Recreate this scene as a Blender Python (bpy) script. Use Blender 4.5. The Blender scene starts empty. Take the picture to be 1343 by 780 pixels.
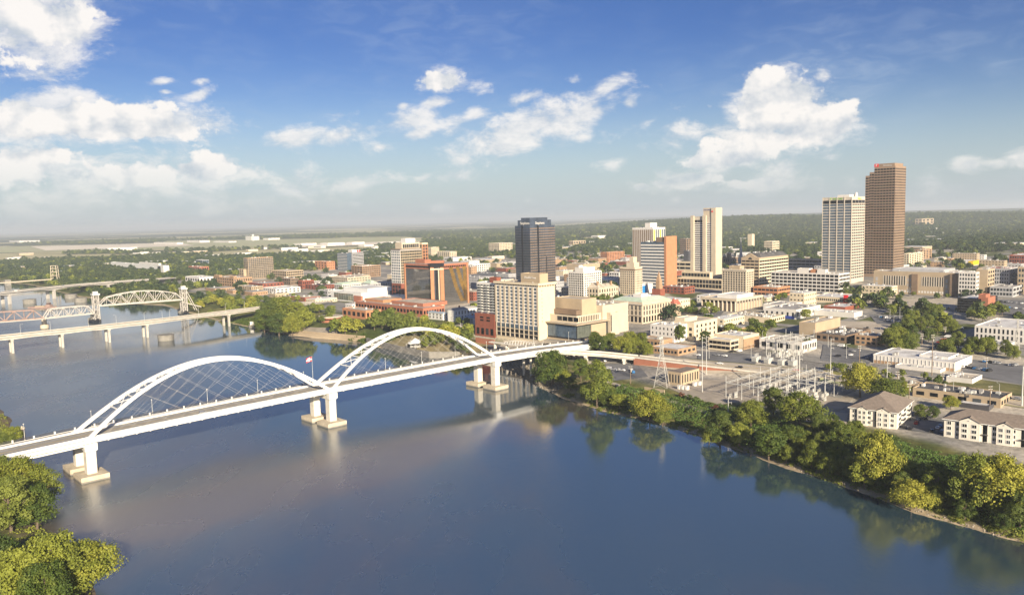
import bpy, math, random
import numpy as np
from mathutils import Vector, Matrix

random.seed(7); RNG = np.random.default_rng(11)
S = bpy.context.scene
COL = S.collection
R = math.radians

# ------------------------------------------------------------------ camera
CAM_H = 124.0; FOC = 1040.0; PW, PH = 1343.0, 780.0
ROLL = math.atan(0.0245); HORIZON = 287.0
PITCH = math.atan((PH/2-HORIZON)*math.cos(ROLL)/FOC)
def ray(x, y):
    u = x-PW/2; v = PH/2-y
    a = u*math.cos(ROLL)+v*math.sin(ROLL); b = -u*math.sin(ROLL)+v*math.cos(ROLL)
    cp, sp = math.cos(PITCH), -math.sin(PITCH)
    return Vector((a, FOC*cp-b*sp, FOC*sp+b*cp))
def proj(P):
    cp, sp = math.cos(PITCH), math.sin(PITCH)
    X, Y, Z = P[0], P[1], P[2]-CAM_H
    y2 = Y*cp-Z*sp; z2 = Y*sp+Z*cp
    a = FOC*X/y2; b = FOC*z2/y2
    return (PW/2+a*math.cos(ROLL)-b*math.sin(ROLL), PH/2-(a*math.sin(ROLL)+b*math.cos(ROLL)))
cam = bpy.data.cameras.new('camera'); cam_o = bpy.data.objects.new('camera', cam); COL.objects.link(cam_o)
cx_ = (ray(PW/2+1, PH/2)-ray(PW/2, PH/2)).normalized(); fw_ = ray(PW/2, PH/2).normalized(); up_ = cx_.cross(fw_)
m = Matrix.Identity(4)
for i in range(3):
    m[i][0], m[i][1], m[i][2] = cx_[i], up_[i], -fw_[i]
m[2][3] = CAM_H
cam_o.matrix_world = m
cam.sensor_width = 36.0; cam.lens = 36.0*FOC/PW; cam.clip_start = 1.0; cam.clip_end = 200000.0
S.camera = cam_o

# ------------------------------------------------------------------ sun, sky, exposure
SUN_DIR = Vector((0.37, -0.929, 0.0)).normalized(); SUN_EL = R(20.0)
sd = Vector((SUN_DIR.x*math.cos(SUN_EL), SUN_DIR.y*math.cos(SUN_EL), math.sin(SUN_EL)))
sun = bpy.data.lights.new('sun', 'SUN'); sun.energy = 4.9; sun.angle = R(0.55); sun.color = (1.0, 0.85, 0.63)
sun_o = bpy.data.objects.new('sun', sun); COL.objects.link(sun_o)
sun_o.rotation_euler = sd.to_track_quat('Z', 'Y').to_euler()
S.view_settings.view_transform = 'Standard'; S.view_settings.look = 'None'
S.view_settings.exposure = 1.18; S.view_settings.gamma = 1.0

world = bpy.data.worlds.new('World'); S.world = world; world.use_nodes = True
W = world.node_tree; W.nodes.clear()
def wn(kind, **kw):
    n = W.nodes.new(kind)
    for k, v in kw.items(): setattr(n, k, v)
    return n
def wlink(a, b): W.links.new(a, b)
def wmath(op, a, b=None, c=None, clamp=False):
    n = wn('ShaderNodeMath', operation=op, use_clamp=clamp)
    for i, v in enumerate((a, b, c)):
        if v is None: continue
        if isinstance(v, (int, float)): n.inputs[i].default_value = v
        else: wlink(v, n.inputs[i])
    return n.outputs[0]
w_out = wn('ShaderNodeOutputWorld'); w_bg = wn('ShaderNodeBackground')
SKY_STRENGTH = 0.051
w_bg.inputs['Strength'].default_value = SKY_STRENGTH
wlink(w_bg.outputs[0], w_out.inputs[0])
sky = wn('ShaderNodeTexSky', sky_type='NISHITA'); sky.sun_disc = False
sky.sun_elevation = SUN_EL; sky.sun_rotation = math.atan2(SUN_DIR.x, SUN_DIR.y)
sky.altitude = 120; sky.air_density = 1.0; sky.dust_density = 0.7; sky.ozone_density = 2.0
tc = wn('ShaderNodeTexCoord')
sep = wn('ShaderNodeSeparateXYZ'); wlink(tc.outputs['Generated'], sep.inputs[0])
dx, dy, dz = sep.outputs
az = wmath('ARCTAN2', dx, dy)
el = wmath('ARCSINE', dz)
comb = wn('ShaderNodeCombineXYZ'); wlink(az, comb.inputs[0]); wlink(el, comb.inputs[1])
vec = comb.outputs[0]
def wnoise(scale, detail, rough, sx=1.0, sy=1.0, off=(0, 0, 0), dist=0.0):
    mp = wn('ShaderNodeMapping'); mp.inputs['Scale'].default_value = (sx, sy, 1); mp.inputs['Location'].default_value = off
    wlink(vec, mp.inputs['Vector'])
    n = wn('ShaderNodeTexNoise'); n.inputs['Scale'].default_value = scale; n.inputs['Detail'].default_value = detail
    n.inputs['Roughness'].default_value = rough; n.inputs['Distortion'].default_value = dist
    wlink(mp.outputs[0], n.inputs['Vector'])
    return n.outputs['Fac']
# cumulus: ellipses round real compass directions (given by where they stand in the picture), broken up by fractal noise
CLOUDS = [  # x, y, rx, ry, tilt (deg, up to the right), weight
 (30, 30, 95, 62, 12, 1.0), (105, 44, 50, 18, 25, .8), (30, 98, 60, 10, 10, .45), (8, 6, 60, 60, 0, 1.0),
 (95, 158, 150, 33, 0, 1.0), (215, 165, 95, 22, 0, .95), (18, 165, 70, 30, 0, .9), (100, 138, 50, 20, 0, .9),
 (150, 238, 190, 42, 0, .8), (30, 222, 80, 42, 0, .9), (270, 228, 80, 28, 0, .85), (60, 262, 200, 34, 0, .55), (250, 262, 170, 24, 0, .45),
 (208, 108, 17, 5, 10, .75), (264, 107, 12, 6, 20, .75), (262, 123, 18, 7, 25, .75), (215, 120, 7, 3, 0, .6),
 (395, 181, 55, 12, 5, .6), (450, 178, 60, 13, 12, .65), (500, 193, 32, 9, 8, .5), (445, 150, 20, 10, 10, .4),
 (400, 243, 60, 20, 4, .55), (455, 245, 55, 14, 8, .6), (380, 252, 30, 8, 0, .65), (465, 268, 12, 4, 0, .6),
 (578, 108, 31, 17, 5, .95), (570, 135, 26, 10, 15, .85), (545, 155, 40, 15, 14, .8), (555, 172, 30, 9, 15, .6), (528, 140, 9, 5, 0, .6),
 (590, 162, 22, 14, 20, .5), (622, 150, 18, 8, 12, .6),
 (700, 165, 105, 30, 18, .9), (670, 185, 68, 22, 10, .85), (758, 153, 60, 20, 12, .75), (690, 128, 28, 8, 20, .7), (640, 110, 24, 7, 15, .5), (628, 122, 20, 5, 15, .5),
 (600, 232, 36, 12, 4, .7), (605, 212, 26, 10, 8, .5), (556, 233, 14, 7, 0, .5), (580, 274, 16, 6, 0, .8), (640, 270, 7, 3, 0, .5), (692, 263, 7, 4, 0, .6),
 (800, 112, 32, 9, 22, .65), (826, 136, 12, 9, 0, .7), (755, 104, 10, 6, 0, .5), (830, 165, 40, 12, 10, .42), (798, 215, 22, 8, 0, .5), (840, 246, 16, 7, 0, .75), (760, 182, 14, 6, 0, .5),
 (1000, 112, 26, 20, 0, 1.0), (1018, 140, 62, 38, 0, 1.1), (1060, 162, 62, 28, 0, 1.0), (990, 185, 62, 24, 5, 1.0), (1090, 155, 34, 18, 0, .7),
 (915, 175, 62, 18, 0, .55), (965, 205, 62, 20, 8, .95), (905, 236, 62, 13, 8, .85), (1000, 240, 66, 13, 0, .75), (1025, 228, 30, 18, 10, .65), (870, 230, 20, 9, 0, .5),
 (1076, 99, 11, 9, 0, .6), (1086, 205, 18, 8, 0, .5), (1116, 237, 10, 8, 0, .4),
 (1271, 217, 20, 11, 0, .75), (1308, 215, 16, 5, 0, .6), (1341, 208, 18, 12, 0, .85), (1220, 240, 18, 14, 0, .45), (1248, 245, 14, 10, 0, .4), (886, 262, 8, 4, 0, .5),
]
PUFFS = [(1000, 112, 26, 22, 0, 1.1), (1016, 142, 62, 38, 0, 1.15), (1064, 164, 60, 28, 0, 1.05), (985, 188, 60, 20, 5, 1.0), (958, 208, 58, 16, 8, 1.0), (905, 236, 50, 10, 6, .95), (1000, 241, 56, 9, 0, .85), (1092, 158, 30, 18, 0, .9),
 (578, 108, 30, 15, 5, .85), (130, 160, 150, 26, 0, .85), (30, 160, 60, 28, 0, .9), (205, 168, 85, 16, 0, .85), (34, 215, 62, 32, 0, .8), (270, 222, 70, 18, 0, .65), (140, 232, 90, 22, 0, .65), (1272, 217, 18, 9, 0, .8), (1341, 209, 16, 11, 0, .9), (580, 274, 14, 5, 0, .9), (842, 246, 12, 5, 0, .8), (30, 25, 90, 50, 12, .8)]
def cloud_mask(lst):
    mask = None
    for (px, py, rx, ry, tilt, wt) in lst:
        d = ray(px, py).normalized(); a0 = math.atan2(d.x, d.y); e0 = math.asin(d.z); k = 1040.0/math.cos(a0)
        mp = wn('ShaderNodeMapping', vector_type='TEXTURE'); mp.inputs['Location'].default_value = (a0, e0, 0)
        mp.inputs['Rotation'].default_value = (0, 0, R(tilt)); mp.inputs['Scale'].default_value = (rx/k*1.24, ry/k*1.28, 1)
        if mask is None: wlink(vec, mp.inputs['Vector'])
        else:      # evaluate the clouds one after the other (keeps the shader small)
            va = wn('ShaderNodeVectorMath', operation='ADD'); wlink(vec, va.inputs[0]); wlink(wmath('MULTIPLY', mask, 1e-7), va.inputs[1]); wlink(va.outputs[0], mp.inputs['Vector'])
        ln = wn('ShaderNodeVectorMath', operation='LENGTH'); wlink(mp.outputs[0], ln.inputs[0])
        v = wmath('MULTIPLY_ADD', ln.outputs['Value'], -wt, wt)
        mask = v if mask is None else wmath('SMOOTH_MAX', mask, v, 0.12)
    return wmath('MAXIMUM', mask, -0.6)
puff = cloud_mask(PUFFS)
mask = cloud_mask(CLOUDS)
n1 = wnoise(17, 12, 0.66, 1.0, 1.8, dist=0.25)
n1b = wnoise(17, 12, 0.66, 1.0, 1.8, off=(0.012, 0.03, 0), dist=0.25)     # the same noise a little towards the sun: light and shade inside the cloud
b1 = wnoise(24, 10, 0.6, 1.0, 1.15, off=(2, 5, 0)); b3 = wnoise(24, 4, 0.55, 1.0, 1.15, off=(2, 5, 0)); b2 = wnoise(24, 4, 0.55, 1.0, 1.15, off=(2.010, 5.026, 0))
pd = wmath('ADD', puff, wmath('MULTIPLY', wmath('SUBTRACT', b1, 0.5), 2.1))
pr_ = wn('ShaderNodeMapRange', interpolation_type='SMOOTHSTEP'); wlink(pd, pr_.inputs[0]); pr_.inputs[1].default_value = .14; pr_.inputs[2].default_value = .36
dens = wmath('ADD', mask, wmath('MULTIPLY', wmath('SUBTRACT', n1, 0.52), 2.5))
mr = wn('ShaderNodeMapRange', interpolation_type='SMOOTHSTEP'); wlink(dens, mr.inputs[0])
mr.inputs[1].default_value = -0.04; mr.inputs[2].default_value = 0.62
alpha = wmath('MAXIMUM', wmath('MULTIPLY', mr.outputs[0], .86), pr_.outputs[0])
# thin high cloud over the right half
thin = wnoise(38, 6, 0.6, 0.55, 1.6, off=(3, 1, 0), dist=0.6)
thin2 = wnoise(4, 3, 0.5, 1, 1.5, off=(1.5, 7, 0))
d = ray(1235, 150).normalized()
mp = wn('ShaderNodeMapping', vector_type='TEXTURE'); mp.inputs['Location'].default_value = (math.atan2(d.x, d.y), math.asin(d.z), 0)
mp.inputs['Rotation'].default_value = (0, 0, R(-12)); mp.inputs['Scale'].default_value = (0.24, 0.085, 1); wlink(vec, mp.inputs['Vector'])
ln = wn('ShaderNodeVectorMath', operation='LENGTH'); wlink(mp.outputs[0], ln.inputs[0])
tm = wn('ShaderNodeMapRange', interpolation_type='SMOOTHSTEP'); wlink(ln.outputs['Value'], tm.inputs[0])
tm.inputs[1].default_value = 1.25; tm.inputs[2].default_value = 0.2
tr = wn('ShaderNodeMapRange', interpolation_type='SMOOTHSTEP'); wlink(thin, tr.inputs[0]); tr.inputs[1].default_value = .40; tr.inputs[2].default_value = .72
tr2 = wn('ShaderNodeMapRange', interpolation_type='SMOOTHSTEP'); wlink(thin2, tr2.inputs[0]); tr2.inputs[1].default_value = .36; tr2.inputs[2].default_value = .70
cir = wmath('MULTIPLY', wmath('MULTIPLY', wmath('MULTIPLY_ADD', tr.outputs[0], .8, .25), tr2.outputs[0]), wmath('MULTIPLY_ADD', tm.outputs[0], .70, .24))
# cloud colour: lit and shaded lobes
shade = wmath('MULTIPLY_ADD', wmath('SUBTRACT', n1, n1b), 2.6, 0.62, clamp=True)
core = wn('ShaderNodeMapRange'); wlink(dens, core.inputs[0]); core.inputs[1].default_value = 0.4; core.inputs[2].default_value = 1.5; core.inputs[3].default_value = .0; core.inputs[4].default_value = .25
shade = wmath('ADD', shade, core.outputs[0], clamp=True)
psh = wmath('MULTIPLY_ADD', wmath('SUBTRACT', b3, b2), 3.4, 0.76, clamp=True)
pmx = wn('ShaderNodeMix', data_type='FLOAT'); wlink(pr_.outputs[0], pmx.inputs['Factor']); wlink(shade, pmx.inputs[2]); wlink(psh, pmx.inputs[3]); shade = pmx.outputs[0]
cc = wn('ShaderNodeMix', data_type='RGBA'); wlink(shade, cc.inputs['Factor'])
cc.inputs[6].default_value = (5.0, 5.5, 6.1, 1); cc.inputs[7].default_value = (8.9, 8.5, 8.1, 1)
# clear sky: Nishita, slightly deepened overhead, with pale haze towards the horizon
hs = wn('ShaderNodeHueSaturation'); hs.inputs['Saturation'].default_value = 1.02; hs.inputs['Value'].default_value = 1.0
wlink(sky.outputs[0], hs.inputs['Color'])
gr = wn('ShaderNodeMapRange', interpolation_type='SMOOTHSTEP'); wlink(el, gr.inputs[0]); gr.inputs[1].default_value = -0.01; gr.inputs[2].default_value = 0.16
gr.inputs[3].default_value = 0.80; gr.inputs[4].default_value = 0.0
hz = wn('ShaderNodeMix', data_type='RGBA'); wlink(gr.outputs[0], hz.inputs['Factor'])
dp = wn('ShaderNodeMapRange', interpolation_type='SMOOTHSTEP'); wlink(el, dp.inputs[0]); dp.inputs[1].default_value = -0.04; dp.inputs[2].default_value = 0.24
dpm = wn('ShaderNodeMix', data_type='RGBA', blend_type='MULTIPLY'); wlink(dp.outputs[0], dpm.inputs['Factor']); wlink(hs.outputs[0], dpm.inputs[6]); dpm.inputs[7].default_value = (.325, .45, .78, 1)
wlink(dpm.outputs[2], hz.inputs[6]); hz.inputs[7].default_value = (4.2, 4.95, 5.7, 1)
m1 = wn('ShaderNodeMix', data_type='RGBA'); wlink(cir, m1.inputs['Factor']); wlink(hz.outputs[2], m1.inputs[6]); m1.inputs[7].default_value = (4.6, 5.5, 6.6, 1)
fade = wn('ShaderNodeMapRange', interpolation_type='SMOOTHSTEP'); wlink(el, fade.inputs[0]); fade.inputs[1].default_value = 0.0; fade.inputs[2].default_value = 0.09; fade.inputs[3].default_value = .25; fade.inputs[4].default_value = .96
m2 = wn('ShaderNodeMix', data_type='RGBA'); wlink(wmath('MULTIPLY', alpha, fade.outputs[0]), m2.inputs['Factor']); wlink(m1.outputs[2], m2.inputs[6]); wlink(cc.outputs[2], m2.inputs[7])
wlink(m2.outputs[2], w_bg.inputs['Color'])
world.cycles.sampling_method = 'MANUAL'; world.cycles.sample_map_resolution = 512

# ------------------------------------------------------------------ street grid frame: u along the bridge axis, v across it
GA = R(46.7)
UX = Vector((math.sin(GA), math.cos(GA), 0)); VX = Vector((-math.cos(GA), math.sin(GA), 0))
GRID_ROT = math.atan2(UX.y, UX.x)
def G(u, v, z=0.0): return UX*u+VX*v+Vector((0, 0, z))
def uv(P): return P[0]*UX.x+P[1]*UX.y, P[0]*VX.x+P[1]*VX.y
SV = [-6000, -400, 0, 77, 117, 154, 200, 244, 288, 323, 366, 415, 455, 494, 555, 618, 710, 797, 890, 1081, 1293, 1412, 1623, 2070, 2312, 4000, 9000]
SU = [900, 330, 322, 330, 335, 346, 360, 373, 382, 381, 392, 411, 432, 450, 451, 436, 440, 427, 425, 431, 458, 432, 418, 440, 426, 400, 300]
NV = [-6000, -400, 304, 378, 415, 545, 611, 700, 900, 9000]
NU = [500, 62, 73, 77, 87, 102, 110, 112, 100, -300]
def sstep(a, b, x):
    t = np.clip((x-a)/(b-a), 0, 1); return t*t*(3-2*t)
def vnoise(x, y, seed=0):
    xi = np.floor(x).astype(np.int64); yi = np.floor(y).astype(np.int64); xf = x-xi; yf = y-yi
    def h(a, b):
        n = (a*374761393+b*668265263+seed*974634777) & 0xffffffff
        n = ((n ^ (n >> 13))*1274126177) & 0xffffffff
        return ((n ^ (n >> 16)) & 0xffff)/65535.0
    sx = xf*xf*(3-2*xf); sy = yf*yf*(3-2*yf)
    return (h(xi, yi)*(1-sx)+h(xi+1, yi)*sx)*(1-sy)+(h(xi, yi+1)*(1-sx)+h(xi+1, yi+1)*sx)*sy
def fbm(x, y, seed=0, oct=4):
    t = 0; a = .5
    for k in range(oct):
        t = t+a*vnoise(x*2**k, y*2**k, seed+k); a *= .5
    return t
def land(u, v):
    """metres inland from the south shore (positive) and from the north shore (positive)"""
    wob = (fbm(v/23.0+50, v*0+3, 5, 3)-.45)*7
    return u-(np.interp(v, SV, SU)+wob), np.interp(v, NV, NU)+wob-u
def ground(u, v):
    u = np.asarray(u, float); v = np.asarray(v, float)
    s, n = land(u, v)
    k = sstep(620, 1000, v)
    right = np.interp(s, [-40, -4, 0, 3, 9, 34, 70], [-5, -2.2, -.05, .6, 2.0, 9.0, 9.6])
    uw = np.interp(v, [-400, 200, 242, 272, 313, 345, 377, 396, 440, 520, 700], [486, 486, 495, 489, 487, 486, 486, 482, 484, 500, 500])     # top of the low ground by the river; a retaining wall holds the boulevard above it
    right = right+np.where(v > 236, np.interp(u-uw, [0, 7, 16, 650, 3000], [0, 4.4, 5.4, 17.5, 21.5]), np.interp(u-uw, [-30, 40, 650, 3000], [0, 5, 17.5, 21.5]))
    left = np.interp(s, [-40, -4, 0, 3, 9, 34, 110, 750, 3000], [-5, -2.2, -.05, .6, 2.0, 6.5, 9.0, 13, 14])
    z = right*(1-k)+left*k
    z = z+np.where((s > 2) & (s < 32), (fbm(u/6.0, v/6.0, 9, 3)-.45)*1.1, 0)
    north = np.interp(n, [-40, -4, 0, 10, 40, 3000], [-5, -2.2, -.05, 4, 9, 14])
    z = np.where(n > s, north, z)
    x = u*UX.x+v*VX.x; y = u*UX.y+v*VX.y; dist = np.hypot(x, y)
    hill = sstep(-0.05, 0.35, x/np.maximum(dist, 1))*sstep(3000, 6500, dist)
    z = z+hill*(6+78*sstep(.28, .62, fbm(x/2600.0, y/2600.0, 21, 4)))*(1-.25*sstep(12000, 30000, dist))
    z = z+sstep(5000, 9000, dist)*(1-hill)*14*fbm(x/3000.0, y/3000.0, 33, 3)
    return z
def gz(P):
    a, b = uv(P); return float(ground(a, b))
def at(px, py, z=None):
    """where the ray of a picture point meets the ground (or the height z)"""
    d = ray(px, py); O = Vector((0, 0, CAM_H))
    if z is not None: return O+d*((z-CAM_H)/d.z)
    t = (60.0-CAM_H)/d.z if d.z < 0 else 1
    d0 = d
    ts = np.geomspace(150, 40000, 900)/math.hypot(d0.x, d0.y)
    X = d0.x*ts; Y = d0.y*ts; Z = CAM_H+d0.z*ts
    g = np.maximum(ground(X*UX.x+Y*UX.y, X*VX.x+Y*VX.y), 0)
    i = int(np.argmax(Z < g))
    a, b = ts[max(i-1, 0)], ts[i]
    for _ in range(30):
        c = (a+b)/2; P = O+d0*c
        if P.z < max(gz(P), 0): b = c
        else: a = c
    return O+d0*b

# ------------------------------------------------------------------ materials
def mat(name, col, rough=.8, metal=0.0, var=.15, scale=.25, bump=0.0, spec=.3, col2=None, detail=4, coat=0):
    M_ = bpy.data.materials.new(name); M_.use_nodes = True
    nt = M_.node_tree; b = nt.nodes['Principled BSDF']
    b.inputs['Roughness'].default_value = rough; b.inputs['Metallic'].default_value = metal
    b.inputs['Specular IOR Level'].default_value = spec
    if coat: b.inputs['Coat Weight'].default_value = coat
    c = Vector(col); lo = c*(1-var); hi = c*(1+var*.8)
    if col2: hi = Vector(col2)
    if var > 0 or col2:
        geo = nt.nodes.new('ShaderNodeNewGeometry')
        n = nt.nodes.new('ShaderNodeTexNoise'); n.inputs['Scale'].default_value = scale; n.inputs['Detail'].default_value = detail; n.inputs['Roughness'].default_value = .65
        nt.links.new(geo.outputs['Position'], n.inputs['Vector'])
        r = nt.nodes.new('ShaderNodeValToRGB'); r.color_ramp.elements[0].position = .32; r.color_ramp.elements[1].position = .68
        r.color_ramp.elements[0].color = (*lo, 1); r.color_ramp.elements[1].color = (*hi, 1)
        nt.links.new(n.outputs['Fac'], r.inputs['Fac']); nt.links.new(r.outputs[0], b.inputs['Base Color'])
        if bump:
            bp = nt.nodes.new('ShaderNodeBump'); bp.inputs['Strength'].default_value = bump; bp.inputs['Distance'].default_value = .3
            nt.links.new(n.outputs['Fac'], bp.inputs['Height']); nt.links.new(bp.outputs[0], b.inputs['Normal'])
    else:
        b.inputs['Base Color'].default_value = (*c, 1)
    return M_
MT = {}
def defmat(k, *a, **kw): MT[k] = mat(k, *a, **kw)
defmat('white_paint', (.64, .64, .625), .5, var=.08, scale=.35, detail=8)
defmat('pier_concrete', (.58, .55, .49), .8, var=.16, scale=.35, detail=8)
defmat('footing_concrete', (.47, .41, .32), .9, var=.2, scale=.3)
defmat('concrete', (.40, .38, .34), .9, var=.16, scale=.2)
defmat('dark_concrete', (.2, .19, .17), .9, var=.25, scale=.2)
defmat('deck_asphalt', (.27, .26, .245), .9, var=.2, scale=.12)
defmat('asphalt', (.145, .147, .155), .9, var=.35, scale=.05, detail=8)
defmat('road_grey', (.25, .24, .22), .9, var=.25, scale=.06, detail=8)
defmat('road_pale', (.42, .37, .30), .9, var=.2, scale=.08, detail=8)
defmat('marking', (.7, .7, .66), .7, var=.1)
defmat('marking_yellow', (.6, .42, .06), .7, var=.1)
defmat('dry_field', (.50, .45, .28), .95, var=.2, scale=.006, col2=(.36, .40, .19))
defmat('apron_concrete', (.74, .66, .53), .9, var=.15, scale=.01)
defmat('lawn', (.10, .115, .035), .95, var=.35, scale=.08, col2=(.21, .19, .07), detail=8)
defmat('gravel', (.33, .29, .24), .95, var=.25, scale=.15, detail=8)
defmat('cream', (.57, .49, .36), .8, var=.07, scale=.08)
defmat('cream_stone', (.50, .43, .33), .85, var=.09, scale=.1)
defmat('white_wall', (.60, .58, .55), .8, var=.07, scale=.12)
defmat('tan', (.39, .31, .215), .85, var=.1, scale=.1)
defmat('tan_brick', (.34, .225, .14), .9, var=.13, scale=.3)
defmat('orange_brick', (.40, .19, .10), .85, var=.12, scale=.2)
defmat('red_brick', (.23, .075, .048), .9, var=.18, scale=.3)
defmat('terracotta', (.33, .135, .085), .85, var=.12, scale=.15)
defmat('brown_wall', (.19, .135, .095), .8, var=.15, scale=.1)
defmat('tower_stone', (.26, .185, .13), .75, var=.08, scale=.06)
defmat('pale_stone', (.48, .43, .36), .85, var=.08, scale=.1)
defmat('grey_wall', (.36, .36, .37), .8, var=.1, scale=.1)
defmat('dark_wall', (.06, .06, .07), .6, var=.2, scale=.1)
defmat('roof_white', (.48, .47, .46), .8, var=.2, scale=.16, detail=8, col2=(.72, .72, .72))
defmat('roof_grey', (.32, .31, .30), .9, var=.25, scale=.12, detail=6)
defmat('roof_dark', (.085, .085, .09), .9, var=.35, scale=.12, detail=6)
defmat('roof_tan', (.40, .35, .28), .9, var=.3, scale=.16, detail=8, col2=(.56, .50, .42))
defmat('apartment_wall', (.62, .585, .52), .8, var=.07, scale=.12)
defmat('shingle', (.20, .165, .14), .9, var=.2, scale=.7)
defmat('shingle_blue', (.27, .33, .40), .8, var=.12, scale=.5)
defmat('copper_roof', (.42, .52, .42), .7, var=.15, scale=.2)
defmat('roof_red', (.36, .11, .08), .8, var=.15)
defmat('steel', (.50, .49, .46), .5, metal=.3, var=.1)
defmat('galvanised', (.50, .50, .48), .55, metal=.2, var=.08)
defmat('rust_steel', (.27, .19, .165), .8, var=.2, scale=.3)
defmat('truss_paint', (.41, .39, .365), .6, var=.12, scale=.3)
defmat('dark_metal', (.05, .05, .055), .5, var=.1)
defmat('wood_pole', (.20, .15, .11), .9, var=.2)
defmat('bark', (.13, .10, .075), .95, var=.25, scale=2)
defmat('riprap', (.20, .175, .145), .95, var=.55, scale=.6, bump=.9, col2=(.40, .36, .30))
defmat('red_sign', (.6, .02, .03), .5, var=0)
defmat('blue_panel', (.02, .19, .48), .5, var=.06)
defmat('yellow_panel', (.75, .5, .02), .5, var=.05)
defmat('sign_blue', (.03, .06, .3), .5, var=0)
defmat('sign_green', (.18, .42, .05), .5, var=0)
defmat('sign_lime', (.62, .66, .05), .5, var=0)
defmat('car_white', (.75, .75, .75), .25, var=0, coat=.5)
defmat('car_grey', (.25, .26, .28), .3, var=0, coat=.5)
defmat('car_dark', (.02, .02, .025), .25, var=0, coat=.5)
defmat('car_red', (.35, .02, .02), .25, var=0, coat=.5)
defmat('car_blue', (.03, .16, .40), .25, var=0, coat=.5)
defmat('tyre', (.015, .015, .015), .9, var=0)
def vary_by_object(M_):
    # one window is its own object: blinds half down here, a darker room there
    nt = M_.node_tree; b = nt.nodes['Principled BSDF']; src = b.inputs['Base Color'].links[0].from_socket
    oi = nt.nodes.new('ShaderNodeObjectInfo'); r = nt.nodes.new('ShaderNodeValToRGB'); r.color_ramp.interpolation = 'CONSTANT'
    e = r.color_ramp.elements; e[0].position = 0; e[0].color = (.6, .6, .6, 1); e[1].position = .35; e[1].color = (1.1, 1.1, 1.1, 1)
    for p, c in ((.62, (1.9, 1.9, 1.9, 1)), (.80, (3.6, 3.4, 3.0, 1)), (.92, (.35, .35, .35, 1))): q = e.new(p); q.color = c
    nt.links.new(oi.outputs['Random'], r.inputs['Fac']); mx = nt.nodes.new('ShaderNodeVectorMath'); mx.operation = 'MULTIPLY'
    nt.links.new(src, mx.inputs[0]); nt.links.new(r.outputs[0], mx.inputs[1]); nt.links.new(mx.outputs[0], b.inputs['Base Color'])
def glassmat(k, col, rough=.12, spec=.5, metal=0.0, var=.35, scale=.15):
    MT[k] = mat(k, col, rough, metal, var, scale, spec=spec)
glassmat('glass', (.018, .022, .028), .25, spec=.2)
glassmat('glass_blue', (.09, .13, .18), .1, .7, .3)
glassmat('glass_bronze', (.075, .095, .135), .06, .9, .5)
glassmat('glass_black', (.010, .011, .014), .2, .25)
glassmat('glass_mirror', (.27, .26, .25), .05, 1.0, .75, var=.15)
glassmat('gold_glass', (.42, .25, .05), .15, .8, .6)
glassmat('glass_green', (.17, .19, .16), .08, .8, .4)
for k_ in ('glass', 'glass_black'): vary_by_object(MT[k_])
def leafmat(k, lo, hi, scale=.35):
    M_ = bpy.data.materials.new(k); M_.use_nodes = True; nt = M_.node_tree
    b = nt.nodes['Principled BSDF']; b.inputs['Roughness'].default_value = .6; b.inputs['Specular IOR Level'].default_value = .25
    tcn = nt.nodes.new('ShaderNodeTexCoord'); oi = nt.nodes.new('ShaderNodeObjectInfo')
    n = nt.nodes.new('ShaderNodeTexNoise'); n.inputs['Scale'].default_value = scale; n.inputs['Detail'].default_value = 3
    nt.links.new(tcn.outputs['Object'], n.inputs['Vector'])
    ad = nt.nodes.new('ShaderNodeMath'); ad.operation = 'MULTIPLY_ADD'; ad.inputs[1].default_value = .62; ad.inputs[2].default_value = -.31
    nt.links.new(oi.outputs['Random'], ad.inputs[0])
    a2 = nt.nodes.new('ShaderNodeMath'); a2.operation = 'ADD'; nt.links.new(ad.outputs[0], a2.inputs[0]); nt.links.new(n.outputs['Fac'], a2.inputs[1])
    r = nt.nodes.new('ShaderNodeValToRGB'); r.color_ramp.elements[0].position = .2; r.color_ramp.elements[1].position = .8
    r.color_ramp.elements[0].color = (*lo, 1); r.color_ramp.elements[1].color = (*hi, 1)
    nt.links.new(a2.outputs[0], r.inputs['Fac']); nt.links.new(r.outputs[0], b.inputs['Base Color'])
    tr = nt.nodes.new('ShaderNodeBsdfTranslucent'); nt.links.new(r.outputs[0], tr.inputs[0])
    mx = nt.nodes.new('ShaderNodeMixShader'); mx.inputs[0].default_value = .22
    nt.links.new(b.outputs[0], mx.inputs[1]); nt.links.new(tr.outputs[0], mx.inputs[2])
    nt.links.new(mx.outputs[0], nt.nodes['Material Output'].inputs[0])
    MT[k] = M_
leafmat('leaf', (.062, .098, .018), (.225, .25, .038))
leafmat('leaf_yellow', (.12, .155, .022), (.33, .32, .046))
leafmat('leaf_dark', (.055, .088, .02), (.18, .21, .04))
leafmat('leaf_far', (.032, .058, .024), (.095, .122, .042), .1)
leafmat('leaf_vine', (.05, .10, .02), (.12, .19, .04), .5)
leafmat('leaf_red', (.12, .05, .03), (.2, .09, .05))

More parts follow.
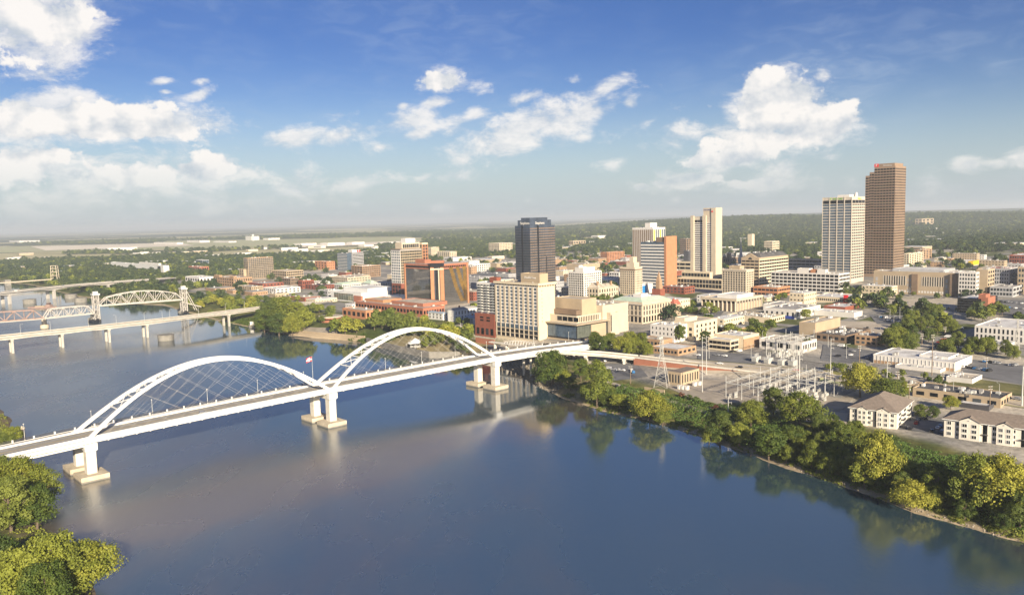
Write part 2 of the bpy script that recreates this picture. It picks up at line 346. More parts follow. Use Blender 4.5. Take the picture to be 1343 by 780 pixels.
# ------------------------------------------------------------------ mesh builder, tags
class MB:
    def __init__(s): s.v = []; s.f = []; s.mi = []
    def quad(s, a, b, c, d, m=0):
        n = len(s.v); s.v += [tuple(a), tuple(b), tuple(c), tuple(d)]; s.f.append((n, n+1, n+2, n+3)); s.mi.append(m)
    def poly(s, pts, m=0):
        n = len(s.v); s.v += [tuple(p) for p in pts]; s.f.append(tuple(range(n, n+len(pts)))); s.mi.append(m)
    def box(s, x0, y0, z0, x1, y1, z1, m=0):
        n = len(s.v)
        s.v += [(x0, y0, z0), (x1, y0, z0), (x1, y1, z0), (x0, y1, z0), (x0, y0, z1), (x1, y0, z1), (x1, y1, z1), (x0, y1, z1)]
        for f in ((3, 2, 1, 0), (4, 5, 6, 7), (0, 1, 5, 4), (1, 2, 6, 5), (2, 3, 7, 6), (3, 0, 4, 7)):
            s.f.append(tuple(n+i for i in f)); s.mi.append(m)
    def prism(s, pts, z0, z1, m=0, top=None):
        """pts counter-clockwise seen from above"""
        k = len(pts); n = len(s.v)
        zt = z1 if isinstance(z1, (list, tuple)) else [z1]*k
        s.v += [(p[0], p[1], z0) for p in pts]+[(p[0], p[1], zt[i]) for i, p in enumerate(pts)]
        s.f.append(tuple(n+i for i in reversed(range(k)))); s.mi.append(m)
        s.f.append(tuple(n+k+i for i in range(k))); s.mi.append(m if top is None else top)
        for i in range(k):
            j = (i+1) % k; s.f.append((n+i, n+j, n+k+j, n+k+i)); s.mi.append(m)
    def bar(s, p, q, w, h=None, m=0, up=(0, 0, 1)):
        """rectangular bar between two points, w across, h along up"""
        h = h or w; p = Vector(p); q = Vector(q); d = (q-p).normalized(); upv = Vector(up)
        if abs(d.dot(upv)) > .98: upv = Vector((1, 0, 0))
        sd_ = d.cross(upv).normalized(); u2 = sd_.cross(d).normalized()
        n = len(s.v)
        for P in (p, q):
            for a, b in ((-1, -1), (1, -1), (1, 1), (-1, 1)): s.v.append(tuple(P+sd_*(a*w/2)+u2*(b*h/2)))
        for f in ((0, 1, 2, 3), (7, 6, 5, 4), (0, 4, 5, 1), (1, 5, 6, 2), (2, 6, 7, 3), (3, 7, 4, 0)):
            s.f.append(tuple(n+i for i in f)); s.mi.append(m)
    def tube(s, pts, rad, k=6, m=0, cap=True):
        pts = [Vector(p) for p in pts]; n0 = len(s.v)
        for i, P in enumerate(pts):
            d = (pts[min(i+1, len(pts)-1)]-pts[max(i-1, 0)]).normalized()
            up = Vector((0, 0, 1)) if abs(d.z) < .95 else Vector((1, 0, 0))
            a = d.cross(up).normalized(); b = a.cross(d)
            r = rad[i] if isinstance(rad, (list, tuple)) else rad
            for j in range(k):
                t = 2*math.pi*j/k; s.v.append(tuple(P+a*(math.cos(t)*r)+b*(math.sin(t)*r)))
        for i in range(len(pts)-1):
            for j in range(k):
                a = n0+i*k+j; b = n0+i*k+(j+1) % k
                s.f.append((a, b, b+k, a+k)); s.mi.append(m)
        if cap:
            s.f.append(tuple(n0+j for j in reversed(range(k)))); s.mi.append(m)
            e = n0+(len(pts)-1)*k; s.f.append(tuple(e+j for j in range(k))); s.mi.append(m)
    def cyl(s, x, y, z0, z1, r, k=16, m=0, r2=None):
        s.tube([(x, y, z0), (x, y, z1)], [r, r if r2 is None else r2], k, m)
    def mesh(s, name, mats):
        me = bpy.data.meshes.new(name); me.from_pydata(s.v, [], s.f)
        for q in (mats if isinstance(mats, (list, tuple)) else [mats]): me.materials.append(MT[q] if isinstance(q, str) else q)
        if any(s.mi): me.polygons.foreach_set('material_index', s.mi)
        me.update(); return me
    def build(s, name, mats, parent=None, loc=None, rotz=0):
        o = bpy.data.objects.new(name, s.mesh(name, mats)); COL.objects.link(o)
        if parent: o.parent = parent
        if loc is not None: o.location = loc
        if rotz: o.rotation_euler.z = rotz
        return o
def link(name, me, parent=None, loc=(0, 0, 0), rot=(0, 0, 0), sc=None):
    o = bpy.data.objects.new(name, me); COL.objects.link(o)
    if parent: o.parent = parent
    o.location = loc; o.rotation_euler = rot
    if sc: o.scale = sc
    return o
def tag(o, label=None, cat=None, group=None, kind=None):
    if label: o['label'] = label
    if cat: o['category'] = cat
    if group: o['group'] = group
    if kind: o['kind'] = kind
    return o
def thing(name, loc, label, cat, rotz=0.0, group=None):
    o = bpy.data.objects.new(name, None); o.empty_display_size = 1; COL.objects.link(o)
    o.location = loc; o.rotation_euler.z = rotz
    return tag(o, label, cat, group)
def copy_tree(o, parent=None):
    c = o.copy(); COL.objects.link(c)
    if parent: c.parent = parent
    for ch in list(o.children): copy_tree(ch, c)
    return c
# ------------------------------------------------------------------ terrain
def np_mesh(name, verts, faces, mats, smooth=False):
    me = bpy.data.meshes.new(name)
    nv = len(verts); nf = len(faces); k = faces.shape[1]
    me.vertices.add(nv); me.vertices.foreach_set('co', np.ascontiguousarray(verts, dtype=np.float32).ravel())
    me.loops.add(nf*k); me.loops.foreach_set('vertex_index', np.ascontiguousarray(faces, dtype=np.int32).ravel())
    me.polygons.add(nf); me.polygons.foreach_set('loop_start', np.arange(nf, dtype=np.int32)*k)
    me.update(calc_edges=True)
    if smooth: me.polygons.foreach_set('use_smooth', np.ones(nf, dtype=bool))
    for q in (mats if isinstance(mats, (list, tuple)) else [mats]): me.materials.append(MT[q] if isinstance(q, str) else q)
    return me
def grid_faces(a, b):
    i = np.arange(a-1)[:, None]*b+np.arange(b-1)[None, :]
    return np.stack([i, i+1, i+b+1, i+b], -1).reshape(-1, 4)
NA, NR = 640, 720
ang = np.linspace(R(-72), R(72), NA); rad = np.geomspace(45, 46000, NR)
AA, RR = np.meshgrid(ang, rad, indexing='ij')
TX = np.sin(AA)*RR; TY = np.cos(AA)*RR
TU = TX*UX.x+TY*UX.y; TV = TX*VX.x+TY*VX.y
TZ = ground(TU, TV)
tv = np.stack([TX, TY, TZ], -1).reshape(-1, 3)
gm = np_mesh('ground', tv, grid_faces(NA, NR)[:, ::-1], [], True)
s_, n_ = land(TU, TV)
def lerp(a, b, t): return a+(b-a)*t[..., None]
c = np.zeros(TU.shape+(3,)); one = np.ones(TU.shape)
fine = fbm(TU/9, TV/9, 3, 4); mid = fbm(TU/45, TV/45, 4, 4); big = fbm(TU/260, TV/260, 6, 4); huge = fbm(TU/900, TV/900, 8, 4)
grass = lerp(np.array([.055, .075, .018])*one[..., None], np.array([.16, .15, .05]), sstep(.35, .62, mid*.6+fine*.4))
sand = np.array([.36, .29, .20])*one[..., None]*(.75+.5*fine[..., None])
city = lerp(np.array([.23, .222, .21])*one[..., None], np.array([.43, .39, .33]), sstep(.36, .6, mid))
city = lerp(city, np.array([.085, .10, .03]), sstep(.53, .60, big*.5+fbm(TU/30+9, TV/30, 14, 3)*.5))
wood = lerp(np.array([.030, .045, .016])*one[..., None], np.array([.07, .085, .03]), sstep(.35, .6, fbm(TU/70, TV/70, 12, 4)))
clear = sstep(.50, .55, fbm(TU/750, TV/750, 8, 4))*(1-.8*sstep(.05, .3, TX/np.hypot(TX, TY)))
wood = lerp(wood, np.array([.46, .42, .24]), clear*.9)
hilly = np.hypot(TU, TV)
cityness = (1-sstep(1450, 1900, s_+60*(fine-.5)))*(1-sstep(1700, 2300, TV))
c = lerp(wood, city, cityness)
bankg = 1-sstep(42+20*(1-sstep(170, 230, TV)), 60+16*(1-sstep(170, 230, TV)), s_+12*(mid-.5)); bankg = np.where(TV > 640, 1-sstep(90, 130, s_), bankg)
c = lerp(c, grass, np.clip(bankg, 0, 1))
c = lerp(c, np.array([.27, .22, .13])*one[..., None], sstep(345, 360, TV)*(1-sstep(640, 700, TV))*(1-sstep(30, 44, s_))*.75)
shore_w = np.interp(TV, [0, 150, 260, 330, 600, 800], [2.4, 5.0, 4.2, 2.0, 3, 4])
c = lerp(c, sand, (1-sstep(shore_w*.6, shore_w*1.5, s_+5*(fine-.5))))
c = np.where((n_ > s_)[..., None], lerp(grass, np.array([.19, .15, .10])*one[..., None], 1-sstep(4, 20, n_+12*(fine-.5))), c)
ca = gm.color_attributes.new('ground_colour', 'FLOAT_COLOR', 'POINT')
ca.data.foreach_set('color', np.concatenate([c, np.ones(c.shape[:2]+(1,))], -1).astype(np.float32).ravel())
gmat = bpy.data.materials.new('ground'); gmat.use_nodes = True; nt = gmat.node_tree; b_ = nt.nodes['Principled BSDF']
b_.inputs['Roughness'].default_value = .95; b_.inputs['Specular IOR Level'].default_value = .15
at_ = nt.nodes.new('ShaderNodeVertexColor'); at_.layer_name = 'ground_colour'
ge = nt.nodes.new('ShaderNodeNewGeometry')
no = nt.nodes.new('ShaderNodeTexNoise'); no.inputs['Scale'].default_value = .35; no.inputs['Detail'].default_value = 6; nt.links.new(ge.outputs['Position'], no.inputs['Vector'])
no2 = nt.nodes.new('ShaderNodeTexNoise'); no2.inputs['Scale'].default_value = .022; no2.inputs['Detail'].default_value = 8; no2.inputs['Roughness'].default_value = .7; nt.links.new(ge.outputs['Position'], no2.inputs['Vector'])
mm = nt.nodes.new('ShaderNodeMath'); mm.operation = 'ADD'; nt.links.new(no.outputs['Fac'], mm.inputs[0]); nt.links.new(no2.outputs['Fac'], mm.inputs[1])
mr_ = nt.nodes.new('ShaderNodeMapRange'); nt.links.new(mm.outputs[0], mr_.inputs[0]); mr_.inputs[1].default_value = .65; mr_.inputs[2].default_value = 1.35; mr_.inputs[3].default_value = .55; mr_.inputs[4].default_value = 1.45
ml = nt.nodes.new('ShaderNodeVectorMath'); ml.operation = 'SCALE'; nt.links.new(at_.outputs[0], ml.inputs[0]); nt.links.new(mr_.outputs[0], ml.inputs['Scale'])
nt.links.new(ml.outputs[0], b_.inputs['Base Color'])
bp = nt.nodes.new('ShaderNodeBump'); bp.inputs['Strength'].default_value = .6; bp.inputs['Distance'].default_value = .6; nt.links.new(no.outputs['Fac'], bp.inputs['Height']); nt.links.new(bp.outputs[0], b_.inputs['Normal'])
gm.materials.append(gmat)
go = link('ground', gm); tag(go, kind='structure')

# ------------------------------------------------------------------ river
wm = bpy.data.materials.new('river_water'); wm.use_nodes = True; nt = wm.node_tree; b_ = nt.nodes['Principled BSDF']
b_.inputs['IOR'].default_value = 3.3; b_.inputs['Specular IOR Level'].default_value = .5
ge = nt.nodes.new('ShaderNodeNewGeometry')
def wnz(scale, detail, sx, sy, rz, rough=.5):
    mp = nt.nodes.new('ShaderNodeMapping'); mp.inputs['Rotation'].default_value = (0, 0, rz); mp.inputs['Scale'].default_value = (sx, sy, 1)
    nt.links.new(ge.outputs['Position'], mp.inputs['Vector'])
    n = nt.nodes.new('ShaderNodeTexNoise'); n.inputs['Scale'].default_value = scale; n.inputs['Detail'].default_value = detail; n.inputs['Roughness'].default_value = rough
    nt.links.new(mp.outputs[0], n.inputs['Vector']); return n.outputs['Fac']
rip = wnz(.42, 7, 1, .5, R(35), .7); swell = wnz(.035, 4, 1, .4, R(-20)); patch = wnz(.0062, 5, 1, .45, R(-46), .6)
water_tone = nt.nodes.new('ShaderNodeValToRGB'); water_tone.color_ramp.elements[0].position = .44; water_tone.color_ramp.elements[1].position = .66
water_tone.color_ramp.elements[0].color = (.027, .055, .078, 1); water_tone.color_ramp.elements[1].color = (.085, .066, .047, 1)
# a browner band with wavering edges, slanting across the water colour
pa, pb = at(120, 700, z=0), at(700, 545, z=0); pdv = (pb-pa); pdv.z = 0; pdv.normalize(); pn = Vector((-pdv.y, pdv.x, 0))
dpn = nt.nodes.new('ShaderNodeVectorMath'); dpn.operation = 'DOT_PRODUCT'; dpn.inputs[1].default_value = pn; nt.links.new(ge.outputs['Position'], dpn.inputs[0])
def nm(op, a, b=None, c=None):
    q = nt.nodes.new('ShaderNodeMath'); q.operation = op
    for i, v_ in enumerate((a, b, c)):
        if v_ is None: continue
        if isinstance(v_, (int, float)): q.inputs[i].default_value = v_
        else: nt.links.new(v_, q.inputs[i])
    return q.outputs[0]
off_ = nm('ABSOLUTE', nm('ADD', nm('SUBTRACT', dpn.outputs['Value'], pa.dot(pn)), nm('MULTIPLY_ADD', patch, 90.0, -45.0)))
brown_band = nt.nodes.new('ShaderNodeMapRange'); brown_band.interpolation_type = 'SMOOTHSTEP'; nt.links.new(off_, brown_band.inputs[0]); brown_band.inputs[1].default_value = 8; brown_band.inputs[2].default_value = 42; brown_band.inputs[3].default_value = .22; brown_band.inputs[4].default_value = -.03
TONE_IN = nm('ADD', patch, brown_band.outputs[0]); nt.links.new(water_tone.outputs[0], b_.inputs['Base Color'])
rr = nt.nodes.new('ShaderNodeMapRange'); nt.links.new(swell, rr.inputs[0]); rr.inputs[1].default_value = .35; rr.inputs[2].default_value = .65; rr.inputs[3].default_value = .015; rr.inputs[4].default_value = .055
# open water is wind-roughened, the strip under the south bank lies calm
du = nt.nodes.new('ShaderNodeVectorMath'); du.operation = 'DOT_PRODUCT'; du.inputs[1].default_value = (UX.x, UX.y, 0); nt.links.new(ge.outputs['Position'], du.inputs[0])
calm = nt.nodes.new('ShaderNodeMapRange'); calm.interpolation_type = 'SMOOTHSTEP'; nt.links.new(du.outputs['Value'], calm.inputs[0]); calm.inputs[1].default_value = 215; calm.inputs[2].default_value = 345; calm.inputs[3].default_value = .24; calm.inputs[4].default_value = .0
nt.links.new(nm('ADD', TONE_IN, nm('MULTIPLY_ADD', calm.outputs[0], .9, -.20)), water_tone.inputs['Fac'])
ra = nt.nodes.new('ShaderNodeMath'); ra.operation = 'ADD'; nt.links.new(rr.outputs[0], ra.inputs[0]); nt.links.new(calm.outputs[0], ra.inputs[1])
nt.links.new(ra.outputs[0], b_.inputs['Roughness'])
bs = nt.nodes.new('ShaderNodeMapRange'); nt.links.new(patch, bs.inputs[0]); bs.inputs[1].default_value = .35; bs.inputs[2].default_value = .65; bs.inputs[3].default_value = .10; bs.inputs[4].default_value = .22
bp = nt.nodes.new('ShaderNodeBump'); bp.inputs['Distance'].default_value = 1.0; nt.links.new(nm('MULTIPLY', bs.outputs[0], nm('MULTIPLY_ADD', calm.outputs[0], 3.4, .18)), bp.inputs['Strength']); nt.links.new(rip, bp.inputs['Height']); nt.links.new(bp.outputs[0], b_.inputs['Normal'])
w = MB(); w.quad((-9000, -3000, 0), (6000, -3000, 0), (6000, 9000, 0), (-9000, 9000, 0))
tag(w.build('river', [wm]), kind='structure')

# ------------------------------------------------------------------ roads, lots, lawns (sheets laid on the ground)
def strip(name, pts, width, m, lift=.2, step=10, kind='structure', zs=None):
    """ribbon along world points; follows the ground unless heights zs are given"""
    P = [Vector((p[0], p[1], 0)) for p in pts]; out = [P[0]]; zz = [zs[0]] if zs else None
    for i, (a, b) in enumerate(zip(P, P[1:])):
        k = max(1, int((b-a).length/step))
        for j in range(1, k+1):
            out.append(a.lerp(b, j/k))
            if zs: zz.append(zs[i]+(zs[i+1]-zs[i])*j/k)
    mb = MB(); n = len(out)
    for i, p in enumerate(out):
        t = (out[min(i+1, n-1)]-out[max(i-1, 0)]).normalized(); s = Vector((t.y, -t.x, 0))
        for k in (-.5, -.17, .17, .5):
            q = p+s*(width*k); z = (zz[i] if zs else max(gz(q), .3))+lift; mb.v.append((q.x, q.y, z))
    for i in range(n-1):
        for k in range(3):
            a = i*4+k; mb.f.append((a, a+1, a+5, a+4)); mb.mi.append(0)
    return tag(mb.build(name, m), kind=kind)
def patch_sheet(name, quad, m, lift=.12, n=10, kind='structure'):
    """four-sided sheet on the ground, corners given as picture points of the ground"""
    Q = [at(*q) for q in quad]; mb = MB()
    for i in range(n+1):
        for j in range(n+1):
            s, t = i/n, j/n
            p = (Q[0]*(1-s)+Q[1]*s)*(1-t)+(Q[3]*(1-s)+Q[2]*s)*t
            mb.v.append((p.x, p.y, max(gz(p), .2)+lift))
    for i in range(n):
        for j in range(n):
            a = i*(n+1)+j; mb.f.append((a, a+n+1, a+n+2, a+1)); mb.mi.append(0)
    # keep faces upward
    o = mb.build(name, m); me = o.data
    if me.polygons[0].normal.z < 0: me.flip_normals()
    return tag(o, kind=kind)
ROADS = []   # (axis line, half width) kept clear of filler buildings and trees
def urange(a, b, v): return [G(a+(b-a)*i/20.0, v) for i in range(21)]
BV = 436.75
strip('road', [G(528, BV), G(2100, BV-6)], 22, 'road_grey', .22); ROADS.append(((528, BV), (2100, BV), 14))
for k, v in enumerate((545, 655, 765, 875, 985, 1095, 1205, 326, 216, 106, -4)):
    u0 = 560 if v > 300 else 470
    strip('road', [G(u0, v), G(1750, v)], 14, 'road_grey', .18); ROADS.append(((u0, v), (1750, v), 9))
for u in (552, 690, 790, 890, 990, 1090, 1190, 1290, 1400, 1500, 1600):
    v0 = -350
    strip('road', [G(u, v0), G(u, 1450)], 14, 'road_grey', .26); ROADS.append(((u, v0), (u, 1450), 9))
for v in (BV-2.5, BV+2.5):
    strip('lane_marking', [G(530, v), G(1500, v-4)], .3, 'marking_yellow', .30)
# ------------------------------------------------------------------ white arch bridge
def zdeck(u): return float(np.interp(u, [-120, 110, 178, 247, 383, 440, 520, 530], [13, 20.0, 21.4, 22.3, 22.6, 21.2, 17.2, 16.6]))
br = thing('arch_bridge', G(247, BV, 0), 'white twin arch road bridge with crossing hanger cables over the wide river', 'bridge', GRID_ROT)
def bp_(u, dv, z): return (u-247, dv, z)      # bridge-local: x along, y across (far side positive)
ARCH = [(110.5, 245.5), (248.5, 383.5)]
# deck with road, pavement and parapets
US = list(np.linspace(-110, 528, 60))
def deckstrip(name, y0, y1, dz0, dz1, m, us=US):
    mb = MB()
    for i, u in enumerate(us):
        z = zdeck(u)
        mb.v += [bp_(u, y0, z+dz0), bp_(u, y1, z+dz0), bp_(u, y1, z+dz1), bp_(u, y0, z+dz1)]
    n = len(us)
    for i in range(n-1):
        a = 4*i
        for j in range(4): mb.f.append((a+j, a+4+j, a+4+(j+1) % 4, a+(j+1) % 4)); mb.mi.append(0)
    mb.f.append((0, 1, 2, 3)); mb.f.append((4*n-1, 4*n-2, 4*n-3, 4*n-4)); mb.mi += [0, 0]
    return mb.build(name, m, br)
deckstrip('deck', -12.4, 15.2, -.9, -.3, 'pier_concrete')
deckstrip('roadway', -8.1, 8.1, -.295, .0, 'deck_asphalt')
deckstrip('lane_marking', -.35, -.2, .0, .008, 'marking_yellow'); deckstrip('lane_marking', .2, .35, .0, .008, 'marking_yellow')
for y in (-4.2, 4.2, -7.6, 7.6): deckstrip('lane_marking', y-.07, y+.07, .0, .008, 'marking')
for y in (-8.5, 8.5): deckstrip('barrier', y-.25, y+.25, -.3, .95, 'white_paint')
deckstrip('sidewalk', 11.3, 15.0, -.298, .12, 'concrete')
deckstrip('fascia', -12.9, -12.4, -1.3, .25, 'white_paint'); deckstrip('fascia', 15.2, 15.6, -1.3, .25, 'white_paint')
UA = list(np.linspace(108, 386, 40)); UL = list(np.linspace(-110, 107.9, 20)); UR = list(np.linspace(386.1, 528, 16))
deckstrip('tie_girder', -11.0, -9.6, -2.0, .85, 'white_paint', UA); deckstrip('tie_girder', 9.6, 11.0, -2.0, .85, 'white_paint', UA)
for us in (UL, UR):
    for y in (-10.6, -5, 0, 5, 10.6): deckstrip('girder', y-.4, y+.4, -3.0, -.9, 'white_paint', us)
mb = MB()
for u in np.arange(112, 384, 6.8): mb.box(u-247-.3, -12.3, zdeck(u)-1.9, u-247+.3, 15.1, zdeck(u)-.9)
mb.build('floor_beams', 'white_paint', br)
# railing of the far pavement and near ledge
def railing(y, h, us, parent, every=2.3):
    mb = MB()
    for a, b in zip(us, us[1:]):
        for hh in (h, h*.8, h*.6, h*.4, h*.2): mb.bar(bp_(a, y, zdeck(a)+hh), bp_(b, y, zdeck(b)+hh), .05, .15)
    for u in np.arange(us[0], us[-1], every): mb.box(u-247-.06, y-.06, zdeck(u), u-247+.06, y+.06, zdeck(u)+h)
    mb.build('railing', 'dark_metal', parent)
railing(15.35, 1.5, US, br)
for i, u in enumerate(np.arange(-96, 520, 9.4)):
    mb = MB(); mb.box(-.35, -.25, 0, .35, .25, 1.6); mb.box(-.42, -.32, 1.6, .42, .32, 1.75)
    mb.build('pilaster', 'white_paint', br, bp_(u, 15.4, zdeck(u)-.2))
# arch ribs leaning together, bracing, hangers
def rib(a, t, side):
    """point on a rib: t 0..1 along the span"""
    u = a[0]+(a[1]-a[0])*t; z0 = zdeck(a[0])*(1-t)+zdeck(a[1])*t
    q = 1-(2*t-1)**2; z = z0+.5+28.0*(q*.93+.07*q*q)
    return Vector(bp_(u, side*(10.35-6.9*q), z))
for a in ARCH:
    for side in (-1, 1):
        mb = MB(); N = 44; pts = [rib(a, i/N, side) for i in range(N+1)]
        for i, p in enumerate(pts):
            d = (pts[min(i+1, N)]-pts[max(i-1, 0)]).normalized(); s = Vector((0, 1, 0)); n = s.cross(d).normalized()*-1
            hw, hh = .62, .9
            mb.v += [tuple(p+s*(e*hw)+n*(f*hh)) for e, f in ((-1, -1), (1, -1), (1, 1), (-1, 1))]
        for i in range(N):
            for j in range(4): mb.f.append((4*i+j, 4*i+(j+1) % 4, 4*i+4+(j+1) % 4, 4*i+4+j)); mb.mi.append(0)
        mb.build('arch_rib', 'white_paint', br)
        for e in (rib(a, 0, side), rib(a, 1, side)):
            mb = MB(); mb.box(e.x-1.6, e.y-.9, e.z-2.6, e.x+1.6, e.y+.9, e.z+1.0); mb.build('arch_foot', 'white_paint', br)
        # hangers: two crossing families
        NH = 12; z_at = lambda u: zdeck(u)+.85
        for k in range(NH):
            t = (k+1.0)/(NH+1.6)
            for dr in (0, 1):
                tt = t*.93 if dr == 0 else 1-t*.93
                ub = a[0]+(a[1]-a[0])*(tt+.155*(1 if dr == 0 else -1)*(.6+1.1*math.sin(math.pi*t)))
                if not (a[0]+5 < ub < a[1]-5): continue
                top = rib(a, max(.03, min(.97, tt)), side); top.z -= .9
                mb = MB(); mb.tube([top, bp_(ub, side*10.3, z_at(ub))], .036, 5); mb.build('hanger_cable', 'truss_paint', br)
    ts = [.115, .175, .235, .30, .37]
    for tl in (ts, [1-t for t in ts]):
        mb = MB()
        for i, t in enumerate(tl): mb.bar(rib(a, t, -1), rib(a, t, 1), .55, .55)
        for t0, t1 in zip(tl, tl[1:]):
            mb.bar(rib(a, t0, -1), rib(a, t1, 1), .38); mb.bar(rib(a, t0, 1), rib(a, t1, -1), .38)
        mb.build('arch_bracing', 'white_paint', br)
# piers
for (u, vis) in ((110.5, 1), (247, 1), (384, 1)):
    zt = zdeck(u)-2.1
    pr = MB(); pr.prism([(-2.4, -12.6), (2.4, -12.6), (2.4, 12.9), (-2.4, 12.9)], zt-3.6, zt-.002)
    pier = pr.build('pier', 'pier_concrete', br, bp_(u, 0, 0))
    for y in (-9.3, 10.0):
        mb = MB(); mb.prism([(-2.3, y-2.3), (2.3, y-2.3), (2.3, y+2.3), (-2.3, y+2.3)], 2.9, zt-3.6); mb.build('column', 'pier_concrete', pier)
        mb = MB(); mb.prism([(-6.4, y-6.8), (6.6, y-6.8), (6.6, y+6.8), (-6.4, y+6.8)], -3, 2.9); ft = mb.build('footing', 'footing_concrete', pier); mb = MB(); mb.prism([(-6.43, y-6.83), (6.63, y-6.83), (6.63, y+6.83), (-6.43, y+6.83)], -3, .75); mb.build('waterline_stain', 'dark_concrete', ft)
    for y in (-11.2, 11.6):
        mb = MB(); mb.box(-2.9, y-1.6, zt-3.2, 2.9, y+1.6, zt+.4); mb.build('pier_cap', 'white_paint', pier)
for u in (-60, 10, 60, 430, 480):
    zt = zdeck(u)-3.0; gzv = min(gz(G(u, BV)), zt-1)
    if gzv > zt-1.2: continue
    mb = MB(); mb.box(-1.2, -12, zt-1.6, 1.2, 12.4, zt)
    pier = mb.build('pier', 'pier_concrete', br, bp_(u, 0, 0))
    for y in (-8, 0, 8):
        mb = MB(); mb.cyl(0, y, gzv-2, zt-1.6, .95, 14); mb.build('column', 'pier_concrete', pier)
# abutment
mb = MB(); mb.box(508-247, -12.3, 6, 516-247, 15, zdeck(510)-3.0); mb.build('abutment', 'concrete', br)

# lamps on the bridge: each one a thing
def lamp_mesh(h, arm=0):
    mb = MB(); mb.cyl(0, 0, 0, .5, .28, 8); mb.tube([(0, 0, .5), (0, 0, h)], [.16, .09], 8)
    if arm: mb.bar((0, 0, h-.1), (arm, 0, h+.35), .12); mb.box(arm-.15, -.18, h+.25, arm+.75, .18, h+.42)
    else: mb.box(-.25, -.25, h, .25, .25, h+.5)
    return mb.mesh('street_lamp', 'galvanised')
LAMP = lamp_mesh(8.2); LAMP_ARM = lamp_mesh(10.5, 2.2)
for i, u in enumerate(np.arange(88, 520, 31.0)):
    o = link('street_lamp', LAMP, loc=G(u, BV+10.2+5.3, zdeck(u)+.1))
    tag(o, 'slender pale lamp post along the far railing of the white arch bridge', 'street lamp', 'lamp posts along the arch bridge railing')
# flag on a pole at the middle pier
fp = thing('flagpole', G(250, BV+16.6, 19.5), 'tall pole with a red, white and blue state flag by the middle bridge pier', 'flagpole')
mb = MB(); mb.tube([(0, 0, 0), (0, 0, 20.5)], [.16, .07], 8); mb.box(-.5, -.5, -1.5, .5, .5, 0); mb.build('pole', 'galvanised', fp)
fl = MB(); NX = 10
for i in range(NX+1):
    x = -.1-i*.36; y = .25*math.sin(i*.9)*i/NX; zz = -.12*i*i/NX
    for j, h in enumerate((17.0, 17.35, 18.0, 18.9, 19.5, 19.85)): fl.v.append((x, y, h+zz))
for i in range(NX):
    for j in range(5):
        a = i*6+j; fl.f.append((a, a+6, a+7, a+1))
        fl.mi.append({0: 0, 1: 2 if 2 < i < 8 else 0, 2: 1 if i in (2, 8) else 2, 3: 2 if 2 < i < 8 else 0, 4: 0}[j])
fl.build('flag', ['red_sign', 'sign_blue', 'white_paint'], fp)

# ------------------------------------------------------------------ the concrete girder bridges further up the river
def girder_bridge(name, label, pts, width, depth, haunch, piers, m, lamps=0, pier_w=2.2, foot=None, gname='bridge'):
    """pts: deck line world points with height; piers: picture points of pier feet on the water"""
    P = [Vector(p) for p in pts]; b = thing('road_bridge', (P[0].x, P[0].y, 0), label, 'bridge'); O = Vector((P[0].x, P[0].y, 0))
    line = []
    for p, q in zip(P, P[1:]):
        k = max(2, int((q-p).length/9)); line += [p.lerp(q, j/k) for j in range(k)]
    line.append(P[-1]); n = len(line)
    feet = []
    for f in piers:
        w_ = at(*f, z=0.0) if len(f) == 2 else Vector((f[0], f[1], 0))
        j = min(range(n), key=lambda i: (Vector((line[i].x, line[i].y, 0))-Vector((w_.x, w_.y, 0))).length)
        feet.append((j, w_))
    def side(i):
        t = (line[min(i+1, n-1)]-line[max(i-1, 0)]); t.z = 0; t.normalize(); return Vector((-t.y, t.x, 0)), t
    def sweep(nm, y0, y1, zlo, zhi, mm, var=0):
        mb = MB()
        for i, p in enumerate(line):
            s, t = side(i); extra = 0
            if var and feet:
                dmin = min((line[i]-line[j]).length for j, _ in feet); extra = var*max(0, 1-dmin/34.0)**1.6
            for y, z in ((y0, zlo-extra), (y1, zlo-extra), (y1, zhi), (y0, zhi)): mb.v.append(tuple(p-O+s*y+Vector((0, 0, z))))
        for i in range(n-1):
            for j in range(4): mb.f.append((4*i+j, 4*i+4+j, 4*i+4+(j+1) % 4, 4*i+(j+1) % 4)); mb.mi.append(0)
        mb.f += [(0, 1, 2, 3), (4*n-1, 4*n-2, 4*n-3, 4*n-4)]; mb.mi += [0, 0]
        return mb.build(nm, mm, b)
    h = width/2
    sweep('deck', -h, h, -.8, -.1, m); sweep('roadway', -h+.6, h-.6, -.098, .0, 'road_pale')
    for y in (-h+.2, h-.2): sweep('parapet', y-.2, y+.2, -.1, 1.0, m)
    for y in (-h*.72, h*.72): sweep('girder', y-.5, y+.5, -depth, -.8, m, haunch)
    for j, w_ in feet:
        s, t = side(j); c = line[j]-O; zt = c.z-depth-haunch
        mb = MB(); rz = math.atan2(t.y, t.x)
        mb.box(-1.3, -h*.86, zt-1.6, 1.3, h*.86, zt+.05)
        pr = mb.build('pier', m, b, (c.x, c.y, 0), rz)
        for y in (-h*.62, h*.62):
            mb = MB(); mb.box(-pier_w/2, y-pier_w/2, min(-2, 0), pier_w/2, y+pier_w/2, zt-1.6); mb.build('column', m, pr)
    return b, line
def dl(px, py, z): p = at(px, py, z=z); return (p.x, p.y, z)
ms, ms_line = girder_bridge('road_bridge', 'pale concrete girder bridge with thin square piers, first beyond the arches', [dl(-140, 459, 17), dl(0, 441.5, 17.5), dl(140, 427, 18), dl(213, 419, 18), dl(345, 403, 17), dl(390, 398.5, 14), dl(428, 394.5, 11)], 17, 2.6, .9,
    [(-63, 471), (12.8, 463.5), (80, 456), (140, 449), (213, 444.5), (320, 428.5)], 'concrete')
mb = MB(); P = at(213, 446, z=0); mb.cyl(0, 0, -3, 5.6, 8.5, 24); mb.cyl(0, 0, 5.6, 6.2, 8.9, 24)
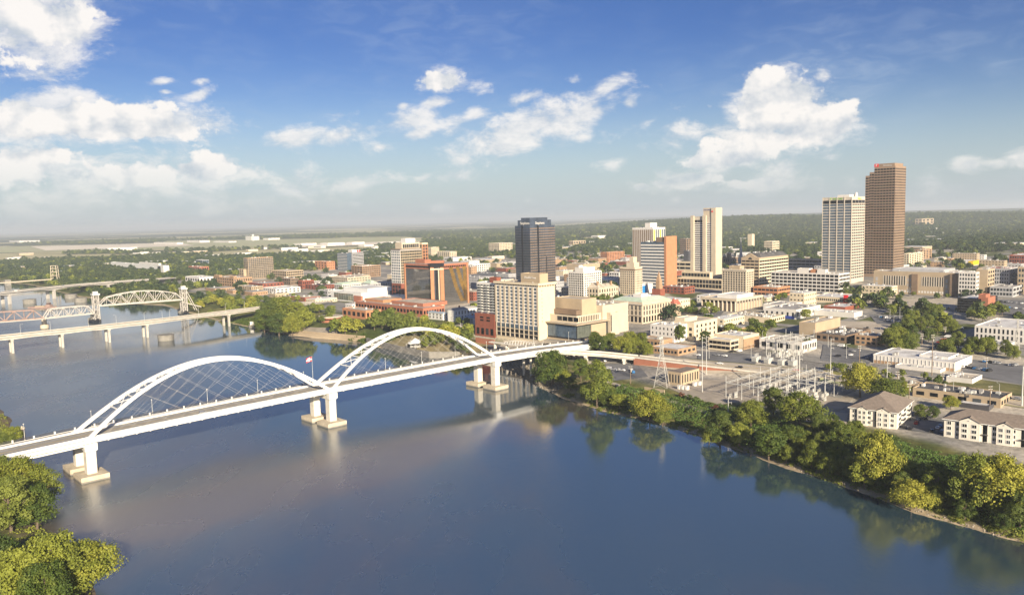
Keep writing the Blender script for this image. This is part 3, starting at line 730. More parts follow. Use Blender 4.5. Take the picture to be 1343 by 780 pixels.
tag(mb.build('bridge_fender', 'dark_concrete', None, (P.x+4, P.y, 0)), 'round dark weedy concrete fender beside a girder bridge pier in the river', 'fender')
i30, i30_line = girder_bridge('road_bridge', 'long tan highway bridge with arched haunches, farthest road bridge on the river', [dl(-120, 397, 19), dl(0, 384, 20), dl(60, 377.5, 20.5), dl(100, 373.5, 20.5), dl(150, 369.5, 20), dl(203, 366, 18), dl(240, 363, 15)], 26, 2.8, 2.2,
    [(-15, 405), (46, 399.5), (100, 392), (150, 384)], 'truss_paint', pier_w=4)
for (x, y) in ((39, 398), (93, 391), (106, 396)):
    P = at(x, y, z=0); mb = MB(); mb.cyl(0, 0, -3, 7.5, 10, 20)
    tag(mb.build('bridge_fender', 'dark_concrete', None, (P.x, P.y, 0)), 'dark round fender cell beside a pier of the tan highway bridge', 'fender', 'fenders of the highway bridge')
# lamps along the first girder bridge
for k, px in enumerate((25, 69, 111, 151, 189, 214, 226, 260, 294, 325)):
    j = min(range(len(ms_line)), key=lambda i: abs(proj(ms_line[i])[0]-px)); p = ms_line[j]
    tag(link('street_lamp', LAMP_ARM, loc=(p.x, p.y, p.z), rot=(0, 0, 1.0+math.pi*(k % 2))), 'tall lamp post on the pale concrete girder bridge', 'street lamp', 'lamp posts on the girder bridge')
# ------------------------------------------------------------------ old rail bridge with the lift span
def truss_span(parent, A, B, width, h_end, h_mid, panels, m, name='truss'):
    """through truss between deck points A and B"""
    A = Vector(A); B = Vector(B); d = (B-A); L = d.length; t = d.normalized(); s = Vector((-t.y, t.x, 0))
    for k in (-1, 1):
        mb = MB(); off = s*(k*width/2); bt = []; tp = []
        for i in range(panels+1):
            f = i/panels; p = A+d*f+off; bt.append(p); tp.append(p+Vector((0, 0, h_end+(h_mid-h_end)*(1-(2*f-1)**2))))
        for a, b in zip(bt, bt[1:]): mb.bar(a, b, .7, 1.0)
        tp2 = tp[1:-1]; up = [bt[0]]+tp2+[bt[-1]]
        for a, b in zip(up, up[1:]): mb.bar(a, b, .8, 1.0)
        for i in range(1, panels): mb.bar(bt[i], tp[i], .45)
        for i in range(1, panels-1):
            if i % 2: mb.bar(tp[i], bt[i+1], .7)
            else: mb.bar(bt[i], tp[i+1], .7)
        mb.build(name, m, parent)
    mb = MB()
    for i in range(1, panels):
        f = i/panels; h = h_end+(h_mid-h_end)*(1-(2*f-1)**2); p = A+d*f+Vector((0, 0, h)); mb.bar(p+s*width/2, p-s*width/2, .4)
        if i < panels-1:
            f2 = (i+1)/panels; h2 = h_end+(h_mid-h_end)*(1-(2*f2-1)**2); q = A+d*f2+Vector((0, 0, h2)); mb.bar(p+s*width/2, q-s*width/2, .25); mb.bar(p-s*width/2, q+s*width/2, .25)
    mb.build('sway_bracing', m, parent)
    mb = MB(); mb.bar(A+Vector((0, 0, -.7)), B+Vector((0, 0, -.7)), width+1, .8); mb.build('deck', 'concrete', parent)
tb = thing('lift_bridge', (0, 0, 0), 'old steel truss railway bridge with a lift span between two tall towers', 'bridge')
zt_ = 15
jA = Vector(dl(-75, 427.5, zt_)); jB = Vector(dl(57, 417, zt_)); jC = Vector(dl(122, 410.5, zt_)); jD = Vector(dl(129, 400.5, zt_+9)); jE = Vector(dl(238, 392.5, zt_+8))
truss_span(tb, jA, jB, 8, 10.5, 11.5, 10, 'rust_steel'); truss_span(tb, jB, jC, 8, 10, 11, 8, 'truss_paint')
truss_span(tb, jD, jE, 9, 7, 15.5, 12, 'truss_paint')
def lift_tower(P, H, back):
    mb = MB(); w = 9.0; d = 6.0
    dirv = (jE-jD); dirv.z = 0; dirv.normalize(); s = Vector((-dirv.y, dirv.x, 0)); base = Vector((P.x, P.y, 6))
    cs = [base+dirv*(a*d/2)+s*(b*w/2) for a, b in ((-1, -1), (1, -1), (1, 1), (-1, 1))]
    for c_ in cs: mb.bar(c_, c_+Vector((0, 0, H)), .9)
    for k in range(5):
        z0 = H*k/5; z1 = H*(k+1)/5
        for a, b in ((0, 1), (1, 2), (2, 3), (3, 0)):
            mb.bar(cs[a]+Vector((0, 0, z0)), cs[b]+Vector((0, 0, z1)), .35); mb.bar(cs[b]+Vector((0, 0, z0)), cs[a]+Vector((0, 0, z1)), .35); mb.bar(cs[a]+Vector((0, 0, z1)), cs[b]+Vector((0, 0, z1)), .5)
    if back:
        for b in (-1, 1): mb.bar(base+dirv*(back*16)+s*(b*w/2), base+dirv*(back*3)+s*(b*w/2)+Vector((0, 0, H*.9)), .8)
    mb.build('lift_tower', 'truss_paint', tb)
    mb = MB(); c_ = base+Vector((0, 0, H)); mb.bar(c_-dirv*4.5, c_+dirv*4.5, w+2, 2.2); mb.bar(c_-dirv*3+Vector((0, 0, 2.4)), c_+dirv*3+Vector((0, 0, 2.4)), 4, 2.6); mb.build('machine_house', 'galvanised', tb)
lift_tower(jD-(jE-jD).normalized()*3, 33, 0); lift_tower(jE+(jE-jD).normalized()*3, 32, 1)
for (x, y, w) in ((-12, 437, 4), (58.5, 430, 4), (124, 421, 6.5), (240, 409, 6)):
    P = at(x, y, z=0); mb = MB(); mb.cyl(0, 0, -3, 14.2, w*.8, 16, r2=w*.7); mb.cyl(0, 0, -3, 4.5, w*1.25, 16)
    mb.build('pier', 'footing_concrete' if x < 100 else 'dark_concrete', tb, (P.x, P.y, 0))
mb = MB(); mb.bar(jE+Vector((0, 0, -4)), Vector(dl(262, 402, 10)), 8, 1.4); mb.build('approach_deck', 'concrete', tb)
# far low bridge, the last before the bend
fb = thing('rail_bridge', (0, 0, 0), 'thin dark rail bridge crossing the far bend of the river', 'bridge')
a = Vector(dl(-90, 377.5, 14)); b2 = Vector(dl(112, 363, 14)); mb = MB(); mb.bar(a, b2, 8, 2.2); mb.build('deck', 'footing_concrete', fb)
for x, y in ((10, 374), (67, 375)):
    P = at(x, y, z=0); mb = MB(); mb.box(-6, -7, -3, 6, 7, 12.8); mb.build('pier', 'dark_concrete', fb, (P.x, P.y, 0), GRID_ROT)
mb = MB(); P = a.lerp(b2, .78); w_ = 7
for sx in (-1, 1):
    for sy in (-1, 1): mb.bar((P.x+sx*w_, P.y+sy*4, 14), (P.x+sx*w_*.8, P.y+sy*4, 44), 1.2)
for z in (22, 30, 38, 44): mb.box(P.x-w_, P.y-4, z-.5, P.x+w_, P.y+4, z+.5)
mb.build('lift_tower', 'footing_concrete', fb)
# ------------------------------------------------------------------ building kit
FOOT = []     # footprints in u, v kept clear of fillers and trees
def solve(fn, lo, hi, target, inc):
    for _ in range(50):
        mid = (lo+hi)/2
        if (fn(mid) < target) == inc: lo = mid
        else: hi = mid
    return (lo+hi)/2
class Bld:
    """a building with its near corner at the origin: x runs along the sunny right face, y along the left face"""
    def __init__(s, name, label, cx, by, lx, rx, ty, cat='building', rot=0.0, group=None, wall='cream', roof='roof_grey', para=.9, body=True, wmax=400, z=None, w=None, d=None, h=None):
        O = at(cx, by) if z is None else at(cx, by, z=z)
        s.O = O; s.rot = GRID_ROT+R(rot)
        s.X = Vector((math.cos(s.rot), math.sin(s.rot), 0)); s.Y = Vector((-s.X.y, s.X.x, 0))
        s.h = h or solve(lambda q: proj(O+Vector((0, 0, q)))[1], 1, 400, ty, False)
        mz = Vector((0, 0, s.h/2))
        s.d = d or (solve(lambda q: proj(O+mz+s.Y*q)[0], .5, wmax, lx, False) if lx is not None else 15)
        s.w = w or (solve(lambda q: proj(O+mz+s.X*q)[0], .5, wmax, rx, True) if rx is not None else 15)
        s.wall = wall; s.e = thing(name, (O.x, O.y, O.z), label, cat, s.rot, group)
        u, v = uv(O); FOOT.append((u-3, v-3, u+s.w+3, v+s.d+3)); s.roofm = roof; s.para = para
        if body: s.block('wall', 0, 0, 0, s.w, s.d, s.h, wall, roof)
        s.cache = {}
    def at(s, x, y, z): return s.O+s.X*x+s.Y*y+Vector((0, 0, z))
    def block(s, name, x0, y0, z0, x1, y1, z1, wall=None, roof=None, para=None, parent=None):
        """walls with a parapet and a separate roof sheet"""
        wall = wall or s.wall; roof = roof or s.roofm; p = s.para if para is None else para
        low = -3 if z0 <= 0 else z0
        mb = MB(); mb.box(x0, y0, low, x1, y1, z1-p)
        if p > 0:
            t = .45
            mb.box(x0, y0, z1-p, x1, y0+t, z1); mb.box(x0, y1-t, z1-p, x1, y1, z1); mb.box(x0, y0+t, z1-p, x0+t, y1-t, z1); mb.box(x1-t, y0+t, z1-p, x1, y1-t, z1)
        o = mb.build(name, wall, parent or s.e)
        r = MB(); t = .46; r.box(x0+t, y0+t, z1-p+.004, x1-t, y1-t, z1-p+.12); r.build('roof', roof, parent or s.e)
        return o
    def part(s, name, m, fn, parent=None):
        mb = MB(); fn(mb); return mb.build(name, m, parent or s.e)
    def bx(s, name, m, *a, parent=None): return s.part(name, m, lambda q: q.box(*a), parent)
    def winmesh(s, w, h, side, glass, frame, name):
        k = (round(w, 2), round(h, 2), side, glass, frame)
        if k in s.cache: return s.cache[k]
        mb = MB(); t = .06
        def B(a0, z0, a1, z1, th, m):
            if side == 'L': mb.box(-th, a0, z0, th, a1, z1, m)
            else: mb.box(a0, -th, z0, a1, th, z1, m)
        B(-w/2, -h/2, w/2, h/2, t, 0)
        if frame:
            f = min(.16, w*.12)
            for a in ((-w/2-f, -h/2-f, w/2+f, -h/2), (-w/2-f, h/2, w/2+f, h/2+f), (-w/2-f, -h/2, -w/2, h/2), (w/2, -h/2, w/2+f, h/2), (-f/3, -h/2, f/3, h/2)): B(*a, t+.07, 1)
        s.cache[k] = mb.mesh(name, [glass, frame or glass]); return s.cache[k]
    def windows(s, side, nx, ny, z0, z1, ww=.5, wh=.5, glass='glass', frame=None, e0=.5, e1=.5, a0=0, a1=None, off=0.0, name='window', grid=0, gm=None, skip=None, piers=True, bands=True, arch=False, parent=None):
        """nx by ny windows on the left (x = off) or right (y = off) face between heights z0, z1; grid > 0 adds piers and spandrels standing proud"""
        L = s.d if side == 'L' else s.w
        a1 = L if a1 is None else a1; a0 += e0; a1 -= e1
        cw = (a1-a0)/nx; ch = (z1-z0)/ny; f_ = 1.2 if grid else 1.15; ww = min(.94, ww*f_); wh = min(.94, wh*f_); grid *= .6; w = cw*ww; h = ch*wh; me = s.winmesh(w, h, side, glass, frame, name)
        rest = []
        cnt = getattr(s, 'n_'+name, 0)
        for j in range(ny):
            for i in range(nx):
                if skip and skip(i, j): continue
                c = a0+cw*(i+.5); z = z0+ch*(j+.5)
                loc = (off-.02, c, z) if side == 'L' else (c, off-.02, z)
                if cnt < 100: link(name, me, parent or s.e, loc); cnt += 1
                else: rest.append(loc)
        setattr(s, 'n_'+name, cnt)
        if rest:
            mb = MB()
            for (x, y, z) in rest:
                if side == 'L': mb.box(x-.06, y-w/2, z-h/2, x+.06, y+w/2, z+h/2)
                else: mb.box(x-w/2, y-.06, z-h/2, x+w/2, y+.06, z+h/2)
            o = mb.build(name, glass, parent or s.e); o['kind'] = 'stuff'
        if grid:
            mb = MB()
            def B(b0, q0, b1, q1, th):
                if side == 'L': mb.box(off-th, b0, q0, off-.001, b1, q1)
                else: mb.box(b0, off-th, q0, b1, off-.001, q1)
            A0, A1 = a0-e0, a1+e1
            if piers:
                for i in range(nx+1):
                    c = a0+cw*i; q = cw*(1-ww)/2
                    B(max(A0, c-q), z0, min(A1, c+q), z1, grid)
            if bands:
                for j in range(ny+1):
                    z = z0+ch*j; q = ch*(1-wh)/2
                    B(A0+.01, max(z0+.01, z-q), A1-.01, min(z1-.01, z+q), grid*.93)
            mb.build('facade_frame', gm or s.wall, parent or s.e)
    def ribbons(s, side, ny, z0, z1, wh=.5, glass='glass', a0=.6, a1=None, off=0.0, name='window_band', mull=0, mm=None):
        L = (s.d if side == 'L' else s.w) if a1 is None else a1; ch = (z1-z0)/ny
        L -= .6 if a1 is None else 0
        for j in range(ny):
            zc = z0+ch*(j+.5); h = ch*wh/2; mb = MB()
            if side == 'L': mb.box(off-.08, a0, zc-h, off+.1, L, zc+h)
            else: mb.box(a0, off-.08, zc-h, L, off+.1, zc+h)
            mb.build(name, glass, s.e)
        if mull:
            mb = MB(); n = max(1, int((L-a0)/mull))
            for i in range(n+1):
                c = a0+(L-a0)*i/n
                if side == 'L': mb.box(off-.3, c-.18, z0, off-.001, c+.18, z1)
                else: mb.box(c-.18, off-.3, z0, c+.18, off-.001, z1)
            mb.build('mullions', mm or s.wall, s.e)
    def units(s, n, z=None, seed=0, x0=None, y0=None, x1=None, y1=None, big=1.0):
        r = random.Random(seed+int(s.O.x*10)); z = (s.h-s.para+.12) if z is None else z
        x0 = 1.5 if x0 is None else x0; y0 = 1.5 if y0 is None else y0; x1 = s.w-1.5 if x1 is None else x1; y1 = s.d-1.5 if y1 is None else y1
        for i in range(n*2+2):
            a = r.uniform(.8, 3.2)*big; b = r.uniform(.8, 2.8)*big; h = r.uniform(.6, 1.9)*big
            if x1-x0 < a+1 or y1-y0 < b+1: continue
            x = r.uniform(x0, x1-a); y = r.uniform(y0, y1-b)
            mb = MB(); mb.box(x, y, z-.02, x+a, y+b, z+h); mb.box(x+.15, y+.15, z+h, x+a-.15, y+b-.15, z+h+.25)
            mb.build('rooftop_unit', r.choice(['galvanised', 'roof_grey', 'roof_white']), s.e)
    def sign(s, text, side, a, z, size, m, off=0.0, ext=.12):
        c = bpy.data.curves.new('sign_lettering', 'FONT'); c.body = text; c.size = size; c.extrude = ext; c.align_x = 'CENTER'; c.materials.append(MT[m])
        f = bpy.data.objects.new('sign_lettering', c); COL.objects.link(f); bpy.context.view_layer.update()
        me = bpy.data.meshes.new_from_object(f.evaluated_get(bpy.context.evaluated_depsgraph_get())); bpy.data.objects.remove(f); bpy.data.curves.remove(c)
        if not me.materials: me.materials.append(MT[m])
        o = bpy.data.objects.new('sign_lettering', me); COL.objects.link(o); o.parent = s.e
        if side == 'L': o.location = (off-.25, a, z); o.rotation_euler = (R(90), 0, R(-90))
        else: o.location = (a, off-.25, z); o.rotation_euler = (R(90), 0, 0)
        return o
# ------------------------------------------------------------------ the tall buildings
# tallest: brown stone tower with stepped shoulder
b = Bld('office_tower', 'tallest tower, brown stone with a stepped shoulder and a small red sign on top', 1171, 364, 1134, 1186.5, 217.5, wall='tower_stone', roof='roof_dark', body=False)
H = b.h; D = b.d; Wd = b.w; yA = D*.70; yB = D*.86
b.block('wall', 0, 0, 0, Wd, yA, H); b.block('wall', .01, yA+.002, 0, Wd-.01, yB, H*.955); b.block('wall', .02, yB+.002, 0, Wd-.02, D, H*.925)
b.block('crown', Wd*.15, D*.08, H-.5, Wd*.95, yA*.95, H+4.5, 'tower_stone', 'roof_dark')
NF = 40
for (a0, a1, hh) in ((.3, yA-.15, 1.0), (yA+.15, yB-.1, .955), (yB+.1, D-.4, .925)): 
    n = int(NF*hh); b.ribbons('L', n, 4, H*hh-2, .60, 'glass_black', a0, a1)
b.ribbons('R', NF, 4, H-2, .58, 'glass_black')
mb = MB()
for side, L in (('L', D), ('R', Wd)):
    n = 10 if side == 'L' else 9
    for i in range(n+1):
        c_ = L*i/n; top = H-2 if side == 'R' or c_ < yA else (H*.955-2 if c_ < yB else H*.925-2)
        if side == 'L': mb.box(-.16, max(0, c_-.28), 0, -.001, min(L, c_+.28), top)
        else: mb.box(max(0, c_-.65), -.2, 0, min(L, c_+.65), -.001, top)
mb.build('mullions', 'tower_stone', b.e)
sg = b.bx('sign_panel', 'red_sign', -.5, yA*.80, H-.2, -.05, yA*1.0, H+4.4)
b.sign('Simmons', 'L', yA*.45, H+.6, 3.4, 'white_wall', off=Wd*.15)
b.part('logo', 'white_wall', lambda q: (q.bar((-.6, yA*.93, H+.7), (-.6, yA*.87, H+3.6), .3, .9), q.bar((-.6, yA*.94, H+3.3), (-.6, yA*.86, H+3.3), .3, .7)))
# second tower
b = Bld('office_tower', 'white framed glass office tower standing just left of the tallest brown tower', 1115.5, 372, 1078, 1133.5, 258, wall='pale_stone', roof='roof_grey')
H = b.h
b.windows('L', 16, 27, 6, H*.925, .93, .62, 'glass_blue', grid=.0)
b.windows('L', 4, 1, H*.925, H*.965, .92, .9, 'glass_black', name='louvre')
b.part('facade_frame', 'pale_stone', lambda q: [q.box(-.5, max(0, b.d*i/4-.6), 0, -.001, min(b.d, b.d*i/4+.6), H) for i in range(5)])
b.windows('R', 7, 27, 6, H*.925, .62, .5, 'glass_black', grid=.35)
b.windows('R', 4, 1, H*.925, H*.965, .8, .9, 'glass_black', name='louvre')
b.block('penthouse', b.w*.25, b.d*.2, H-.6, b.w*.9, b.d*.6, H+3.2, 'white_wall')
b.part('antenna_dome', 'white_wall', lambda q: q.cyl(b.w*.6, b.d*.13, H-.7, H+6, 2.4, 12, r2=1.4))
b.sign('REGIONS', 'L', b.d*.48, H*.972, 3.2, 'sign_green'); b.sign('Regions', 'R', b.w*.55, H*.972, 3.2, 'sign_lime')
b.part('logo', 'sign_green', lambda q: q.prism([(-.35, b.d*.78), (-.05, b.d*.78), (-.05, b.d*.70), (-.35, b.d*.70)], H*.972, [H*.972+.5, H*.972+.5, H*.972+3, H*.972+3]))
# dark bronze glass tower
b = Bld('office_tower', 'dark bronze glass tower with stepped top behind the cream hotel', 697, 400, 676.5, 728.5, 296, wall='glass_bronze', roof='roof_dark', body=False)
H = b.h; w_, d_ = b.w, b.d; H2 = solve(lambda q: proj(b.O+Vector((0, 0, q)))[1], 1, 300, 285.5, False)
for (x0, y0, x1, y1, z0, z1) in ((0, 0, w_, d_, 0, H), (2.5, 2.5, w_-4, d_-2.5, H-.9, H2-3), (5, 5, w_-8, d_-6, H2-3.9, H2), (w_+.002, 3, w_+2.2, d_-5, 0, H*.55)):
    b.block('wall', x0, y0, z0, x1, y1, z1, 'glass_bronze', 'roof_dark', para=.6)
n = 29
for j in range(n):
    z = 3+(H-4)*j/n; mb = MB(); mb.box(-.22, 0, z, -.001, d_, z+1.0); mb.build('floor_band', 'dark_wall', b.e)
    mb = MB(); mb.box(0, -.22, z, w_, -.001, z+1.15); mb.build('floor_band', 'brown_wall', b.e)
b.part('corner_notch', 'glass_black', lambda q: (q.box(-.5, d_*.47, 0, -.002, d_*.55, H), q.box(w_*.28, -.5, H*.0, w_*.34, -.002, H), q.box(w_*.62, -.4, 0, w_*.65, -.002, H*.6)))
b.part('mullions', 'glass_mirror', lambda q: [q.box(w_*t-.2, -.3, 3, w_*t+.2, -.001, H-2) for t in (.08, .16, .24, .42, .5, .58, .72, .8, .88, .95)])
b.sign('Stephens', 'L', d_*.42, H2-8.2, 4.5, 'white_wall', off=2.5); b.sign('Stephens', 'R', w_*.45, H2-8.2, 4.5, 'white_wall', off=2.5)
# tower with the tall concrete end and service shaft
b = Bld('office_tower', 'slim pale tower with concrete piers and a tall sign block on its roof', 938.3, 366, 906.7, 946.5, 283.5, wall='pale_stone', roof='roof_grey')
H = b.h; H2 = solve(lambda q: proj(b.O+Vector((0, 0, q)))[1], 1, 300, 272.5, False)
b.block('shaft', -1.2, -1.0, 0, b.w*.96, b.d*.16, H2, 'cream_stone'); b.block('shaft', 0.2, b.d*.16+.002, H-1.2, b.w*.96, b.d*.5, H2, 'cream_stone')
b.bx('pier', 'cream_stone', -2.4, b.d*.36, -3, -.002, b.d*.50, H+1.5); b.bx('pier', 'cream_stone', -2.4, b.d*.87, -3, -.002, b.d*1.0, H+1.5)
b.windows('L', 7, 24, 5, H*.90, .8, .42, 'glass', a0=b.d*.50, a1=b.d*.87, grid=.3, gm='white_wall'); b.windows('L', 4, 24, 5, H*.90, .7, .42, 'glass', a0=b.d*.17, a1=b.d*.36, grid=.3, gm='white_wall')
b.windows('L', 3, 1, H*.905, H*.945, .8, .85, 'glass_black', a0=b.d*.50, a1=b.d*.87, name='louvre')
b.windows('R', 3, 24, 5, H*.95, .3, .4, 'glass', off=-.9, a0=b.w*.62)
b.sign('Bank of America', 'L', b.d*.30, H2-3.6, 2.3, 'sign_blue', off=.2); b.part('logo', 'red_sign', lambda q: q.box(-1.4, b.d*.08, H2-6.5, -1.2, b.d*.15, H2-4.5))
# striped tower
b = Bld('office_tower', 'tower with tall tan and white vertical stripes behind the orange ended office', 857, 372, 829.5, 872.6, 298.5, wall='white_wall', roof='roof_white')
for side, L, nn in (('L', b.d, 11), ('R', b.w, 6)):
    for i in range(nn):
        c0 = L*(i+.18)/nn; c1 = L*(i+.82)/nn; mb = MB()
        if side == 'L': mb.box(-.1, c0, 2, -.001, c1, b.h-3)
        else: mb.box(c0, -.1, 2, c1, -.001, b.h-3)
        mb.build('window_strip', 'brown_wall' if side == 'L' else ('glass_blue' if i % 3 else 'yellow_panel'), b.e)
b.block('penthouse', b.w*.2, b.d*.25, b.h-.6, b.w*.75, b.d*.5, b.h+7, 'white_wall'); b.units(3)
# orange-ended slab
b = Bld('office_tower', 'slab office with pale window bands and a blank orange brick end wall', 871.5, 379, 840.5, 885, 317.5, wall='glass_blue', roof='roof_dark')
n = 14
for j in range(n):
    z = 3+(b.h-4)*j/n; b.bx('spandrel', 'white_wall', -.3, 0, z, -.001, b.d, z+(b.h-4)/n*.5)
b.block('brick_end', -.5, -3.5, 0, b.w, -.003, b.h*1.12, 'orange_brick', 'roof_tan')
b.block('penthouse', 1, b.d*.02, b.h-.6, b.w*.8, b.d*.35, b.h*1.1, 'brown_wall'); b.units(4, big=1.6)
# white grid of square windows
b = Bld('office_building', 'white office block with a grid of square windows and rooftop drums', 766, 392, 745.8, 789, 356.5, wall='white_wall', roof='roof_white')
b.windows('L', 7, 10, 3, b.h-2, .62, .56, 'glass_black', grid=.5); b.windows('R', 9, 10, 3, b.h-2, .5, .5, 'glass_black', grid=.5)
b.block('penthouse', b.w*.15, b.d*.2, b.h-.6, b.w*.8, b.d*.75, b.h+5, 'white_wall'); b.part('cooling_drum', 'white_wall', lambda q: q.cyl(b.w*.25, b.d*.5, b.h+4, b.h+8, 4, 16, r2=2.8))
# cream old hotel tower
b = Bld('apartment_tower', 'cream old tower block with dark cornice and stepped penthouse', 833, 388, 812.8, 842.3, 350.5, wall='cream_stone', roof='roof_tan')
b.windows('L', 7, 10, 2, b.h-5, .4, .5, 'glass'); b.windows('R', 5, 10, 2, b.h-5, .4, .5, 'glass')
b.part('cornice', 'brown_wall', lambda q: (q.box(-.7, -.7, b.h-4, -.002, b.d+.5, b.h-2.6), q.box(0, -.7, b.h-4, b.w, -.002, b.h-2.6)))
b.block('penthouse', b.w*.1, b.d*.1, b.h-.6, b.w*.8, b.d*.6, b.h+6, 'cream_stone'); b.block('penthouse', b.w*.2, b.d*.2, b.h+5.2, b.w*.7, b.d*.45, b.h+13, 'cream_stone')
# the orange and mirror glass hotel with chamfered corner
b = Bld('office_building', 'square block of mirror glass and orange brick with a chamfered corner shaft', 574, 402.5, 531.5, 613.5, 347, wall='glass_mirror', roof='roof_grey', body=False)
H, Wd, D = b.h, b.w, b.d; q_ = 11.0
body = [(q_, 0), (Wd, 0), (Wd, D), (0, D), (0, q_)]
b.part('wall', 'glass_mirror', lambda m_: m_.prism(body, -3, H*.88)); b.part('attic', 'terracotta', lambda m_: m_.prism(body, H*.88+.002, H))
b.part('roof', 'roof_grey', lambda m_: m_.prism([(x*.97+Wd*.015, y*.97+D*.015) for x, y in body], H+.002, H+.3))
b.part('attic_band', 'glass_black', lambda m_: (m_.box(-.06, q_+1, H*.91, -.003, D-2, H*.955), [m_.box(q_+2+i*(Wd-q_-4)/12, -.06, H*.91, q_+2+(i+.75)*(Wd-q_-4)/12, -.003, H*.955) for i in range(12)]))
b.part('floor_lines', 'dark_wall', lambda m_: [(m_.box(-.12, q_+1, z-.09, -.004, D-1, z+.09), m_.box(q_+1, -.12, z-.14, Wd-1, -.004, z+.14)) for z in np.linspace(5, H*.87, 16)])
b.part('mullions', 'dark_wall', lambda m_: ([m_.box(-.1, y-.1, 3, -.005, y+.1, H*.87) for y in np.linspace(q_+1, D-1, 16)], [m_.box(x-.1, -.1, 3, x+.1, -.005, H*.87) for x in np.linspace(q_+1, Wd-1, 18)]))
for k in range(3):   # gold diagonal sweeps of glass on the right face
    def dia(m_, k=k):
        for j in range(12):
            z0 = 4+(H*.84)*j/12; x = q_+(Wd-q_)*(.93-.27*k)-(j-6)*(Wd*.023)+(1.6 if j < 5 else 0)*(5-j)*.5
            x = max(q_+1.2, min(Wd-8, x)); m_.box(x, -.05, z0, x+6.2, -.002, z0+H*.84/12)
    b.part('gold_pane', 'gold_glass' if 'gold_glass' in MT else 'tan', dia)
b.part('corner_post', 'orange_brick', lambda m_: m_.box(-1, D-1.6, -3, .8, D+.6, H-.01)); b.part('corner_post', 'orange_brick', lambda m_: m_.box(Wd-1.2, -1, -3, Wd+.8, .8, H-.01))
# chamfer shaft
cA = Vector((q_, -1.2, 0)); cB = Vector((-1.2, q_, 0)); t_ = (cB-cA).normalized(); n_v = Vector((-1, -1, 0)).normalized(); LL = (cB-cA).length
def chpt(a, o): p = cA+t_*a+n_v*o; return (p.x, p.y)
for a0, a1, m_, o_, z1 in ((0, LL*.26, 'orange_brick', 2.2, H*.93), (LL*.74, LL, 'orange_brick', 2.2, H*.93), (LL*.26, LL*.36, 'brown_wall', 1.0, H*.93), (LL*.36, LL*.42, 'cream', 1.8, H*.93), (LL*.42, LL*.66, 'glass_black', .8, H*.93), (LL*.66, LL*.74, 'dark_wall', 1.5, H*.93)):
    b.part('corner_shaft', m_, lambda k: k.prism([chpt(a1, -2), chpt(a0, -2), chpt(a0, o_), chpt(a1, o_)][::1], -3, z1))
b.part('shaft_cap', 'cream', lambda k: k.prism([chpt(LL, -2), chpt(0, -2), chpt(0, 2.5), chpt(LL, 2.5)], H*.872, H*.905))
b.part('shaft_head', 'glass_black', lambda k: k.prism([chpt(LL*1.02, -4), chpt(-LL*.02, -4), chpt(-LL*.02, 1.8), chpt(LL*1.02, 1.8)], H*.905+.002, H*1.03))
b.part('shaft_head', 'terracotta', lambda k: k.prism([chpt(LL*1.04, -5), chpt(-LL*.04, -5), chpt(-LL*.04, 2.3), chpt(LL*1.04, 2.3)], H*1.03+.002, H*1.085))
b.block('penthouse', Wd*.1, D*.45, H-.2, Wd*.3, D*.75, H*1.1, 'terracotta')
# cream hotel by the bridge
b = Bld('hotel', 'cream riverside hotel with tall window bays above an arched base beside the bridge', 707.5, 447, 650, 728, 372, wall='cream', roof='roof_tan')
H, Wd, D = b.h, b.w, b.d
b.windows('L', 9, 11, H*.26, H*.93, .5, .62, 'glass_blue', grid=.9, bands=False, e0=1, e1=1, gm='cream_stone')
b.part('spandrels', 'white_wall', lambda m_: [m_.box(-.25, 1, z-.75, -.002, D-1, z+.45) for z in np.linspace(H*.26, H*.93, 12)])
b.windows('L', 9, 1, H*.17, H*.255, .72, .85, 'glass_blue', grid=.9, bands=False, e0=1, e1=1, gm='cream_stone', name='tall_window')
b.windows('L', 9, 2, H*.01, H*.165, .7, .72, 'glass_black', grid=.9, e0=1, e1=1, gm='cream_stone', name='arcade_opening')
b.part('roof_band', 'cream', lambda m_: (m_.box(-1.3, -1.3, H*.965, -.003, D+1, H+.4), m_.box(0, -1.3, H*.965, Wd+1, -.003, H+.4)))
b.windows('L', 26, 1, H*.935, H*.965, .6, .8, 'glass_black', name='attic_slot'); b.windows('R', 1, 9, H*.3, H*.9, .07, .25, 'terracotta', e0=Wd*.0, e1=Wd*.6, name='vent')
b.windows('R', 6, 1, H*.935, H*.965, .6, .8, 'brown_wall', name='attic_slot')
b.block('penthouse', 3, D*.02, H-.9, Wd*.65, D*.44, H*1.165, 'tan', 'roof_tan'); b.sign('DoubleTree', 'L', D*.23, H*1.075, 3.0, 'white_wall', off=3); b.units(5)
# balconied apartment block behind the hotel
b2 = Bld('apartment_tower', 'white apartment block with stacked balconies on a red brick base left of the cream hotel', 652, 440, 626, 664, 371, wall='white_wall', roof='roof_white')
H, Wd, D = b2.h, b2.w, b2.d
b2.windows('L', 6, 10, H*.44, H*.96, .7, .6, 'glass', e0=.6, e1=.6)
for j in range(10):
    z = H*.44+(H*.52)*j/10
    for k in (0, 2, 4): b2.bx('balcony', 'galvanised', -2.2, .5+D*k/6, z, -.1, .5+D*(k+1.1)/6, z+1.1)
b2.bx('brick_base', 'red_brick', -3.2, -.4, -3, -.003, D+.4, H*.405); b2.windows('L', 2, 2, H*.25, H*.36, .45, .5, 'glass_black', off=-3.2, e0=4, e1=5, name='brick_opening'); b2.windows('L', 4, 1, 0, H*.13, .5, .95, 'glass_black', off=-3.2, name='base_opening')
b2.block('penthouse', 2, 1, H-.6, Wd*.6, D*.4, H+5, 'red_brick'); b2.units(2)
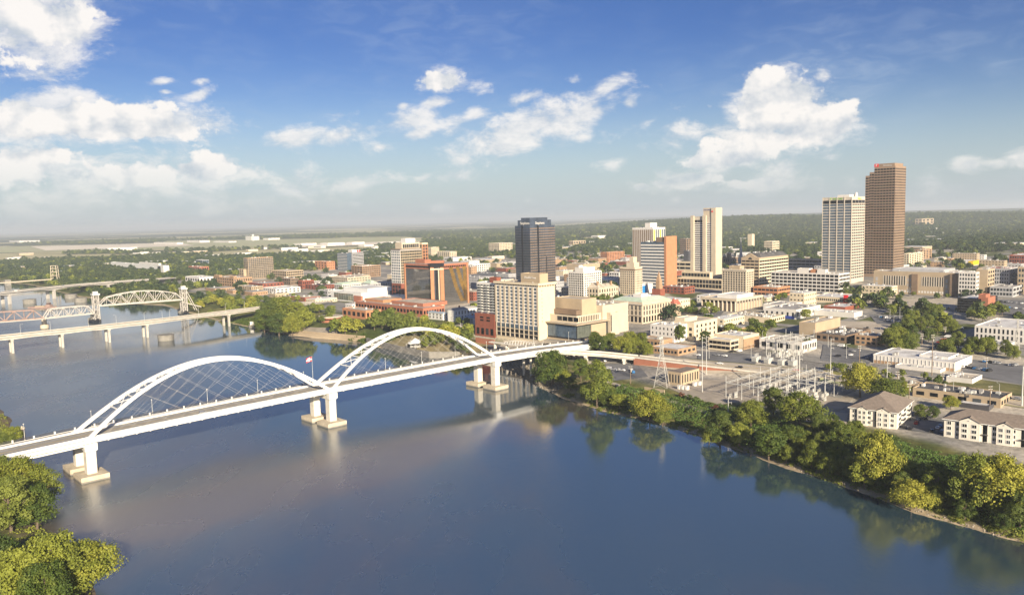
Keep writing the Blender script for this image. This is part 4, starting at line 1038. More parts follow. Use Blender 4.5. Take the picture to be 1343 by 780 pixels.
# terraced glass apartment tower behind the orange block
b = Bld('apartment_tower', 'pale glass apartment tower with dark roof edge behind the orange cornered block', 527, 389, 513.8, 554, 327, wall='grey_wall', roof='roof_dark')
H, Wd, D = b.h, b.w, b.d
b.ribbons('R', 12, H*.28, H*.97, .62, 'glass_green'); b.windows('R', 12, 12, H*.28, H*.97, .74, .62, 'glass_mirror', grid=.3, gm='tan'); b.windows('L', 5, 12, H*.28, H*.97, .8, .55, 'glass_blue', grid=.9, gm='white_wall')
b.part('roof_edge', 'brown_wall', lambda q: q.box(-1.2, -1.2, H-.4, Wd+.5, D+.5, H+.5)); b.block('set_back_top', Wd*.12, D*.1, H+.4, Wd*.95, D*.8, H*1.13, 'cream_stone', 'roof_white'); b.windows('R', 8, 1, H*1.01, H*1.11, .7, .7, 'glass', a0=Wd*.15, a1=Wd*.93, off=D*.1, name='top_window')
b.block('set_back_top', Wd*.35, D*.2, H*1.12, Wd*.8, D*.7, H*1.22, 'white_wall', 'roof_white')
b.bx('brick_base', 'red_brick', -.6, -.6, -3, Wd*.25, D+.3, H*.275); b.windows('L', 3, 3, H*.02, H*.24, .6, .7, 'glass', off=-.6, name='base_window')
b = Bld('apartment_tower', 'brown framed tower wing right behind the pale glass apartment tower', 556, 386, 541, 562, 318.5, wall='cream', roof='roof_white'); b.windows('L', 4, 13, b.h*.2, b.h*.97, .7, .6, 'glass_green', grid=.4, gm='tan_brick'); b.windows('R', 2, 13, b.h*.2, b.h*.97, .6, .6, 'glass', grid=.4, gm='orange_brick')
# ------------------------------------------------------------------ public halls and mid-rise blocks
# concert hall beside the bridge head
b = Bld('concert_hall', 'tan stone concert hall with a dark glass lobby corner at the bridge head', 756.5, 448, 708, 800, 426.5, wall='glass_black', roof='roof_tan')
H, Wd, D = b.h, b.w, b.d
b.part('lobby_canopy', 'tan', lambda q: q.box(-2.6, -2.6, H-.1, Wd*.98, D+.5, H+.9)); b.part('roof', 'roof_tan', lambda q: q.box(-2.9, -2.9, H+.904, Wd*.97, D, H+1.0))
b.windows('L', 14, 1, 2.5, H-1.2, .93, .9, 'glass_blue', name='lobby_pane'); b.windows('R', 12, 1, 2.5, H-1.2, .93, .9, 'glass_green', a1=Wd*.9, name='lobby_pane')
b.part('stone_panel', 'tan', lambda q: (q.box(Wd*.42, -.5, 1.5, Wd*.86, -.07, H-1.5), q.box(0, -1, -3, Wd, -.004, 1.4), q.box(-1, -1, -3, -.004, D, 1.2)))
b.block('upper_floor', 3.5, 3.0, H+.9, Wd*1.0, D-2, H+7.5, 'cream_stone', 'roof_tan')
b.windows('L', 4, 1, H+2, H+6.5, .75, .75, 'glass_black', a1=D*.6, off=3.5, name='upper_window'); b.windows('R', 12, 1, H+1.5, H+6.5, .4, .85, 'glass_black', a0=6, a1=Wd*.75, off=3.0, name='upper_window')
b.bx('plant_screen', 'brown_wall', 9, D*.18, H+7.4, 16, D*.85, H+11.5)
b.block('stage_house', Wd*.36, D*.18, 0, Wd*.80, D*.92, H+21, 'tan', 'roof_tan'); b.block('auditorium', Wd*.80+.01, 1, 0, Wd*1.62, D*1.05, H+14, 'cream_stone', 'roof_tan'); b.units(6, z=H+13.2, x0=Wd*.82, x1=Wd*1.6, y0=3, y1=D)
b.block('side_stair', Wd*.93, -3.5, 0, Wd*1.2, 1, H+7, 'cream_stone', 'roof_tan')
b.windows('R', 1, 1, 4, H+5.5, .09, .9, 'glass_black', a0=Wd*.8, a1=Wd*1.1, off=-3.5, name='slot_window')
FOOT.append((uv(b.O)[0], uv(b.O)[1]-4, uv(b.O)[0]+Wd*1.65, uv(b.O)[1]+D*1.1))
# old courthouse with the green copper roof
b = Bld('courthouse', 'pale stone courthouse with tall windows and a green copper hipped roof', 842.5, 425, 801, 879, 396.5, wall='cream_stone', roof='roof_white')
H, Wd, D = b.h, b.w, b.d
for sd_, n in (('L', 8), ('R', 10)):
    b.windows(sd_, n, 2, H*.38, H*.84, .42, .68, 'glass', 'cream_stone', grid=.35, bands=False); b.windows(sd_, n, 1, 1, H*.34, .5, .75, 'glass_black', name='arched_window')
b.part('cornice', 'pale_stone', lambda q: (q.box(-1.2, -1.2, H*.87, Wd+1.2, -.004, H*.93), q.box(-1.2, -.004, H*.87, -.004, D+1.2, H*.93), q.box(-.7, -.7, H*.36, Wd, -.003, H*.385), q.box(-.7, 0, H*.36, -.003, D, H*.385)))
def hip(q, x0, y0, x1, y1, z0, z1, ins, m=0):
    a = [(x0, y0, z0), (x1, y0, z0), (x1, y1, z0), (x0, y1, z0)]; t = [(x0+ins, y0+ins, z1), (x1-ins, y0+ins, z1), (x1-ins, y1-ins, z1), (x0+ins, y1-ins, z1)]
    for i in range(4): q.quad(a[i], a[(i+1) % 4], t[(i+1) % 4], t[i], m)
    q.quad(*t, m)
b.part('copper_roof', 'copper_roof', lambda q: hip(q, .6, .6, Wd-.6, D-.6, H+.02, H+3.4, 7)); b.part('roof_deck', 'roof_white', lambda q: q.box(8, 8, H+3.38, Wd-8, D-8, H+3.55)); b.block('penthouse', Wd*.3, D*.3, H+3.5, Wd*.55, D*.55, H+6.5, 'white_wall'); b.units(5, z=H+3.5, x0=9, y0=9, x1=Wd-9, y1=D-9)
# colonnaded library-like block
b = Bld('library', 'concrete library ringed by slim square columns with dark slots between', 965, 408.8, 920.8, 998, 392, wall='tan', roof='roof_white')
H, Wd, D = b.h, b.w, b.d
b.windows('L', 8, 1, H*.62, H*.82, .8, .8, 'glass_black', grid=0); b.windows('R', 9, 1, H*.62, H*.82, .8, .8, 'glass_black', name='slot_window')
b.part('columns', 'pale_stone', lambda q: ([q.box(-1.5, D*i/8-.4+.4*(i == 0), -3, -.003, D*i/8+.5-.5*(i == 8), H*.82) for i in range(9)], [q.box(Wd*i/9-.4+.4*(i == 0), -1.5, -3, Wd*i/9+.5, -.003, H*.82) for i in range(10)]))
b.part('roof_band', 'cream_stone', lambda q: (q.box(-1.8, -1.8, H*.825, Wd+1, -.002, H+.2), q.box(-1.8, 0, H*.825, -.002, D+1, H+.2)))
b.block('penthouse', Wd*.2, D*.12, H-.8, Wd*.85, D*.7, H+3, 'white_wall', 'roof_white')
# old red stone church-like hall with a spire
b = Bld('church', 'red stone church with a slender striped spire behind the green roofed courthouse', 866, 388, 855, 872, 379, wall='red_brick', roof='roof_dark', body=True)
def spire(q, x, y, r, z0, z1, z2, m0=0, m1=1):
    q.box(x-r, y-r, -2, x+r, y+r, z1, m0)
    for i, (a, c_) in enumerate((((x-r-.2, y-r-.2), (x+r+.2, y-r-.2)), ((x+r+.2, y-r-.2), (x+r+.2, y+r+.2)), ((x+r+.2, y+r+.2), (x-r-.2, y+r+.2)), ((x-r-.2, y+r+.2), (x-r-.2, y-r-.2)))):
        q.poly([(a[0], a[1], z1), (c_[0], c_[1], z1), (x, y, z2)], m1)
b.part('spire', ['tan_brick', 'tan_brick'], lambda q: spire(q, 4, 5, 2.8, 0, b.h*2.0, b.h*3.6)); b.part('turret', ['tan_brick', 'roof_dark'], lambda q: spire(q, b.w-3, 4, 1.6, 0, b.h*1.5, b.h*2.1))
b = Bld('town_house', 'old pink stone house with red dormer roofs right of the green roofed courthouse', 884, 415, 878, 893, 400, wall='tan', roof='roof_red')
b.windows('L', 3, 3, 1, b.h-1, .4, .55, 'glass'); b.windows('R', 4, 3, 1, b.h-1, .4, .55, 'glass')
b.part('roof_ridge', 'roof_red', lambda q: hip(q, -.3, -.3, b.w+.3, b.d+.3, b.h+.01, b.h+5, min(b.w, b.d)*.42)); b.part('turret', ['tan', 'roof_red'], lambda q: spire(q, 2.2, 2.2, 2.4, 0, b.h+1.5, b.h+7.5))
# twin-gabled sandstone building
b = Bld('town_hall', 'weathered sandstone hall with dormered slate roof right of the white grid block', 785, 392, 768.5, 811, 378, wall='cream_stone', roof='roof_grey')
b.windows('L', 4, 2, 1, b.h-1, .4, .6, 'glass'); b.windows('R', 8, 2, 1, b.h-1, .35, .6, 'glass')
b.part('slate_roof', 'roof_tan', lambda q: (hip(q, -.3, -.3, b.w*.45, b.d+.3, b.h+.01, b.h+5.5, b.d*.3), hip(q, b.w*.45+.3, 2, b.w+.3, b.d-1, b.h+.01, b.h+4, b.d*.3))); b.part('chimney', 'tan_brick', lambda q: (q.box(3, 4, b.h, 5, 6, b.h+8.5), q.box(b.w*.75, 4, b.h, b.w*.75+2, 6, b.h+7)))
# tan masonry office
b = Bld('office_building', 'tan masonry office with ten rows of small windows before the slim pale tower', 978.5, 389, 947, 988.5, 353.5, wall='cream_stone', roof='roof_tan')
b.windows('L', 9, 10, 2, b.h-3, .46, .58, 'glass_black'); b.windows('R', 4, 10, 2, b.h-3, .46, .55, 'glass_black'); b.part('cornice', 'pale_stone', lambda q: (q.box(-.8, -.8, b.h-2, b.w, -.003, b.h-1), q.box(-.8, 0, b.h-2, -.003, b.d, b.h-1))); b.block('penthouse', 2, b.d*.3, b.h-.8, b.w*.7, b.d*.75, b.h+4, 'tan'); b.units(5)
# stepped office with arch
b = Bld('office_building', 'broad tan office with dark ribbon windows, a round arch and a sloping black roof', 995.5, 377, 972, 1033.5, 338, wall='tan', roof='roof_dark')
H, Wd, D = b.h, b.w, b.d
b.windows('L', 4, 8, 2, H*.93, .8, .42, 'glass_black', grid=.5); b.windows('R', 12, 8, 2, H*.93, .86, .45, 'glass_black', grid=.5, gm='cream')
b.part('gable', 'tan', lambda q: (q.prism([(.3, D*.05), (3, D*.05), (3, D*.95), (.3, D*.95)], H, [H+.5, H+.5, H+.5, H+.5]), q.poly([(.2, D*.1, H), (.2, D*.9, H), (.2, D*.5, H+5.5)]), q.poly([(3, D*.1, H), (3, D*.5, H+5.5), (3, D*.9, H)]), q.quad((.2, D*.1, H), (.2, D*.5, H+5.5), (3, D*.5, H+5.5), (3, D*.1, H)), q.quad((.2, D*.5, H+5.5), (.2, D*.9, H), (3, D*.9, H), (3, D*.5, H+5.5))))
b.part('arch_window', 'glass_black', lambda q: q.poly([(-.08, D*.5+3*math.cos(t), H-3+3.4*math.sin(t)) for t in np.linspace(0, math.pi, 12)]))
b.part('sloping_roof', 'roof_dark', lambda q: hip(q, 5, .5, Wd-1, D-.5, H+.02, H+5.5, 5)); b.units(4, z=H+5, x0=12, y0=7, x1=Wd-10, y1=D-7, big=1.3)
# garages and courthouses of the right half
def low(name, label, cx, by, lx, rx, ty, wall='cream', roof='roof_grey', L=None, Rr=None, units=0, cat='building', glass='glass', grid=0, rot=0, wh=.5, ww=.5, frame=None, group=None, z=None, para=.8, base=1.0, gm=None):
    q = Bld(name, label, cx, by, lx, rx, ty, cat, rot, group, wall, roof, para, z=z)
    for sd_, n in (('L', L), ('R', Rr)):
        if n: q.windows(sd_, n[0], n[1], base, q.h-max(1.0, para), ww, wh, glass, frame, grid=grid, gm=gm)
    if units: q.units(units)
    return q
b = low('parking_garage', 'white parking deck with open square bays in front of the white framed glass tower', 1100, 385, 1011, 1114, 359, 'white_wall', 'roof_tan', (16, 5), (7, 5), 3, 'parking garage', 'glass_black', .5, wh=.55, ww=.72)
b.block('stair_head', 4, b.d*.45, b.h-.8, 14, b.d*.62, b.h+5, 'white_wall', 'roof_white'); b.block('stair_head', 3, b.d*.34, b.h-.8, 10, b.d*.42, b.h+4, 'orange_brick'); b.block('stair_head', 2, b.d*.2, b.h-.8, 9, b.d*.32, b.h+4.5, 'white_wall')
low('parking_garage', 'long low concrete parking deck in front of the slim pale tower', 947, 380, 888.5, 951, 366.5, 'cream', 'roof_tan', (14, 2), None, 0, 'parking garage', 'glass_black', .5, wh=.7, ww=.84)
low('parking_garage', 'small upper parking deck at the foot of the slim pale tower', 931, 372, 894, 935, 357, 'cream', 'roof_tan', (9, 2), None, 0, 'parking garage', 'glass_black', .5, wh=.55, ww=.84)
low('parking_garage', 'grey parking deck with long dark slots left of the white framed glass tower', 1079, 355, 1034, 1084, 340, 'pale_stone', 'roof_tan', (8, 3), None, 0, 'parking garage', 'glass_black', .4, wh=.45, ww=.9)
low('parking_garage', 'cream parking deck with long open slots right of the orange ended office', 906, 360, 884, 912, 343.5, 'cream', 'roof_grey', (3, 3), None, 0, 'parking garage', 'glass_black', .4, wh=.5, ww=.95)
b = low('courthouse', 'long low stone courthouse with tall narrow windows across the car parks', 1257, 389, 1145.5, 1268, 358, 'tan', 'roof_white', None, None, 0, 'courthouse')
H, Wd, D = b.h, b.w, b.d
b.windows('L', 9, 1, H*.38, H*.8, .42, .95, 'glass_black', a0=D*.16, a1=D*.42, grid=.3, gm='pale_stone', bands=False); b.windows('L', 9, 1, H*.38, H*.8, .42, .95, 'glass_black', a0=D*.60, a1=D*.88, grid=.3, gm='pale_stone', bands=False)
b.windows('L', 26, 1, H*.06, H*.2, .55, .6, 'white_wall', name='base_window', a0=D*.12); b.bx('entrance_block', 'brown_wall', -3, 0, -3, -.004, D*.09, H*.96); b.bx('entrance_block', 'brown_wall', -1.6, D*.46, -3, -.004, D*.53, H*.9)
b.windows('L', 2, 3, 2, H*.75, .3, .5, 'grey_wall', a0=D*.53, a1=D*.6, name='bay_window'); b.windows('L', 1, 3, 2, H*.75, .5, .6, 'grey_wall', a0=D*.93, a1=D*.99, name='bay_window'); b.windows('L', 1, 3, 2, H*.75, .5, .6, 'grey_wall', a0=D*.11, a1=D*.16, name='bay_window')
b.block('rear_hall', Wd*.3, D*.2, H-.8, Wd+20, D*.8, H+2.5, 'grey_wall', 'roof_white'); b.units(5)
b = low('office_building', 'white wing with a grid of small windows at the end of the long courthouse', 1279.5, 391, 1257, 1284, 357, 'white_wall', 'roof_white', (6, 6), (2, 6), 2, wh=.5, ww=.5)
b = low('office_building', 'blank tan tower slab between the white courthouse wing and the grey offices', 1294.5, 388, 1279.8, 1304, 353.5, 'tan', 'roof_white', None, (3, 6), 1)
low('office_building', 'grey office block with small windows and a flat white roof at the right edge', 1323, 384, 1294, 1334, 352, 'grey_wall', 'roof_red', (9, 6), (3, 6), 3, ww=.4, wh=.45)
low('office_building', 'grey stepped office annex before the grey block near the right edge', 1328, 390, 1298, 1345, 376.5, 'grey_wall', 'roof_grey', (7, 2), (4, 2), 2, ww=.6, wh=.5)
low('office_building', 'tall tan block cut by the right edge of the view', 1343, 386, 1334.5, 1362, 350, 'tan', 'roof_grey', (2, 5), (4, 5), 1)
b = low('office_building', 'black glass office cube with a bright terracotta tower at its corner', 1291, 411.5, 1255.5, 1308, 392, 'glass_black', 'roof_white', None, None, 2)
b.part('spandrel_lines', 'dark_wall', lambda q: [(q.box(-.2, 0, z, -.002, b.d, z+.5), q.box(0, -.2, z, b.w, -.002, z+.5)) for z in np.linspace(2, b.h-2, 5)])
b.block('corner_tower', -1, -3, 0, b.w*.55, b.d*.12, b.h+1.5, 'terracotta', 'roof_red'); b.block('corner_tower', -1.2, -1, b.h, b.w*.3, b.d*.22, b.h+4.5, 'terracotta', 'roof_red')
low('office_building', 'low white office with paired windows near the right edge', 1343, 452, 1278, 1370, 431, 'white_wall', 'roof_white', (11, 2), None, 4, ww=.35, wh=.6)
low('warehouse', 'low white shed between the street trees and the white office', 1320, 459, 1274, 1332, 452, 'white_wall', 'roof_white', (5, 1), None, 1, 'warehouse')
b = low('warehouse', 'long white ribbed warehouse with a flat white roof beside the boulevard', 1252, 487, 1145, 1275, 475, 'white_wall', 'roof_white', None, None, 3, 'warehouse')
b.part('bay_ribs', 'galvanised', lambda q: [q.box(-.25, y-.12, -.5, -.002, y+.12, b.h-.9) for y in np.linspace(.5, b.d-.5, 22)]); b.block('raised_roof', b.w*.35, b.d*.15, b.h-.79, b.w*.95, b.d*.5, b.h+.9, 'white_wall', 'roof_white'); b.bx('brick_plinth', 'tan_brick', -.12, .2, -.5, -.004, b.d-.2, 2.0)
low('warehouse', 'small white flat shed in front of the long white warehouse', 1233, 489, 1174, 1240, 484.5, 'white_wall', 'roof_white', None, None, 1, 'warehouse')
low('warehouse', 'grey roofed white block in the grass beside the boulevard', 1275, 504, 1241, 1288, 497, 'white_wall', 'roof_tan', None, None, 2, 'warehouse')
low('house', 'small flat tan box building under the bright tree behind the apartments', 1202, 513.5, 1183, 1210, 504, 'tan', 'roof_tan', (2, 1), (2, 1), 1, 'house')
b = low('warehouse', 'wide low building with a patched black roof behind the apartments', 1312, 535, 1197, 1327, 522.5, 'tan', 'roof_dark', (6, 1), (4, 1), 8, 'warehouse', base=.6)
low('warehouse', 'white canopy roofed shed beside the patched black roof', 1297, 539, 1256, 1304, 532.5, 'dark_wall', 'roof_white', None, None, 0, 'warehouse')
b = low('workshop', 'brown brick workshop with an open duct covered roof', 1110, 450, 1069, 1142, 440, 'brown_wall', 'roof_dark', (5, 1), (6, 1), 10, 'workshop', glass='glass_black'); 
low('workshop', 'tan two tone block with a tall blank white pilaster by the brown workshop', 1069, 442.5, 1048, 1102, 423.5, 'tan', 'roof_tan', None, None, 2, 'workshop')
low('shop', 'dark tan corner shop with boxed windows below the big street trees', 1150, 455, 1121, 1163, 441, 'tan_brick', 'roof_grey', (4, 2), (3, 2), 3, 'shop')
b = low('office_building', 'low beige office strip with a row of windows and a red sign tower', 1110, 398, 1061, 1134, 390.5, 'cream', 'roof_white', (18, 1), (5, 1), 3, ww=.5, wh=.45)
b.bx('sign_tower', 'red_sign', -2, -1.5, 0, 1.6, 2.5, b.h+3)
low('shop', 'red brick shop with a pale roof beside the red sign tower', 1108, 408.5, 1080, 1128, 402.5, 'red_brick', 'roof_white', None, None, 2, 'shop')
low('warehouse', 'long pale shed with ribbed walls below the red brick shop', 1120, 417, 1068, 1131, 410, 'white_wall', 'roof_white', None, None, 2, 'warehouse')
b = low('warehouse', 'white two storey store with a grey gabled roof right of the library', 1044, 419, 1002, 1076, 406, 'white_wall', 'roof_grey', (6, 1), (8, 1), 3, 'warehouse', ww=.3, wh=.4); b.bx('shopfront', 'sign_blue', -.2, b.d*.05, .2, -.003, b.d*.35, 3.2)
low('warehouse', 'low white shed with grey roof just behind the white two storey store', 1030, 409, 1001, 1052, 400, 'white_wall', 'roof_grey', None, None, 1, 'warehouse')
low('warehouse', 'flat roofed block crowded with air conditioners below the library', 1010, 424.5, 953, 1029.5, 416.5, 'cream', 'roof_tan', None, (7, 1), 16, 'warehouse', ww=.5)
b = low('office_building', 'cream three storey office with a white wing facing the river road', 884, 450, 853, 901, 427.5, 'white_wall', 'roof_white', (6, 3), (4, 3), 3, ww=.22, wh=.42)
b.block('wing', b.w+.01, -7, 0, b.w*2.9, b.d*.55, b.h*1.12, 'cream', 'roof_tan'); b.block('stair_block', b.w*1.0, b.d*.1, b.h, b.w*2.0, b.d*.5, b.h*1.32, 'cream', 'roof_white')
b.windows('R', 5, 3, 2, b.h, .3, .5, 'glass', off=-7, a0=b.w+1, a1=b.w*2.85, name='wing_window'); b.windows('L', 1, 2, 3, b.h*.85, .4, .5, 'glass_black', off=b.w+.01, a0=-7, a1=0, name='wing_window'); FOOT.append((uv(b.O)[0], uv(b.O)[1]-8, uv(b.O)[0]+b.w*3, uv(b.O)[1]+b.d))
b = low('warehouse', 'cream block with a blotched white roof and brick end behind the river road', 975, 459, 936.5, 995.5, 441, 'cream', 'roof_white', None, None, 3, 'warehouse'); b.bx('brick_end', 'tan_brick', -.1, -.25, -2, b.w, -.004, b.h*.8)
low('office_building', 'small cream two storey office with open galleries beside the river road', 958, 461.5, 928.5, 969, 446, 'cream', 'roof_white', (5, 2), (2, 2), 0, glass='glass_black', wh=.55, ww=.8)
low('warehouse', 'brick shed with a bright white roof beside the river road', 889, 467, 853, 913, 458, 'tan_brick', 'roof_white', (8, 1), (4, 1), 0, 'warehouse')
low('warehouse', 'flat tan roofed brick block left of the shed with a bright white roof', 868, 458, 838, 882, 446, 'tan_brick', 'roof_tan', (6, 1), None, 1, 'warehouse')
b = low('warehouse', 'pale flat roofed block hemmed in by the far substation steelwork', 1052, 463, 996, 1071, 449, 'white_wall', 'roof_tan', (5, 1), (6, 1), 4, 'warehouse')
low('shop', 'row of old red brick shops before the long concrete parking deck', 898, 386, 869, 911, 376.5, 'red_brick', 'roof_grey', (6, 2), (5, 2), 2, 'shop')
low('office_building', 'low red brick office beside the tan masonry office', 1020, 390, 988, 1036, 377, 'orange_brick', 'roof_tan', (6, 2), (7, 2), 5, ww=.7, wh=.4)
b = low('office_building', 'small block wrapped in bright blue sheeting behind the courthouse', 841, 386, 831, 856, 373, 'white_wall', 'roof_white', (2, 2), None, 1); b.bx('blue_sheeting', 'blue_panel', -.4, -.2, 0, b.w*.45, b.d+.2, b.h*.85)
# apartments by the right bank
def apartment(label, cx, by, lx, rx, ty, rot, gx, nL, nR, gables, z=None, w=None):
    b = Bld('apartment_house', label, cx, by, lx, rx, ty, 'apartment house', rot, None, 'apartment_wall', 'shingle', para=.02, w=w)
    H, Wd, D = b.h, b.w, b.d
    ov = .9; rid = H+min(Wd, D)*.26; ins = min(Wd, D)/2
    def rf(q):
        x0, y0, x1, y1 = -ov, -ov, Wd+ov, D+ov
        if D > Wd: r0, r1 = (Wd/2, y0+Wd/2+1), (Wd/2, y1-Wd/2-1)
        else: r0, r1 = (x0+D/2+1, D/2), (x1-D/2-1, D/2)
        A_, B_, C_, D_ = (x0, y0, H), (x1, y0, H), (x1, y1, H), (x0, y1, H); p = (*r0, rid); r = (*r1, rid)
        if D > Wd: q.poly([A_, B_, p]); q.poly([B_, C_, r, p]); q.poly([C_, D_, r]); q.poly([D_, A_, p, r])
        else: q.poly([A_, B_, r, p]); q.poly([B_, C_, r]); q.poly([C_, D_, p, r]); q.poly([D_, A_, p])
        q.box(x0, y0, H-.35, x1, y1, H-.005)
    b.part('roof', 'shingle', rf)
    b.part('eaves_trim', 'white_paint', lambda q: (q.box(-ov-.06, -ov, H-.4, -ov-.003, D+ov, H-.02), q.box(-ov, -ov-.06, H-.4, Wd+ov, -ov-.003, H-.02)))
    bays = nL; cw = D/bays
    b.windows('L', bays, 3, .6, H-.7, .36, .5, 'glass', 'white_paint', skip=lambda i, j: i in gx, e0=.4, e1=.4)
    b.windows('R', nR, 3, .6, H-.7, .42, .5, 'glass', 'white_paint', e0=.4, e1=.4)
    for i in gx:      # recessed stair bay with balconies
        y0, y1 = cw*i+cw*.16, cw*(i+1)-cw*.16
        b.bx('stair_opening', 'glass_black', -.05, y0+.4, .2, -.003, y1-.4, H*.36); b.bx('stair_opening', 'glass_black', -.05, y0+.4, H*.42, -.003, y1-.4, H*.9)
        b.bx('balcony', 'dark_metal', -1.2, y0-.2, H*.39, -.1, y1+.2, H*.41); b.bx('balcony_post', 'white_paint', -1.2, y0-.3, 0, -1.0, y0-.1, H)
    for (yc, wd) in gables:   # projecting gabled bays
        y0, y1 = D*yc-wd/2, D*yc+wd/2; g = H+wd*.24
        def bay(q, y0=y0, y1=y1, g=g):
            q.box(-1.1, y0, -2, -.004, y1, H)
            q.poly([(-1.1, y0, H), (-1.1, y1, H), (-1.1, (y0+y1)/2, g)][::-1])
        b.part('gable_bay', 'apartment_wall', bay)
        b.part('roof', 'shingle', lambda q, y0=y0, y1=y1, g=g: (q.quad((-1.6, y0-.5, H-.1), (-1.6, (y0+y1)/2, g+.15), (Wd*.5, (y0+y1)/2, g+.15), (Wd*.3, y0-.5, H-.1)), q.quad((-1.6, (y0+y1)/2, g+.15), (-1.6, y1+.5, H-.1), (Wd*.3, y1+.5, H-.1), (Wd*.5, (y0+y1)/2, g+.15))))
        b.part('gable_vent', 'white_paint', lambda q: q.cyl(0, 0, 0, .1, .5, 10)).location = (-1.15, (y0+y1)/2, H+.6)
        b.windows('L', 2, 3, .6, H-.7, .4, .5, 'glass', 'white_paint', a0=y0, a1=y1, off=-1.1, name='bay_window', e0=.3, e1=.3)
    for j in range(3):
        for k in range(2):
            x = Wd*(.28+.4*k); z = .6+(H-1.3)*j/3
            b.part('balcony', 'dark_metal', lambda q: (q.box(x-1.7, -1.4, z-.15, x+1.7, -.01, z), [q.box(x-1.7+i*.34, -1.4, z, x-1.66+i*.34, -1.35, z+1.05) for i in range(11)], q.box(x-1.7, -1.42, z+1.05, x+1.7, -1.34, z+1.12)))
    return b
apartment('cream three storey apartment house with brown hipped roof, standing alone by the bank', 1176, 563, 1114.5, 1196, 540.8, 8, (2,), 6, 3, ((.28, 6.5), (.72, 5.0)))
apartment('longer cream apartment house with two gables cut by the right edge', 1375, 591.5, 1238, None, 566, 6, (2, 6), 11, 3, ((.74, 9), (.40, 7)), w=17)
# ------------------------------------------------------------------ the left half of the town and the far landmarks
b = low('arts_hall', 'bright white boxy convention hall with a glazed front corner', 474, 397, 434, 511, 384.5, 'white_paint', 'roof_white', None, None, 0)
b.block('hall', b.w*.25, b.d*.02, b.h-.8, b.w*1.1, b.d*.8, b.h+5.5, 'white_paint', 'roof_white'); b.windows('L', 8, 1, 1, b.h-2, .95, .85, 'glass_green', a0=b.d*.25, a1=b.d*.9); b.bx('brick_base', 'terracotta', -1.2, -1, -2, 2, b.d*.22, b.h*.7)
low('hall', 'low white flat annex right of the bright white convention hall', 532, 396, 508, 545, 389, 'white_paint', 'roof_white', None, None, 3)
b = low('conference_centre', 'sprawling low terracotta brick conference centre along the riverside trees', 555, 416, 466, 583, 404, 'terracotta', 'roof_grey', (22, 1), (8, 1), 6, glass='glass_black', wh=.4, ww=.55)
b.block('upper_floor', b.w*.35, b.d*.1, b.h-.8, b.w*1.5, b.d*.55, b.h+3.4, 'terracotta', 'roof_tan'); b.block('upper_floor', b.w*.3, b.d*.66, b.h-.8, b.w*1.2, b.d*.95, b.h+3, 'orange_brick', 'roof_tan')
b = low('conference_wing', 'lower terracotta brick wing with dark openings beside the round pavilion', 480, 419, 449, 500, 407.5, 'orange_brick', 'roof_tan', (5, 1), (4, 1), 1, glass='glass_black')
P = at(434, 421); pv = thing('pavilion', P, 'round flat roofed brick pavilion among trees on the river edge', 'pavilion')
mb = MB(); mb.cyl(0, 0, -3, 5.2, 13, 28); mb.build('wall', 'terracotta', pv); mb = MB(); mb.cyl(0, 0, 5.2, 6.6, 14.5, 28); mb.build('roof', 'roof_tan', pv); mb = MB(); mb.cyl(0, 0, 2.2, 3.6, 13.08, 28); mb.build('window_band', 'glass_black', pv)
# white old state buildings
def white_house(label, cx, by, lx, rx, ty, nL, nR, roofm='shingle_blue', rise=.3, col=False):
    b = Bld('white_house', label, cx, by, lx, rx, ty, 'house', 0, None, 'white_paint', roofm, para=.02); H, Wd, D = b.h, b.w, b.d
    b.part('roof', roofm, lambda q: hip(q, -.6, -.6, Wd+.6, D+.6, H+.02, H+min(Wd, D)*rise*.6, min(Wd, D)*.46)); b.windows('L', nL, 2, 1, H-.6, .35, .6, 'glass', 'white_wall'); b.windows('R', nR, 2, 1, H-.6, .3, .6, 'glass', 'white_wall')
    b.part('eaves', 'white_paint', lambda q: q.box(-.5, -.5, H-.5, Wd+.5, D+.5, H-.01)); b.part('chimney', 'red_brick', lambda q: q.box(Wd*.3, D*.4, H, Wd*.3+1, D*.4+1.6, H+4))
    if col: b.part('columns', 'white_paint', lambda q: [q.cyl(-1.2, y, -1, H-.55, .35, 10) for y in np.linspace(.5, D-.5, 5)])
    return b
white_house('small white house with a blue grey roof left of the white mansion', 581, 420, 561.5, 587, 411, 4, 2)
white_house('large white mansion with a dark grey roof and tall windows', 596, 422, 588.5, 628, 407, 3, 8, 'roof_grey', .35, True)
white_house('white side wing with a slate blue roof beside the brick base of the flats', 621, 426, 608.5, 634, 417, 4, 2)
low('canopy', 'long tan walkway roof by the white side wing', 610, 434, 592, 620, 429.5, 'tan', 'roof_tan', None, None, 0, para=.1)
